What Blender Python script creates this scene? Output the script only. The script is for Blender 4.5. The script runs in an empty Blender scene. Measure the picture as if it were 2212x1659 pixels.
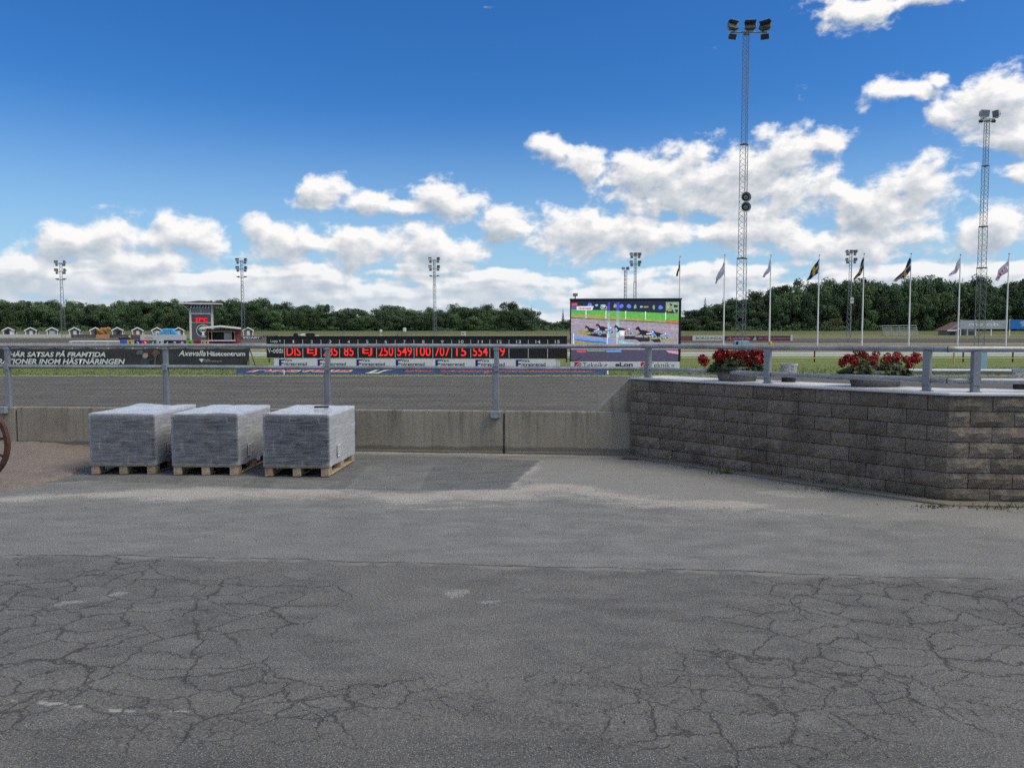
import bpy, bmesh, math, random
import numpy as np
from mathutils import Vector, Matrix, noise as mnoise

sc = bpy.context.scene
col = sc.collection
R = math.radians
# ------------------------------------------------------------------ camera
W0, H0, F0 = 2212.0, 1659.0, 1650.0          # working frame of the survey measurements
HORIZON = 732.0
PITCH = math.atan((H0 / 2 - HORIZON) / F0)
EYE = 1.69
cam_data = bpy.data.cameras.new("camera")
cam_data.sensor_width = 36.0
cam_data.lens = 36.0 * F0 / W0
cam_data.clip_start = 0.05
cam_data.clip_end = 6000.0
cam = bpy.data.objects.new("camera", cam_data)
cam.location = (0, 0, EYE)
cam.rotation_euler = (math.pi / 2 - PITCH, 0, 0)
col.objects.link(cam)
sc.camera = cam

def ray(x, y):
    f = Vector((0, math.cos(PITCH), -math.sin(PITCH)))
    u = Vector((0, math.sin(PITCH), math.cos(PITCH)))
    return f + Vector((1, 0, 0)) * ((x - W0 / 2) / F0) - u * ((y - H0 / 2) / F0)

def at(x, y, Y):
    """World point at forward distance Y seen in direction (x, y) of the survey frame."""
    d = ray(x, y)
    return Vector((0, 0, EYE)) + d * (Y / d.y)

# ------------------------------------------------------------------ world: sky + cumulus
SUN_EL, SUN_AZ = R(52), R(111)                # azimuth measured clockwise from the view axis (+Y)
SKY_STRENGTH = 0.10
world = bpy.data.worlds.new("World")
sc.world = world
world.use_nodes = True
world.cycles.sampling_method = 'MANUAL'
world.cycles.sample_map_resolution = 256
wt = world.node_tree
wt.nodes.clear()

class NT:
    """Small helper that adds nodes to a tree and wires them."""
    def __init__(self, tree): self.t, self.dim = tree, '3D'
    def n(self, kind, **kw):
        nd = self.t.nodes.new(kind)
        for k, v in kw.items():
            setattr(nd, k, v)
        return nd
    def put(self, sock, v):
        if isinstance(v, bpy.types.NodeSocket): self.t.links.new(v, sock)
        elif v is not None:
            if hasattr(sock.default_value, '__len__') and not hasattr(v, '__len__'):
                v = [v] * len(sock.default_value)
            if hasattr(sock.default_value, '__len__') and len(sock.default_value) == 4 and len(v) == 3:
                v = (*v, 1.0)
            sock.default_value = v
    def m(self, op, a=None, b=None, c=None, clamp=False):
        nd = self.n('ShaderNodeMath', operation=op, use_clamp=clamp)
        for i, v in enumerate((a, b, c)):
            if v is not None: self.put(nd.inputs[i], v)
        return nd.outputs[0]
    def v(self, op, a=None, b=None, scale=None):
        nd = self.n('ShaderNodeVectorMath', operation=op)
        if a is not None: self.put(nd.inputs[0], a)
        if b is not None: self.put(nd.inputs[1], b)
        if scale is not None: self.put(nd.inputs['Scale'], scale)
        return nd.outputs['Value'] if op in ('LENGTH', 'DOT_PRODUCT', 'DISTANCE') else nd.outputs[0]
    def xyz(self, a, b, c=0.0):
        nd = self.n('ShaderNodeCombineXYZ')
        for i, q in enumerate((a, b, c)): self.put(nd.inputs[i], q)
        return nd.outputs[0]
    def sep(self, a):
        nd = self.n('ShaderNodeSeparateXYZ'); self.put(nd.inputs[0], a)
        return nd.outputs
    def noise(self, vec, scale=5.0, detail=4.0, rough=0.5, lac=2.0, dist=0.0, dim=None, w=None, kind=None):
        nd = self.n('ShaderNodeTexNoise', noise_dimensions=dim or self.dim)
        if kind: nd.noise_type = kind
        if vec is not None: self.put(nd.inputs['Vector'], vec)
        if w is not None: self.put(nd.inputs['W'], w)
        for k, q in (('Scale', scale), ('Detail', detail), ('Roughness', rough), ('Lacunarity', lac), ('Distortion', dist)):
            self.put(nd.inputs[k], q)
        return nd.outputs
    def voro(self, vec, scale=5.0, feature='F1', dim='3D', rand=1.0, **kw):
        nd = self.n('ShaderNodeTexVoronoi', feature=feature, voronoi_dimensions=dim)
        self.put(nd.inputs['Vector'], vec); self.put(nd.inputs['Scale'], scale); self.put(nd.inputs['Randomness'], rand)
        for k, q in kw.items(): self.put(nd.inputs[k], q)
        return nd.outputs
    def ramp(self, fac, stops, interp='LINEAR'):
        nd = self.n('ShaderNodeValToRGB'); nd.color_ramp.interpolation = interp
        el = nd.color_ramp.elements
        while len(el) < len(stops): el.new(0.5)
        for e, (p, c) in zip(el, stops):
            e.position = p
            e.color = (c, c, c, 1) if not hasattr(c, '__len__') else (*c, 1) if len(c) == 3 else c
        self.put(nd.inputs[0], fac)
        return nd.outputs[0]
    def step(self, x, lo, hi, o0=0.0, o1=1.0):
        nd = self.n('ShaderNodeMapRange', interpolation_type='SMOOTHSTEP', clamp=True)
        for i, q in enumerate((x, lo, hi, o0, o1)): self.put(nd.inputs[i], q)
        return nd.outputs[0]
    def lin(self, x, lo, hi, o0=0.0, o1=1.0):
        nd = self.n('ShaderNodeMapRange', clamp=True)
        for i, q in enumerate((x, lo, hi, o0, o1)): self.put(nd.inputs[i], q)
        return nd.outputs[0]
    def mix(self, fac, a, b, blend='MIX'):
        nd = self.n('ShaderNodeMix', data_type='RGBA', blend_type=blend)
        self.put(nd.inputs[0], fac); self.put(nd.inputs[6], a); self.put(nd.inputs[7], b)
        return nd.outputs[2]

def blob_to_angles(cx, cy, rx, ry):
    def ae(x, y):
        d = ray(x, y).normalized()
        return math.atan2(d.x, d.y), math.asin(d.z)
    a0, e0 = ae(cx, cy)
    ax = abs(ae(cx + rx, cy)[0] - ae(cx - rx, cy)[0]) / 2
    ey = abs(ae(cx, cy - ry)[1] - ae(cx, cy + ry)[1]) / 2
    return a0, e0, ax, ey

# cumulus heaps of the day: centre and half-size of each heap
CLOUD_HEAPS = [
    (150,528,105,46),(235,512,85,45),(390,512,108,52),(300,560,200,42),(60,580,110,35),
    (548,502,42,30),(640,525,112,50),(780,545,150,46),(940,545,104,54),
    (705,418,82,40),(800,438,80,36),(965,432,82,48),(880,450,60,26),
    (1180,322,44,22),(1265,352,80,36),(1390,372,130,52),(1540,385,150,80),(1690,318,70,72),(1790,298,58,34),
    (1640,405,160,85),(1890,432,160,66),(2010,400,72,56),(1470,432,170,50),
    (1960,196,95,26),(2045,166,42,20),(2060,236,62,44),(2150,238,120,92),(2185,300,100,42),(2185,378,48,26),
    (1850,28,95,46),(1995,-2,90,26),
    (1090,492,70,40),(1235,505,130,58),(1400,520,150,44),(1600,515,150,40),(1850,522,210,46),(2140,500,100,50),
]
grp = bpy.data.node_groups.new("cloud_density", 'ShaderNodeTree')
grp.interface.new_socket("Vector", in_out='INPUT', socket_type='NodeSocketVector')
grp.interface.new_socket("Heap", in_out='OUTPUT', socket_type='NodeSocketFloat')
grp.interface.new_socket("Density", in_out='OUTPUT', socket_type='NodeSocketFloat')
g = NT(grp)
gi, go = g.n('NodeGroupInput'), g.n('NodeGroupOutput')
vin = gi.outputs[0]
s = g.sep(vin)
az, el = s[0], s[1]
wv = g.noise(vin, 9.0, 2.0, 0.5, dim='2D')[1]
warp = g.v('SCALE', g.v('SUBTRACT', wv, (0.5, 0.5, 0.5)), scale=0.05)
vw = g.v('ADD', vin, g.v('MULTIPLY', warp, (1.0, 0.8, 0.0)))
field = None
for hp in CLOUD_HEAPS:
    a0, e0, ax, ey = blob_to_angles(*hp)
    nd = g.n('ShaderNodeVectorMath', operation='MULTIPLY_ADD')
    g.put(nd.inputs[0], vw); nd.inputs[1].default_value = (1 / ax, 1 / ey, 0); nd.inputs[2].default_value = (-a0 / ax, -e0 / ey, 0)
    q = g.v('LENGTH', nd.outputs[0])
    field = q if field is None else g.m('SMOOTH_MIN', field, q, 0.25)
field = g.m('SUBTRACT', 0.98, field)
# the same fair-weather heaps carry on round the rest of the sky
far_n = g.noise(g.v('MULTIPLY', vin, (3.0, 7.0, 1.0)), 1.0, 1.0, 0.5, dim='2D')[0]
far_f = g.m('MULTIPLY', g.m('SUBTRACT', far_n, 0.50), 5.0)
side = g.step(g.m('ABSOLUTE', az), 0.62, 0.80)
over = g.step(el, 0.44, 0.58)
outm = g.m('MAXIMUM', side, over)
far_f = g.m('ADD', far_f, g.m('MULTIPLY', g.m('SUBTRACT', outm, 1.0), 6.0))
field = g.m('MAXIMUM', field, far_f)
# low bank of flat clouds towards the horizon, getting denser and finer with distance
low_n = g.noise(g.v('MULTIPLY', vin, (9.0, 36.0, 1.0)), 1.0, 2.0, 0.55, dim='2D')[0]
low = g.m('ADD', g.m('MULTIPLY', g.m('SUBTRACT', low_n, 0.5), 3.6), g.step(el, 0.128, 0.065, -1.6, 0.98))
field = g.m('MAXIMUM', field, low)
field = g.m('MINIMUM', field, 0.8)
fv = g.v('MULTIPLY', vin, (1.0, 1.45, 1.0))
fv = g.v('ADD', fv, g.v('SCALE', warp, scale=0.5))
f1 = g.noise(fv, 22.0, 7.0, 0.60, dim='2D')[0]
f2 = g.noise(g.v('ADD', fv, (3.7, 1.3, 0.0)), 15.0, 3.0, 0.55, dim='2D')[0]
bil = g.m('SUBTRACT', 0.5, g.m('ABSOLUTE', g.m('MULTIPLY', g.m('SUBTRACT', f2, 0.5), 4.0)))
dens = g.m('ADD', field, g.m('MULTIPLY', g.m('SUBTRACT', f1, 0.49), g.lin(el, 0.08, 0.36, 1.65, 2.3)))
dens = g.m('ADD', dens, g.m('MULTIPLY', bil, 0.40))
g.put(go.inputs['Heap'], field)
g.put(go.inputs['Density'], dens)

w = NT(wt)
tc = w.n('ShaderNodeTexCoord')
sx = w.sep(tc.outputs['Generated'])
azw = w.m('ARCTAN2', sx[0], sx[1])
elw = w.m('ARCSINE', sx[2])
vec = w.xyz(azw, elw, 0.0)
def density(v):
    nd = w.n('ShaderNodeGroup'); nd.node_tree = grp
    w.put(nd.inputs[0], v)
    return nd.outputs
d0 = density(vec)
d1 = density(w.v('ADD', vec, (0.006, 0.013, 0.0)))
cover = w.step(d0['Density'], -0.12, 0.52)
rim = w.m('MULTIPLY', w.m('SUBTRACT', d0['Density'], d1['Density']), 0.66)
thick = w.step(d0['Density'], 0.3, 1.5)
lit = w.m('ADD', w.m('ADD', 0.66, rim), w.m('MULTIPLY', thick, -0.36), clamp=True)
cloud_col = w.ramp(lit, [(0.0, (0.30, 0.35, 0.43)), (0.30, (0.38, 0.43, 0.49)), (0.60, (0.56, 0.58, 0.61)), (0.88, (0.80, 0.79, 0.78))])
# far clouds and sky sink into the bright haze over the horizon
haze = w.step(elw, 0.13, 0.0, 0.0, 0.62)
sky = w.n('ShaderNodeTexSky', sky_type='NISHITA')
sky.sun_disc = False
sky.sun_elevation = SUN_EL
sky.sun_rotation = SUN_AZ
sky.air_density = 1.0
sky.dust_density = 0.6
sky.ozone_density = 2.0
hs = w.n('ShaderNodeHueSaturation')
w.put(hs.inputs['Saturation'], 1.25); w.put(hs.inputs['Value'], 1.0)
w.put(hs.inputs['Color'], w.mix(1.0, sky.outputs[0], (1.0, 0.96, 1.30), 'MULTIPLY'))
deep = w.mix(1.0, hs.outputs[0], (0.60, 0.93, 0.82), 'MULTIPLY')
clear = w.mix(w.step(elw, 0.30, -0.01, 0.0, 0.95), deep, tuple(q / SKY_STRENGTH for q in (0.34, 0.53, 0.68)))
cl = w.mix(haze, cloud_col, (0.50, 0.58, 0.67))
cl = w.mix(1.0, cl, (1 / SKY_STRENGTH,) * 3, 'MULTIPLY')
fin = w.mix(w.m('MULTIPLY', cover, w.step(elw, -0.02, 0.0)), clear, cl)
bg = w.n('ShaderNodeBackground')
w.put(bg.inputs['Color'], fin); w.put(bg.inputs['Strength'], SKY_STRENGTH)
wo = w.n('ShaderNodeOutputWorld')
wt.links.new(bg.outputs[0], wo.inputs[0])

# ------------------------------------------------------------------ sun (veiled by a passing cloud) and exposure
sun_d = bpy.data.lights.new("sun", 'SUN')
sun_d.energy = 2.4
sun_d.angle = R(30)
sun_d.color = (1.0, 0.925, 0.735)
sun = bpy.data.objects.new("sun", sun_d)
col.objects.link(sun)
to_sun = Vector((math.sin(SUN_AZ) * math.cos(SUN_EL), math.cos(SUN_AZ) * math.cos(SUN_EL), math.sin(SUN_EL)))
sun.rotation_euler = to_sun.to_track_quat('Z', 'Y').to_euler()
sun.location = to_sun * 40

vs = sc.view_settings
vs.view_transform = 'Standard'
vs.look = 'None'
vs.exposure = 0.3
vs.gamma = 1.0
vs.use_curve_mapping = False
cy = sc.cycles
cy.use_adaptive_sampling = True
cy.adaptive_threshold = 0.02
cy.adaptive_min_samples = 12
cy.max_bounces = 4
cy.diffuse_bounces = 1
cy.glossy_bounces = 2
cy.transmission_bounces = 3
cy.transparent_max_bounces = 6
cy.use_denoising = False
cy.caustics_reflective = False
cy.caustics_refractive = False

# ------------------------------------------------------------------ helpers
PROFILE = [(-60, 0.0), (10.0, 0.0), (13.0, -0.15), (60, -0.15), (68, 0.0), (97, 0.75), (115, 1.13), (143, 1.69), (197, 2.76), (285, 4.6), (400, 6.2), (800, 10.0), (3000, 22.0)]
def gz(Y):
    return float(np.interp(Y, [p[0] for p in PROFILE], [p[1] for p in PROFILE]))

def on_ground(x, Y):
    """World point on the infield at frame column x and forward distance Y."""
    return Vector(((x - W0 / 2) / F0 * Y * 1.0, Y, gz(Y))) if False else Vector((at(x, HORIZON, Y).x, Y, gz(Y)))

def px(n, Y):
    return n * Y / F0                                # metres spanned by n frame units at distance Y

def tag(o, label=None, cat=None, group=None, kind=None):
    if label: o['label'] = label
    if cat: o['category'] = cat
    if group: o['group'] = group
    if kind: o['kind'] = kind
    return o

def thing(name, loc, label, cat, group=None, rz=0.0):
    o = bpy.data.objects.new(name, None)
    o.empty_display_size = 0.3
    o.location = loc
    o.rotation_euler = (0, 0, rz)
    col.objects.link(o)
    return tag(o, label, cat, group)

def child(name, mesh, parent, loc=(0, 0, 0), rot=(0, 0, 0), scale=(1, 1, 1)):
    o = bpy.data.objects.new(name, mesh)
    o.location = loc; o.rotation_euler = rot; o.scale = scale
    col.objects.link(o)
    if parent is not None: o.parent = parent
    return o

def copy_tree(o, parent=None):
    c = o.copy()
    col.objects.link(c)
    c.parent = parent
    for ch in o.children: copy_tree(ch, c)
    return c

class MB:
    """Collects faces of one part; build() links them as one mesh object."""
    def __init__(self): self.v, self.f, self.mi = [], [], []
    def add(self, vs, fs, mi=0):
        k = len(self.v)
        self.v += [tuple(p) for p in vs]
        self.f += [tuple(i + k for i in f) for f in fs]
        self.mi += [mi] * len(fs)
        return self
    def box(self, x0, x1, y0, y1, z0, z1, mi=0, M=None):
        vs = [Vector(p) for p in ((x0,y0,z0),(x1,y0,z0),(x1,y1,z0),(x0,y1,z0),(x0,y0,z1),(x1,y0,z1),(x1,y1,z1),(x0,y1,z1))]
        if M is not None: vs = [M @ p for p in vs]
        return self.add(vs, [(0,3,2,1),(4,5,6,7),(0,1,5,4),(1,2,6,5),(2,3,7,6),(3,0,4,7)], mi)
    def cbox(self, x0, x1, y0, y1, z0, z1, c=0.004, mi=0):
        """Box with chamfered edges."""
        bm = bmesh.new()
        bmesh.ops.create_cube(bm, size=1)
        for p in bm.verts:
            p.co = Vector(((x0 + x1) / 2 + p.co.x * (x1 - x0), (y0 + y1) / 2 + p.co.y * (y1 - y0), (z0 + z1) / 2 + p.co.z * (z1 - z0)))
        bmesh.ops.bevel(bm, geom=list(bm.edges), offset=c, segments=1, affect='EDGES')
        bm.verts.index_update()
        self.add([p.co for p in bm.verts], [[p.index for p in f.verts] for f in bm.faces], mi)
        bm.free()
        return self
    def tube(self, p0, p1, r, n=6, r1=None, mi=0, caps=True):
        p0, p1 = Vector(p0), Vector(p1)
        r1 = r if r1 is None else r1
        d = (p1 - p0).normalized()
        a = d.orthogonal().normalized(); b = d.cross(a)
        vs = []
        for p, q in ((p0, r), (p1, r1)):
            for i in range(n):
                t = 2 * math.pi * i / n
                vs.append(p + a * (math.cos(t) * q) + b * (math.sin(t) * q))
        fs = [(i, (i + 1) % n, n + (i + 1) % n, n + i) for i in range(n)]
        if caps: fs += [tuple(range(n - 1, -1, -1)), tuple(range(n, 2 * n))]
        return self.add(vs, fs, mi)
    def path(self, pts, r, n=6, mi=0):
        pts = [Vector(p) for p in pts]
        rr = r if hasattr(r, '__len__') else [r] * len(pts)
        vs, up = [], None
        for i, p in enumerate(pts):
            d = (pts[min(i + 1, len(pts) - 1)] - pts[max(i - 1, 0)]).normalized()
            if up is None: up = d.orthogonal().normalized()
            a = (up - d * up.dot(d)).normalized(); up = a
            b = d.cross(a)
            for k in range(n):
                t = 2 * math.pi * k / n
                vs.append(p + a * (math.cos(t) * rr[i]) + b * (math.sin(t) * rr[i]))
        fs = []
        for i in range(len(pts) - 1):
            for k in range(n):
                fs.append((i*n+k, i*n+(k+1)%n, (i+1)*n+(k+1)%n, (i+1)*n+k))
        fs += [tuple(range(n - 1, -1, -1)), tuple((len(pts) - 1) * n + k for k in range(n))]
        return self.add(vs, fs, mi)
    def lathe(self, prof, n=24, c=(0, 0, 0), mi=0, sx=1.0, sy=1.0, axis='Z'):
        vs, fs = [], []
        for r, z in prof:
            for k in range(n):
                t = 2 * math.pi * k / n
                if axis == 'Z': vs.append((c[0] + r * math.cos(t) * sx, c[1] + r * math.sin(t) * sy, c[2] + z))
                else: vs.append((c[0] + r * math.cos(t) * sx, c[1] + z, c[2] - r * math.sin(t) * sy))
        for i in range(len(prof) - 1):
            for k in range(n):
                fs.append((i*n+k, i*n+(k+1)%n, (i+1)*n+(k+1)%n, (i+1)*n+k))
        fs.append(tuple(range(n - 1, -1, -1)))
        fs.append(tuple((len(prof) - 1) * n + k for k in range(n)))
        return self.add(vs, fs, mi)
    def poly(self, pts, y0, y1=None, mi=0):
        """Outline in the XZ plane, extruded along Y from y0 to y1 (flat when y1 is None)."""
        n = len(pts)
        area = sum(pts[i][0] * pts[(i+1) % n][1] - pts[(i+1) % n][0] * pts[i][1] for i in range(n))
        if area < 0: pts = pts[::-1]
        if y1 is None: return self.add([(p[0], y0, p[1]) for p in pts], [tuple(range(n))], mi)
        vs = [(p[0], y0, p[1]) for p in pts] + [(p[0], y1, p[1]) for p in pts]
        fs = [tuple(range(n)), tuple(range(2*n-1, n-1, -1))] + [(i, i+n, (i+1)%n+n, (i+1)%n) for i in range(n)]
        return self.add(vs, fs, mi)
    def mesh(self, name, mats, smooth=False):
        me = bpy.data.meshes.new(name)
        me.from_pydata(self.v, [], self.f)
        for m in (mats if isinstance(mats, (list, tuple)) else [mats]): me.materials.append(m)
        if isinstance(mats, (list, tuple)): me.polygons.foreach_set('material_index', self.mi)
        if smooth: me.polygons.foreach_set('use_smooth', [True] * len(me.polygons))
        me.update()
        return me
    def build(self, name, mats, parent=None, loc=(0, 0, 0), rot=(0, 0, 0), smooth=False):
        return child(name, self.mesh(name, mats, smooth), parent, loc, rot)

def auto_smooth(o, ang=40):
    me = o.data
    me.polygons.foreach_set('use_smooth', [True] * len(me.polygons))
    try: me.set_sharp_from_angle(angle=R(ang))
    except Exception: pass
    return o

_texts = {}
def text_mesh(txt, size, mat, bold=0.0, shear=0.0, cond=1.0, align='CENTER', spacing=1.0):
    """Lettering as a flat mesh standing in the XZ plane, baseline at z = 0."""
    cu = bpy.data.curves.new("lettering", 'FONT')
    cu.body = txt; cu.size = size; cu.offset = bold * size; cu.shear = shear
    cu.align_x = align; cu.space_character = spacing
    cu.resolution_u = 3; cu.fill_mode = 'FRONT'
    o = bpy.data.objects.new("lettering", cu)
    col.objects.link(o)
    dg = bpy.context.evaluated_depsgraph_get()
    me = bpy.data.meshes.new_from_object(o.evaluated_get(dg))
    bpy.data.objects.remove(o); bpy.data.curves.remove(cu)
    me.transform(Matrix.Diagonal((cond, 1, 1, 1)))
    me.transform(Matrix.Rotation(math.pi / 2, 4, 'X'))
    me.materials.clear(); me.materials.append(mat)
    me.name = "lettering"
    return me

def fit_text(txt, width, height, mat, **kw):
    """Lettering stretched to a given width and letter height, left end at x = 0, foot at z = 0."""
    me = text_mesh(txt, 1.0, mat, align='LEFT', **kw)
    co = np.empty(len(me.vertices) * 3); me.vertices.foreach_get('co', co); co = co.reshape(-1, 3)
    lo, hi = co.min(0), co.max(0)
    co[:, 0] = (co[:, 0] - lo[0]) * width / max(hi[0] - lo[0], 1e-6)
    co[:, 2] = (co[:, 2] - lo[2]) * height / max(hi[2] - lo[2], 1e-6)
    me.vertices.foreach_set('co', co.ravel()); me.update()
    return me

# ------------------------------------------------------------------ materials
MATS = {}
def mat(name):
    m = bpy.data.materials.new(name)
    m.use_nodes = True
    m.node_tree.nodes.clear()
    t = NT(m.node_tree)
    b = t.n('ShaderNodeBsdfPrincipled')
    o = t.n('ShaderNodeOutputMaterial')
    m.node_tree.links.new(b.outputs[0], o.inputs[0])
    MATS[name] = m
    return m, t, b

def bump(t, b, h, strength=0.3, dist=0.01):
    nd = t.n('ShaderNodeBump')
    t.put(nd.inputs['Height'], h); t.put(nd.inputs['Strength'], strength); t.put(nd.inputs['Distance'], dist)
    t.put(b.inputs['Normal'], nd.outputs[0])

def plain(name, colour, rough=0.6, metal=0.0, var=0.15, scale=6.0, spec=0.4, bmp=0.0, emit=None, emit_s=0.0, obj_rand=0.0):
    """A painted or moulded surface with slight blotches and uneven gloss."""
    m, t, b = mat(name)
    tcn = t.n('ShaderNodeTexCoord')
    n = t.noise(tcn.outputs['Object'], scale, 5.0, 0.6)[0]
    k = t.lin(n, 0.3, 0.7, 1.0 - var, 1.0 + var)
    if obj_rand:
        oi = t.n('ShaderNodeObjectInfo')
        k = t.m('MULTIPLY', k, t.lin(oi.outputs['Random'], 0.0, 1.0, 1 - obj_rand, 1 + obj_rand))
    c = t.mix(1.0, colour, t.xyz(k, k, k), 'MULTIPLY')
    t.put(b.inputs['Base Color'], c)
    t.put(b.inputs['Roughness'], t.lin(n, 0.3, 0.7, max(rough - 0.08, 0.02), min(rough + 0.08, 1.0)))
    b.inputs['Metallic'].default_value = metal
    b.inputs['Specular IOR Level'].default_value = spec
    if bmp: bump(t, b, n, bmp, 0.01)
    if emit:
        t.put(b.inputs['Emission Color'], emit); b.inputs['Emission Strength'].default_value = emit_s
    return m

M_white = plain('white paint', (0.80, 0.80, 0.80), 0.5, var=0.06)
M_offwhite = plain('weathered white', (0.62, 0.62, 0.60), 0.6, var=0.14)
M_black = plain('black paint', (0.012, 0.012, 0.014), 0.5, var=0.2)
M_char = plain('charcoal sheet', (0.045, 0.047, 0.052), 0.55, var=0.1)
M_boardblack = plain('board black', (0.016, 0.014, 0.015), 0.45, var=0.15)
M_grey = plain('mid grey paint', (0.19, 0.195, 0.20), 0.55, var=0.1)
M_lgrey = plain('light grey paint', (0.42, 0.44, 0.46), 0.5, var=0.1)
M_dgrey = plain('dark grey paint', (0.085, 0.09, 0.095), 0.55, var=0.12)
M_red = plain('falu red boards', (0.16, 0.025, 0.02), 0.7, var=0.15)
M_roof = plain('roof felt', (0.05, 0.05, 0.055), 0.85, var=0.2)
M_roofbrown = plain('brown roof tin', (0.16, 0.08, 0.055), 0.7, var=0.15)
M_glass = plain('window glass', (0.10, 0.14, 0.16), 0.08, var=0.1, spec=0.8)
M_darkin = plain('dark interior', (0.02, 0.02, 0.022), 0.8)
M_navy = plain('navy print', (0.02, 0.018, 0.20), 0.5, var=0.05)
M_print = plain('dark print', (0.03, 0.03, 0.035), 0.5, var=0.05)
M_redprint = plain('red print', (0.55, 0.02, 0.035), 0.5, var=0.05)
M_pink = plain('pink print', (0.65, 0.12, 0.20), 0.5, var=0.05)
M_blue = plain('deep blue banner', (0.045, 0.075, 0.20), 0.5, var=0.1)
M_brightblue = plain('bright blue banner', (0.012, 0.16, 0.50), 0.5, var=0.08)
M_yellow = plain('yellow paint', (0.50, 0.40, 0.17), 0.55, var=0.12)
M_rust = plain('rusty iron', (0.12, 0.05, 0.025), 0.85, var=0.3)
M_orange = plain('orange board', (0.62, 0.27, 0.13), 0.55, var=0.08)
def cloth(name, c):
    """Thin flag cloth: daylight shines through it."""
    m = plain(name, c, 0.75, var=0.10)
    t = NT(m.node_tree); out = [n for n in m.node_tree.nodes if n.type == 'OUTPUT_MATERIAL'][0]; b = [n for n in m.node_tree.nodes if n.type == 'BSDF_PRINCIPLED'][0]
    tl = t.n('ShaderNodeBsdfTranslucent'); t.put(tl.inputs[0], c); mx = t.n('ShaderNodeMixShader'); t.put(mx.inputs[0], 0.5)
    m.node_tree.links.new(b.outputs[0], mx.inputs[1]); m.node_tree.links.new(tl.outputs[0], mx.inputs[2]); m.node_tree.links.new(mx.outputs[0], out.inputs[0])
    return m
M_flagblue = cloth('flag blue', (0.012, 0.045, 0.19))
M_flagyellow = cloth('flag yellow', (0.72, 0.46, 0.03))
M_flagwhite = cloth('flag white', (0.72, 0.72, 0.80))
M_flagred = cloth('flag red', (0.66, 0.10, 0.16))
M_flagblack = cloth('flag black', (0.015, 0.02, 0.025))
M_led = plain('red led', (0.10, 0.0, 0.0), 0.5, emit=(1.0, 0.035, 0.025), emit_s=0.85)
M_ledtower = plain('red led display', (0.10, 0.0, 0.0), 0.5, emit=(1.0, 0.02, 0.05), emit_s=0.9)
M_ledback = plain('led panel back', (0.05, 0.002, 0.002), 0.5, emit=(0.35, 0.0, 0.01), emit_s=0.5)
M_wood = plain('pallet wood', (0.32, 0.245, 0.165), 0.85, var=0.25, scale=9.0, obj_rand=0.22)
M_stonegrey = plain('paving stone', (0.075, 0.078, 0.082), 0.85, var=0.25, scale=14.0, obj_rand=0.30, bmp=0.2)
M_paper = plain('paper label', (0.70, 0.71, 0.72), 0.6, var=0.04)
M_blueplastic = plain('light blue bale film', (0.10, 0.44, 0.78), 0.35, var=0.1, scale=3.0)
M_straw = plain('golden straw', (0.42, 0.20, 0.06), 0.9, var=0.35, scale=4.0)
M_palebox = plain('pale blue cabinet', (0.25, 0.42, 0.50), 0.5, var=0.1)
M_skin = plain('printed face', (0.45, 0.30, 0.24), 0.6)
M_green = plain('green print', (0.28, 0.42, 0.12), 0.55)

# galvanised tube: mottled zinc with streaks and a duller underside coat
M_galv, t, b = mat('galvanised steel')
tcn = t.n('ShaderNodeTexCoord')
gpos = t.n('ShaderNodeNewGeometry').outputs['Position']
n1 = t.noise(gpos, 3.0, 6.0, 0.65)[0]
n2 = t.noise(t.v('MULTIPLY', gpos, (6.0, 6.0, 30.0)), 3.0, 4.0, 0.6)[0]
spang = t.voro(gpos, 55.0)[1]
k = t.m('ADD', t.m('MULTIPLY', n1, 0.6), t.m('MULTIPLY', n2, 0.4))
c = t.ramp(k, [(0.30, (0.17, 0.185, 0.20)), (0.50, (0.31, 0.33, 0.35)), (0.70, (0.45, 0.47, 0.49))])
c = t.mix(0.12, c, spang, 'OVERLAY')
t.put(b.inputs['Base Color'], c)
b.inputs['Metallic'].default_value = 0.45
t.put(b.inputs['Roughness'], t.lin(n1, 0.3, 0.7, 0.42, 0.62))
bump(t, b, k, 0.15, 0.004)
M_post = plain('galvanised post', (0.25, 0.27, 0.295), 0.5, metal=0.3, var=0.15, scale=3.0)
M_mast = plain('mast steel', (0.20, 0.215, 0.23), 0.5, metal=0.4, var=0.15)
M_wire = plain('chain link wire', (0.13, 0.13, 0.125), 0.6, metal=0.4)

# ------------------------------------------------------------------ setting: plaza, track, infield
def gp(x, y, z=0.0):
    d = ray(x, y); k = (z - EYE) / d.z
    return (d.x * k, d.y * k)

def _hash(ix, iy, seed):
    n = (ix.astype(np.int64) * 374761393 + iy.astype(np.int64) * 668265263 + seed * 1442695041) & 0x7fffffff
    n = ((n ^ (n >> 13)) * 1274126177) & 0x7fffffff
    return ((n ^ (n >> 16)) & 0xffff) / 65535.0
def vnoise(x, y, seed=0):
    ix, iy = np.floor(x), np.floor(y)
    fx, fy = x - ix, y - iy
    fx = fx * fx * (3 - 2 * fx); fy = fy * fy * (3 - 2 * fy)
    a, b_ = _hash(ix, iy, seed), _hash(ix + 1, iy, seed)
    c_, d_ = _hash(ix, iy + 1, seed), _hash(ix + 1, iy + 1, seed)
    return (a * (1 - fx) + b_ * fx) * (1 - fy) + (c_ * (1 - fx) + d_ * fx) * fy
def fbm(x, y, oct=5, seed=0, gain=0.5):
    s_, a, tot = 0.0, 1.0, 0.0
    for i in range(oct):
        s_ = s_ + a * vnoise(x * 2 ** i, y * 2 ** i, seed + i * 17); tot += a; a *= gain
    return s_ / tot
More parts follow.
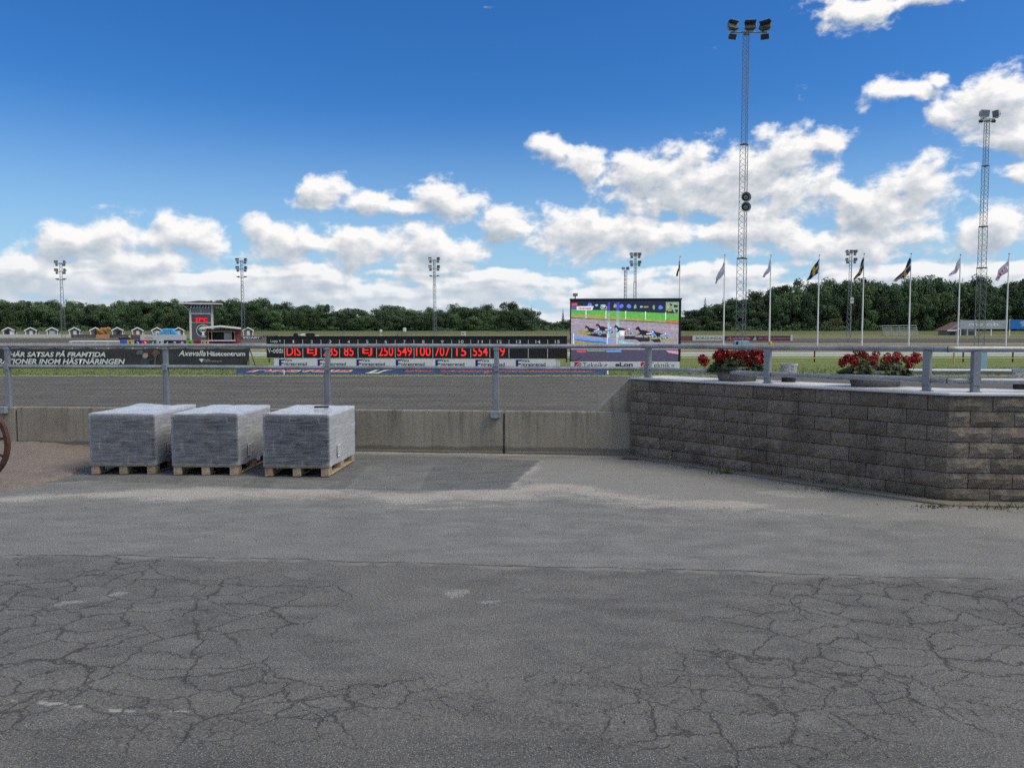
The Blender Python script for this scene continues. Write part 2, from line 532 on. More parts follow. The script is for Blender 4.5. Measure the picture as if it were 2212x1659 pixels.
def seg_dist(X, Y, pts):
    best = np.full(X.shape, 1e9)
    for (ax, ay), (bx, by) in zip(pts[:-1], pts[1:]):
        dx, dy = bx - ax, by - ay
        k = np.clip(((X - ax) * dx + (Y - ay) * dy) / (dx * dx + dy * dy), 0, 1)
        best = np.minimum(best, np.hypot(X - ax - k * dx, Y - ay - k * dy))
    return best
def poly_sd(X, Y, pts):
    d = seg_dist(X, Y, pts + pts[:1])
    inside = np.zeros(X.shape, bool)
    n = len(pts)
    for i in range(n):
        (ax, ay), (bx, by) = pts[i], pts[(i + 1) % n]
        cond = ((ay > Y) != (by > Y)) & (X < (bx - ax) * (Y - ay) / (by - ay + 1e-12) + ax)
        inside ^= cond
    return np.where(inside, -d, d)
def sstep(x, a, b_):
    k = np.clip((x - a) / (b_ - a), 0, 1); return k * k * (3 - 2 * k)

def grid_mesh(name, xs, ys, zf, mats, attrs=None, smooth=True):
    X, Y = np.meshgrid(xs, ys)
    Z = zf(X, Y)
    nx, ny = len(xs), len(ys)
    me = bpy.data.meshes.new(name)
    co = np.stack([X, Y, Z], -1).reshape(-1, 3)
    i = np.arange((ny - 1) * (nx - 1)); r_, c_ = i // (nx - 1), i % (nx - 1)
    k = r_ * nx + c_
    q = np.stack([k, k + 1, k + nx + 1, k + nx], -1).ravel()
    me.vertices.add(len(co)); me.vertices.foreach_set('co', co.ravel())
    me.loops.add(len(q)); me.loops.foreach_set('vertex_index', q)
    me.polygons.add(len(i)); me.polygons.foreach_set('loop_start', np.arange(len(i)) * 4)
    me.update(calc_edges=True)
    if smooth: me.polygons.foreach_set('use_smooth', np.ones(len(i), bool))
    for a, arr in (attrs or {}).items():
        at_ = me.attributes.new(a, 'FLOAT', 'POINT'); at_.data.foreach_set('value', arr(X, Y).ravel().astype(np.float32))
    me.materials.append(mats)
    me.update()
    return me

P = lambda *q: [gp(x, y) for x, y in q]
SAND_LINE = P((-300,1092), (0,1078), (200,1064), (420,1066), (700,1062), (900,1068), (1090,1064), (1200,1052), (1400,1078), (1560,1088))
SAND_W = 0.42
PATCH = P((-40,1052), (190,1036), (590,1056), (1095,1058), (1165,994), (1000,988), (770,982), (200,975))
PALE = P((1165,988), (1360,986), (1500,1005), (2000,1080), (2212,1110), (2500,1150), (2300,1160), (1700,1105), (1450,1082), (1100,1062))
SLABS = [P((752,1052), (905,1055), (932,1005), (800,1003)), P((380,1050), (520,1052), (575,1015), (430,1014)), P((590,1053), (690,1055), (735,1040), (600,1036))]
CRACK_R = P((1380,1500), (1500,1420), (1600,1330), (1630,1262), (1800,1262), (2300,1300), (2600,1420), (2500,1570), (1340,1570))
CRACK_L = P((-400,1212), (560,1218), (760,1262), (640,1330), (520,1400), (800,1470), (1350,1480), (1380,1560), (600,1565), (-400,1540))

def a_patch(X, Y):
    d = poly_sd(X, Y, PATCH) + (fbm(X * 6, Y * 6, 3, 5) - 0.5) * 0.08
    m = sstep(d, 0.03, -0.03)
    for s_ in SLABS:
        ds = poly_sd(X, Y, s_)
        m = m - 0.55 * sstep(ds, 0.02, -0.02) * m - 0.45 * sstep(np.abs(ds), 0.045, 0.0)
    return np.clip(m, 0, 1)
def a_sand(X, Y):
    d = seg_dist(X, Y, SAND_LINE)
    n = fbm(X * 1.7, Y * 3.0, 5, 3)
    line_y = np.interp(X, [p[0] for p in SAND_LINE], [p[1] for p in SAND_LINE])
    wid_ = np.where(Y < line_y, 0.62, 0.36)
    m = np.clip(1.05 - (d + (n - 0.5) * 0.65) / wid_, 0, 1)
    spill = sstep(fbm(X * 0.9, Y * 2.2, 5, 9), 0.52, 0.70) * sstep(np.abs(Y - 8.4), 2.4, 0.5) * 0.6
    lip = 0.75 * sstep(seg_dist(X, Y, P((1165, 994), (1150, 1012), (1092, 1060))) + (n - 0.5) * 0.3, 0.20, 0.0)
    wall = sstep(seg_dist(X, Y, [(-8, 11.9), (1.6, 10.93)]) + (n - 0.5) * 0.3, 0.30, 0.02) * 0.7
    return np.clip(np.maximum.reduce([m, spill, lip, wall]) * (1 - 0.85 * a_patch(X, Y)), 0, 1)
def a_pale(X, Y):
    return sstep(poly_sd(X, Y, PALE) + (fbm(X * 1.5, Y * 2.5, 4, 21) - 0.5) * 0.8, 0.25, -0.25)
def a_pink(X, Y):
    d = seg_dist(X, Y, P((1110,1075), (1220,1052), (1400,1072), (1600,1088)))
    e = seg_dist(X, Y, P((500,1072), (760,1068), (1090,1068)))
    n = fbm(X * 2.2, Y * 4, 4, 31)
    return np.clip(sstep(np.minimum(d, e + 0.1) + (n - 0.5) * 0.6, 0.35, 0.0), 0, 1)
def a_crack(X, Y):
    n = fbm(X * 1.1, Y * 1.1, 3, 41)
    r_ = sstep(poly_sd(X, Y, CRACK_R) + (n - 0.5) * 0.9, 0.35, -0.25)
    l_ = sstep(poly_sd(X, Y, CRACK_L) + (n - 0.5) * 1.1, 0.30, -0.35) * 0.8
    return np.clip(np.maximum(r_, l_) * (0.55 + 1.0 * sstep(fbm(X * 0.9, Y * 0.9, 3, 47), 0.3, 0.6)), 0, 1)
ALLI = P((-300,1490), (0,1495), (300,1520), (700,1530), (1106,1500), (1500,1490), (1900,1500), (2400,1520))
def a_alli(X, Y):
    n = fbm(X * 1.3, Y * 1.3, 4, 61)
    return np.clip(1.1 - (seg_dist(X, Y, ALLI) + (n - 0.5) * 0.9) / 0.36, 0, 1)
def a_chalk(X, Y):
    m = np.zeros(X.shape)
    for pts, wdt in ((P((975,1282), (1040,1272), (1125,1268)), 0.14), (P((130,1305), (210,1292), (305,1270)), 0.09), (P((1085,1118), (1140,1119)), 0.07),
                     (P((40,1532), (0,1537)), 0.05), (P((1050,1300), (1090,1285)), 0.1), (P((1780,1120), (1830,1123)), 0.06), (P((1640,1150), (1700,1153)), 0.07)):
        m = np.maximum(m, sstep(seg_dist(X, Y, pts), wdt, 0.0))
    return m * sstep(fbm(X * 5, Y * 14, 4, 57), 0.44, 0.68)

def plaza_z(X, Y):
    z = (fbm(X * 0.7, Y * 0.7, 3, 71) - 0.5) * 0.035 + (fbm(X * 5, Y * 5, 3, 73) - 0.5) * 0.006
    return z - 0.004 * sstep(a_crack(X, Y), 0.3, 1.0)

m, t, b = mat('worn asphalt')
t.dim = '2D'                                        # all its patterns lie in the ground plane
pos = t.n('ShaderNodeNewGeometry').outputs['Position']
sp = t.sep(pos)
def attr(t, name):
    nd = t.n('ShaderNodeAttribute'); nd.attribute_name = name
    return nd.outputs['Fac']
flat = t.xyz(sp[0], sp[1], 0.0)
wb = t.noise(flat, 1.1, 3.0, 0.5)[1]
ws = t.noise(flat, 6.0, 4.0, 0.65)[1]
wf_ = t.noise(flat, 40.0, 3.0, 0.6)[1]
fw = t.v('ADD', flat, t.v('ADD', t.v('SCALE', t.v('SUBTRACT', wb, (0.5,)*3), scale=0.30), t.v('SCALE', t.v('SUBTRACT', ws, (0.5,)*3), scale=0.15)))
fw = t.v('ADD', fw, t.v('SCALE', t.v('SUBTRACT', wf_, (0.5,)*3), scale=0.022))
ck = attr(t, 'crack'); al = attr(t, 'alli')
grainy = t.noise(flat, 42.0, 4.0, 0.7)[0]
fade1 = t.lin(t.noise(flat, 1.9, 3.0, 0.6)[0], 0.36, 0.62, 0.12, 1.0)
fade2 = t.lin(t.noise(t.v('ADD', flat, (5.0, 9.0, 0.0)), 2.6, 3.0, 0.6)[0], 0.40, 0.60, 0.0, 1.0)
def net(vec, scale, width, fade):
    d = t.voro(vec, scale, 'DISTANCE_TO_EDGE', '2D')[0]
    d = t.m('MULTIPLY', d, 1.0 / scale * 2.0)
    return d, t.step(t.m('DIVIDE', d, t.m('MAXIMUM', t.m('MULTIPLY', t.m('MULTIPLY', width, fade), t.lin(grainy, 0.3, 0.7, 0.45, 1.5)), 0.0004)), 1.0, 0.15)
cr1, n1_ = net(t.v('MULTIPLY', fw, (0.62, 1.0, 1.0)), 1.55, t.m('MULTIPLY', t.step(ck, 0.02, 0.5), 0.022), fade1)
cr2, n2_ = net(t.v('MULTIPLY', t.v('ADD', fw, (7.3, 2.1, 0)), (0.78, 1.0, 1.0)), 4.4, t.m('MULTIPLY', ck, 0.026), t.m('MAXIMUM', fade2, 0.55))
cr3, n3_ = net(t.v('MULTIPLY', t.v('ADD', fw, (1.3, 8.1, 0)), (0.85, 1.0, 1.0)), 7.5, t.m('MULTIPLY', t.step(al, 0.15, 0.9), 0.013), fade2)
crk = t.m('MULTIPLY', t.m('MAXIMUM', n1_, t.m('MAXIMUM', t.m('MULTIPLY', n2_, 0.9), t.m('MULTIPLY', n3_, 0.8))), t.m('MAXIMUM', t.step(ck, 0.03, 0.25), t.step(al, 0.15, 0.5)))
near_c = t.m('MAXIMUM', t.step(cr1, 0.055, 0.005), t.m('MULTIPLY', t.step(cr2, 0.04, 0.004), 0.7))
crumbl = t.m('MULTIPLY', t.m('MULTIPLY', near_c, t.step(ck, 0.10, 0.8)), t.step(t.noise(flat, 33.0, 4.0, 0.75)[0], 0.46, 0.62))
# seam between the two asphalt lays
xs_ = sp[0]
wob = t.m('MULTIPLY', t.m('SUBTRACT', t.noise(flat, 2.0, 6.0, 0.6)[0], 0.5), 0.16)
seamY = t.m('ADD', t.m('ADD', 5.63, t.m('MULTIPLY', xs_, -0.085)), t.m('MULTIPLY', t.m('MULTIPLY', xs_, xs_), -0.004))
sd = t.m('ADD', t.m('SUBTRACT', sp[1], seamY), wob)
seam = t.m('MULTIPLY', t.step(t.m('ABSOLUTE', sd), 0.016, 0.004), t.step(t.noise(flat, 6.0, 3.0, 0.5)[0], 0.30, 0.52))
seamlite = t.m('MULTIPLY', t.step(t.m('ABSOLUTE', t.m('ADD', sd, 0.05)), 0.055, 0.01), t.step(t.noise(flat, 3.0, 4.0, 0.6)[0], 0.42, 0.62))
oldm = t.step(sd, 0.03, -0.06)
# second, ravelled joint close to the viewer
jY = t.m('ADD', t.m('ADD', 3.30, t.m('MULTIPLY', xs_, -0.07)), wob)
jd = t.m('ABSOLUTE', t.m('SUBTRACT', sp[1], jY))
ravel = t.m('MULTIPLY', t.m('MAXIMUM', t.step(jd, 0.34, 0.04), t.m('MULTIPLY', al, 0.8)), t.step(t.noise(flat, 3.5, 5.0, 0.65)[0], 0.38, 0.62))
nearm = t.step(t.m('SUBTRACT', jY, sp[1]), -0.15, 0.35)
jlw = t.m('MULTIPLY', t.m('MULTIPLY', t.step(jd, 0.020, 0.006), t.step(xs_, -0.9, -1.6)), t.step(t.noise(flat, 9.0, 4.0, 0.6)[0], 0.44, 0.60))
big = t.noise(flat, 0.55, 5.0, 0.6)[0]
mid = t.noise(t.v('MULTIPLY', flat, (1.0, 2.2, 1.0)), 2.4, 6.0, 0.62)[0]
fine = t.noise(flat, 110.0, 3.0, 0.7)[0]
stv = t.voro(flat, 95.0, 'F1', '2D')
stc = t.sep(stv[1])[0]
stone = t.m('MULTIPLY', t.step(stv[0], 0.34, 0.18), t.step(stc, 0.62, 0.90))
a_new = t.mix(t.lin(mid, 0.3, 0.7), (0.128, 0.128, 0.126), (0.190, 0.188, 0.182))
a_old = t.mix(t.lin(mid, 0.3, 0.7), (0.084, 0.083, 0.081), (0.132, 0.130, 0.125))
ca = t.mix(oldm, a_new, a_old)
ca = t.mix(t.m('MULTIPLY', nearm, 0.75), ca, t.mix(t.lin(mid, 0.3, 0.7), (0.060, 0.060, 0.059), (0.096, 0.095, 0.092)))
ca = t.mix(t.m('MULTIPLY', t.step(big, 0.42, 0.64), 0.30), ca, (0.150, 0.146, 0.138))
spk = t.noise(flat, 55.0, 4.0, 0.8)[0]
drift = t.noise(t.v('MULTIPLY', flat, (1.6, 6.0, 1.0)), 3.0, 6.0, 0.7)[0]
def grains(mask, lo=0.42, hi=0.72, amt=1.0):
    return t.step(t.m('ADD', mask, t.m('ADD', t.m('MULTIPLY', t.m('SUBTRACT', spk, 0.5), 1.7 * amt), t.m('MULTIPLY', t.m('SUBTRACT', drift, 0.5), 1.1 * amt))), lo, hi)
pale = grains(attr(t, 'pale'), 0.30, 0.80, 0.7)
ca = t.mix(t.m('MULTIPLY', pale, 0.7), ca, (0.218, 0.213, 0.202))
pt = attr(t, 'patch')
pc = t.mix(t.lin(mid, 0.25, 0.75), (0.080, 0.083, 0.083), (0.140, 0.142, 0.138))
ca = t.mix(pt, ca, pc)
sraw = attr(t, 'sand')
snd = t.m('MAXIMUM', grains(sraw, 0.40, 0.86), t.m('MULTIPLY', t.step(sraw, 0.02, 0.9), 0.28))
pink = attr(t, 'pink')
sc_ = t.mix(t.m('MULTIPLY', pink, t.step(t.noise(flat, 4.0, 4.0, 0.6)[0], 0.35, 0.65)), (0.42, 0.395, 0.36), (0.39, 0.30, 0.255))
sc_ = t.mix(t.lin(grainy, 0.35, 0.7, 0.0, 0.6), sc_, (0.22, 0.205, 0.18))
ca = t.mix(t.m('MULTIPLY', snd, 0.76), ca, sc_)
ca = t.mix(t.m('MULTIPLY', grains(attr(t, 'chalk'), 0.45, 0.95, 1.1), t.m('MULTIPLY', t.step(attr(t, 'chalk'), 0.02, 0.3), 0.65)), ca, (0.27, 0.265, 0.26))
k = t.m('MULTIPLY', t.lin(fine, 0.28, 0.72, 0.52, 1.48), t.lin(spk, 0.3, 0.7, 0.72, 1.28))
ca = t.mix(1.0, ca, t.xyz(k, k, k), 'MULTIPLY')
ca = t.mix(t.m('MULTIPLY', stone, 0.6), ca, (0.40, 0.39, 0.36))
ca = t.mix(t.m('MULTIPLY', ravel, t.lin(grainy, 0.35, 0.6, 0.05, 0.75)), ca, t.mix(t.lin(grainy, 0.4, 0.62), (0.035, 0.035, 0.036), (0.19, 0.18, 0.165)))
ca = t.mix(t.m('MULTIPLY', seamlite, 0.6), ca, (0.24, 0.23, 0.21))
ca = t.mix(t.m('MULTIPLY', jlw, 0.8), ca, (0.36, 0.35, 0.335))
ca = t.mix(t.m('MULTIPLY', crumbl, 0.55), ca, t.mix(t.lin(grainy, 0.40, 0.60), (0.050, 0.049, 0.047), (0.21, 0.20, 0.185)))
ca = t.mix(t.m('MULTIPLY', t.m('MAXIMUM', crk, seam), 0.74), ca, (0.028, 0.028, 0.027))
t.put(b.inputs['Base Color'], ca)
t.put(b.inputs['Roughness'], 0.88)
b.inputs['Specular IOR Level'].default_value = 0.3
hgt = t.m('SUBTRACT', t.m('ADD', t.m('MULTIPLY', fine, 0.5), t.m('MULTIPLY', stone, 0.5)), t.m('MULTIPLY', t.m('MAXIMUM', crk, seam), 2.5))
hgt = t.m('SUBTRACT', hgt, t.m('MULTIPLY', crumbl, t.m('MULTIPLY', grainy, 0.9)))
hgt = t.m('SUBTRACT', hgt, t.m('MULTIPLY', ravel, t.m('MULTIPLY', grainy, 1.6)))
bump(t, b, hgt, 0.55, 0.006)
M_asphalt = m

xs = np.concatenate([np.arange(-60, -9, 3.0), np.arange(-9, 9.001, 0.03), np.arange(12, 61, 3.0)])
ys = np.concatenate([np.arange(-60, 2, 2.0), np.arange(2.4, 12.35, 0.03)])
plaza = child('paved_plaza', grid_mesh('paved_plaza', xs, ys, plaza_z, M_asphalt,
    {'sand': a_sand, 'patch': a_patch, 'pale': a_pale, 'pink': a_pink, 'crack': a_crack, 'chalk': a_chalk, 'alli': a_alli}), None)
tag(plaza, kind='structure')

# heap of pinkish grit against the barrier on the left
m, t, b = mat('pink grit')
pos = t.n('ShaderNodeNewGeometry').outputs['Position']
n1 = t.noise(pos, 2.2, 6.0, 0.65)[0]; n2 = t.noise(pos, 60.0, 4.0, 0.7)[0]
vv = t.voro(pos, 70.0)
c = t.mix(t.lin(n1, 0.3, 0.7), (0.19, 0.150, 0.130), (0.29, 0.225, 0.19))
c = t.mix(t.lin(n2, 0.3, 0.7, 0.0, 0.75), c, (0.13, 0.115, 0.10))
c = t.mix(t.m('MULTIPLY', t.step(t.sep(vv[1])[0], 0.8, 0.95), 0.6), c, (0.36, 0.31, 0.27))
t.put(b.inputs['Base Color'], c); t.put(b.inputs['Roughness'], 0.95)
bump(t, b, t.m('ADD', n2, t.m('MULTIPLY', vv[0], -0.8)), 0.8, 0.02)
M_grit = m
GRIT = P((-500,1120), (-100,1075), (60,1052), (130,1034), (200,1006), (215,975), (200,955), (-600,945))
def grit_z(X, Y):
    d = -poly_sd(X, Y, GRIT) + (fbm(X * 2.5, Y * 2.5, 4, 81) - 0.5) * 0.35
    h_ = sstep(d, 0.0, 0.9) * 0.085 + sstep(d, 0.0, 0.12) * 0.022 - sstep(d, 0.05, -0.1) * 0.12
    return plaza_z(X, Y) + h_ + (fbm(X * 9, Y * 9, 4, 83) - 0.5) * 0.035 * sstep(d, 0, 0.3)
grit = child('grit_heap', grid_mesh('grit_heap', np.arange(-10.5, -3.9, 0.03), np.arange(7.6, 12.3, 0.03), grit_z, M_grit), None)
tag(grit, 'low heap of pinkish grit spread against the barrier at the left', 'grit', kind='stuff')
# loose pebbles and crumbs of asphalt lying about
rng = random.Random(5)
mb = MB()
def crumb(mb, x, y, z, r_):
    vs = [Vector((rng.gauss(0, 1), rng.gauss(0, 1), rng.gauss(0, 0.7))).normalized() * r_ * rng.uniform(0.6, 1.1) + Vector((x, y, z + r_ * 0.35)) for _ in range(6)]
    mb.add(vs, [(0,1,2),(0,2,3),(0,3,4),(0,4,1),(5,2,1),(5,3,2),(5,4,3),(5,1,4)])
for _ in range(420):
    q = rng.random()
    if q < 0.5:
        k = rng.randrange(len(SAND_LINE) - 1); u = rng.random()
        (x0, y0), (x1, y1) = SAND_LINE[k], SAND_LINE[k + 1]
        x, y = x0 + (x1 - x0) * u + rng.gauss(0, .2), y0 + (y1 - y0) * u + rng.gauss(0, .28)
    elif q < 0.75: x, y = rng.uniform(-7, 6), rng.uniform(2.8, 10.6)
    else: x, y = rng.uniform(-3, 4), 3.3 + rng.gauss(0, 0.3)
    crumb(mb, x, y, float(plaza_z(np.array([x]), np.array([y]))[0]), rng.choice([0.003, 0.004, 0.005, 0.006, 0.010]))
pb = mb.build('loose_pebbles', plain('pebbles', (0.16, 0.15, 0.14), 0.9, var=0.4, scale=3.0))
tag(pb, 'loose pebbles and crumbs scattered over the asphalt', 'pebbles', kind='stuff')

# ---- track, verge and infield: one land sheet stepping through its zones
def land(name, stops, mat_, xw=260.0, nx=None, wav=0.0):
    xs = np.linspace(-xw, xw, nx or 41)
    def zf(X, Y):
        z = np.interp(Y, [p[0] for p in PROFILE], [p[1] for p in PROFILE])
        return z + wav * (fbm(X * 0.35, Y * 0.35, 4, 91) - 0.5)
    o = child(name, grid_mesh(name, xs, np.array(stops), zf, mat_), None)
    return tag(o, kind='structure')

def soil(name, c0, c1, c2, sc1, sc2, stretch=(1, 1, 1), bmp=0.5, bd=0.03):
    m, t, b = mat(name)
    pos = t.n('ShaderNodeNewGeometry').outputs['Position']
    p2 = t.v('MULTIPLY', pos, stretch)
    n1 = t.noise(p2, sc1, 5.0, 0.6)[0]; n2 = t.noise(p2, sc2, 4.0, 0.7)[0]
    c = t.mix(t.lin(n1, 0.32, 0.68), c0, c1)
    c = t.mix(t.lin(n2, 0.42, 0.72, 0.0, 0.8), c, c2)
    t.put(b.inputs['Base Color'], c); t.put(b.inputs['Roughness'], 0.95); b.inputs['Specular IOR Level'].default_value = 0.15
    bump(t, b, t.m('ADD', n1, n2), bmp, bd)
    return m
M_track = soil('track surface', (0.100, 0.096, 0.086), (0.145, 0.138, 0.122), (0.066, 0.063, 0.057), 0.5, 5.0, (0.35, 1.6, 1))
M_fartrack = soil('far track surface', (0.085, 0.080, 0.076), (0.11, 0.104, 0.097), (0.06, 0.055, 0.052), 0.1, 1.0, (0.3, 1.5, 1))
M_sandstrip = soil('pale sand strip', (0.26, 0.20, 0.145), (0.33, 0.26, 0.19), (0.17, 0.14, 0.09), 0.1, 0.9, (0.3, 1.5, 1))
M_dry = soil('dry grass', (0.165, 0.155, 0.075), (0.125, 0.130, 0.060), (0.21, 0.18, 0.10), 0.06, 0.7, (0.5, 1.3, 1))
M_grass = soil('verge grass', (0.130, 0.168, 0.050), (0.190, 0.215, 0.075), (0.080, 0.112, 0.032), 0.25, 2.2, (0.6, 1.4, 1), 0.8, 0.08)
M_field = soil('far meadow', (0.10, 0.125, 0.045), (0.14, 0.155, 0.06), (0.06, 0.08, 0.03), 0.05, 0.5, (0.4, 1.2, 1))
M_floor = soil('wood floor', (0.03, 0.045, 0.016), (0.045, 0.06, 0.02), (0.02, 0.03, 0.012), 0.05, 0.5)
tt_ = NT(M_track.node_tree); bb_ = [n for n in M_track.node_tree.nodes if n.type == 'BSDF_PRINCIPLED'][0]
pos_ = tt_.n('ShaderNodeNewGeometry').outputs['Position']
hl = tt_.noise(tt_.v('MULTIPLY', pos_, (0.06, 2.6, 1.0)), 1.0, 5.0, 0.7)[0]
kk_ = tt_.lin(hl, 0.32, 0.68, 0.78, 1.22)
old_ = bb_.inputs['Base Color'].links[0].from_socket
tt_.put(bb_.inputs['Base Color'], tt_.mix(1.0, old_, tt_.xyz(kk_, kk_, kk_), 'MULTIPLY'))
# harrowed track surface with real ruts
def track_z(X, Y):
    z = np.interp(Y, [10.0, 13.0, 60], [-0.02, -0.15, -0.15])
    return z + 0.02 * (fbm(X * 0.35, Y * 2.6, 5, 95, 0.6) - 0.5) + 0.025 * (fbm(X * 2.2, Y * 3.0, 4, 97) - 0.5)
tr = child('trotting_track', grid_mesh('trotting_track', np.concatenate([np.arange(-260, -18, 4.0), np.arange(-18, 18.01, 0.12), np.arange(22, 261, 4.0)]), np.concatenate([np.arange(10.6, 37.0, 0.10), [37.1]]), track_z, M_track), None)
tag(tr, kind='structure')
land('grass_verge', [37.1, 42, 48, 54, 60, 64, 68, 72, 76], M_grass, wav=0.0)
land('sand_path', [76, 80, 84], M_sandstrip)
land('dry_grass', [84, 90, 97, 106], M_dry)
land('sand_strip', [106, 112], M_sandstrip)
land('far_track', [112, 120, 130, 143], M_fartrack)
land('dry_meadow', [143, 160, 180, 197], M_dry, xw=320)
land('green_meadow', [197, 220, 250, 286], M_field, xw=420)
land('wood_ground', [286, 320, 400, 800, 3000], M_floor, xw=3500)
# pale edging between track and grass
mb = MB()
k = 0
for i in range(150):
    x0 = -36 + i * 0.48
    mb.cbox(x0, x0 + 0.465, 36.86 + rng.uniform(-.01, .01), 37.18, -0.25, -0.085 + rng.uniform(-.012, .012), 0.015)
ed = mb.build('track_edging', soil('edging concrete', (0.28, 0.27, 0.23), (0.36, 0.35, 0.30), (0.16, 0.16, 0.11), 1.0, 9.0))
tag(ed, kind='structure')
# grass blades of the verge, denser along the edging
mb = MB()
for _ in range(24000):
    y = 37.2 + abs(rng.gauss(0, 1)) * 7.0
    x = rng.uniform(-0.75, 0.75) * y
    h_ = rng.uniform(0.03, 0.11); a = rng.uniform(0, math.pi); w_ = rng.uniform(0.012, 0.03)
    z = gz(min(y, 75))
    dx, dy = math.cos(a) * w_, math.sin(a) * w_
    mb.add([(x - dx, y - dy, z), (x + dx, y + dy, z), (x + rng.gauss(0, .03), y + rng.gauss(0, .03), z + h_)], [(0, 1, 2)])
M_blade = plain('grass blades', (0.17, 0.21, 0.065), 0.8, var=0.4, scale=0.6, spec=0.2)
tag(mb.build('grass', M_blade), 'short mown grass growing on the verge beyond the track', 'grass', kind='stuff')

# ------------------------------------------------------------------ concrete barrier with steel railing
m, t, b = mat('stained concrete')
pos = t.n('ShaderNodeNewGeometry').outputs['Position']
sp = t.sep(pos)
n1 = t.noise(pos, 1.6, 6.0, 0.6)[0]
n2 = t.noise(pos, 30.0, 4.0, 0.65)[0]
streak = t.noise(t.xyz(t.m('MULTIPLY', sp[0], 9.0), sp[1], t.m('MULTIPLY', sp[2], 0.55)), 1.0, 5.0, 0.65)[0]
streak2 = t.noise(t.xyz(t.m('MULTIPLY', sp[0], 22.0), sp[1], t.m('MULTIPLY', sp[2], 0.8)), 1.0, 3.0, 0.6)[0]
top = t.lin(sp[2], 0.05, 0.62, 0.15, 1.0)
dirt = t.m('MULTIPLY', t.step(t.m('ADD', t.m('MULTIPLY', streak, 0.7), t.m('MULTIPLY', streak2, 0.3)), 0.46, 0.66), top)
c = t.mix(t.lin(n1, 0.3, 0.7), (0.268, 0.236, 0.182), (0.360, 0.325, 0.256))
c = t.mix(t.lin(n2, 0.35, 0.7, 0.0, 0.35), c, (0.14, 0.13, 0.10))
c = t.mix(t.m('MULTIPLY', dirt, 0.72), c, (0.092, 0.084, 0.070))
pale = t.m('MULTIPLY', t.step(t.noise(t.xyz(t.m('MULTIPLY', sp[0], 14.0), sp[1], t.m('MULTIPLY', sp[2], 1.2)), 1.0, 2.0, 0.5)[0], 0.60, 0.72), t.lin(sp[2], 0.25, 0.6))
c = t.mix(t.m('MULTIPLY', pale, 0.45), c, (0.34, 0.32, 0.26))
c = t.mix(t.m('MULTIPLY', t.step(t.m('ADD', sp[2], t.m('MULTIPLY', t.m('SUBTRACT', n1, 0.5), 0.10)), 0.115, 0.085), 0.62), c, (0.085, 0.080, 0.070))
rust = t.m('MULTIPLY', t.step(t.noise(pos, 2.3, 3.0, 0.6)[0], 0.60, 0.72), 0.4)
c = t.mix(rust, c, (0.17, 0.10, 0.07))
t.put(b.inputs['Base Color'], c); t.put(b.inputs['Roughness'], 0.9)
bump(t, b, t.m('ADD', n2, t.m('MULTIPLY', n1, 0.7)), 0.35, 0.008)
M_conc = m

WL, WR = Vector((-9.8, 12.05, 0)), Vector((1.80, 10.99, 0))          # foot of the barrier's front face
wdir = (WR - WL).normalized(); wlen = (WR - WL).length
wang = math.atan2(wdir.y, wdir.x)
WTOP = 0.625
def wall_s(x):                                                    # distance along the barrier for a frame column
    d = ray(x, HORIZON); k = (WL.x * wdir.y - WL.y * wdir.x) / (d.x * wdir.y - d.y * wdir.x)
    return (Vector((d.x * k, d.y * k, 0)) - WL).dot(wdir)
barrier = thing('concrete_barrier', WL, 'long low stained concrete barrier under the steel railing', 'barrier', rz=wang)
joints = [0.0, wall_s(28), wall_s(560), wall_s(1088), wlen]
for a, e in zip(joints[:-1], joints[1:]):
    nx = int((e - a) / 0.12)
    bm = bmesh.new()
    bmesh.ops.create_cube(bm, size=1)
    for p in bm.verts: p.co = Vector((a + 0.008 + (p.co.x + .5) * (e - a - 0.016), (p.co.y + .5) * 0.22, -0.3 + (p.co.z + .5) * (WTOP + 0.3)))
    bmesh.ops.bevel(bm, geom=[ed_ for ed_ in bm.edges], offset=0.014, segments=2, affect='EDGES')
    me = bpy.data.meshes.new('panel'); bm.to_mesh(me); bm.free(); me.materials.append(M_conc)
    child('panel', me, barrier)
    mb = MB(); mb.cbox(a + 0.02, e - 0.02, -0.03, 0.0, -0.2, 0.045 + 0.012 * math.sin(a), 0.008); mb.build('base_strip', M_conc, barrier)

def rail_bar(mb, p0, p1, r_): mb.tube(p0, p1, r_, 14)
railing = thing('steel_railing', WL, 'galvanised two rail steel railing with chain link standing on the concrete barrier', 'railing', rz=wang)
RZ_TOP, RZ_MID = 1.582, 1.256
send = (Vector((at(1398, 760, 10.9).x, 10.9, 0)) - WL).dot(wdir)
for z_, r_, nm in ((RZ_TOP, 0.032, 'top_rail'), (RZ_MID, 0.030, 'middle_rail')):
    mb = MB()
    mb.path([(-0.5, 0.11, z_ + 0.004)] + [(s_, 0.11 , z_ + 0.004 * math.sin(s_ * 1.7)) for s_ in np.linspace(0.4, send, 14)], r_, 14)
    auto_smooth(mb.build(nm, M_galv, railing))
def rail_s(x):                                                    # the same for the railing line, set back from the face
    o_ = WL + Vector((-wdir.y, wdir.x, 0)) * 0.085
    d = ray(x, HORIZON); k = (o_.x * wdir.y - o_.y * wdir.x) / (d.x * wdir.y - d.y * wdir.x)
    return (Vector((d.x * k, d.y * k, 0)) - o_).dot(wdir)
post_s = [rail_s(x) for x in (12, 355, 706, 1072)]
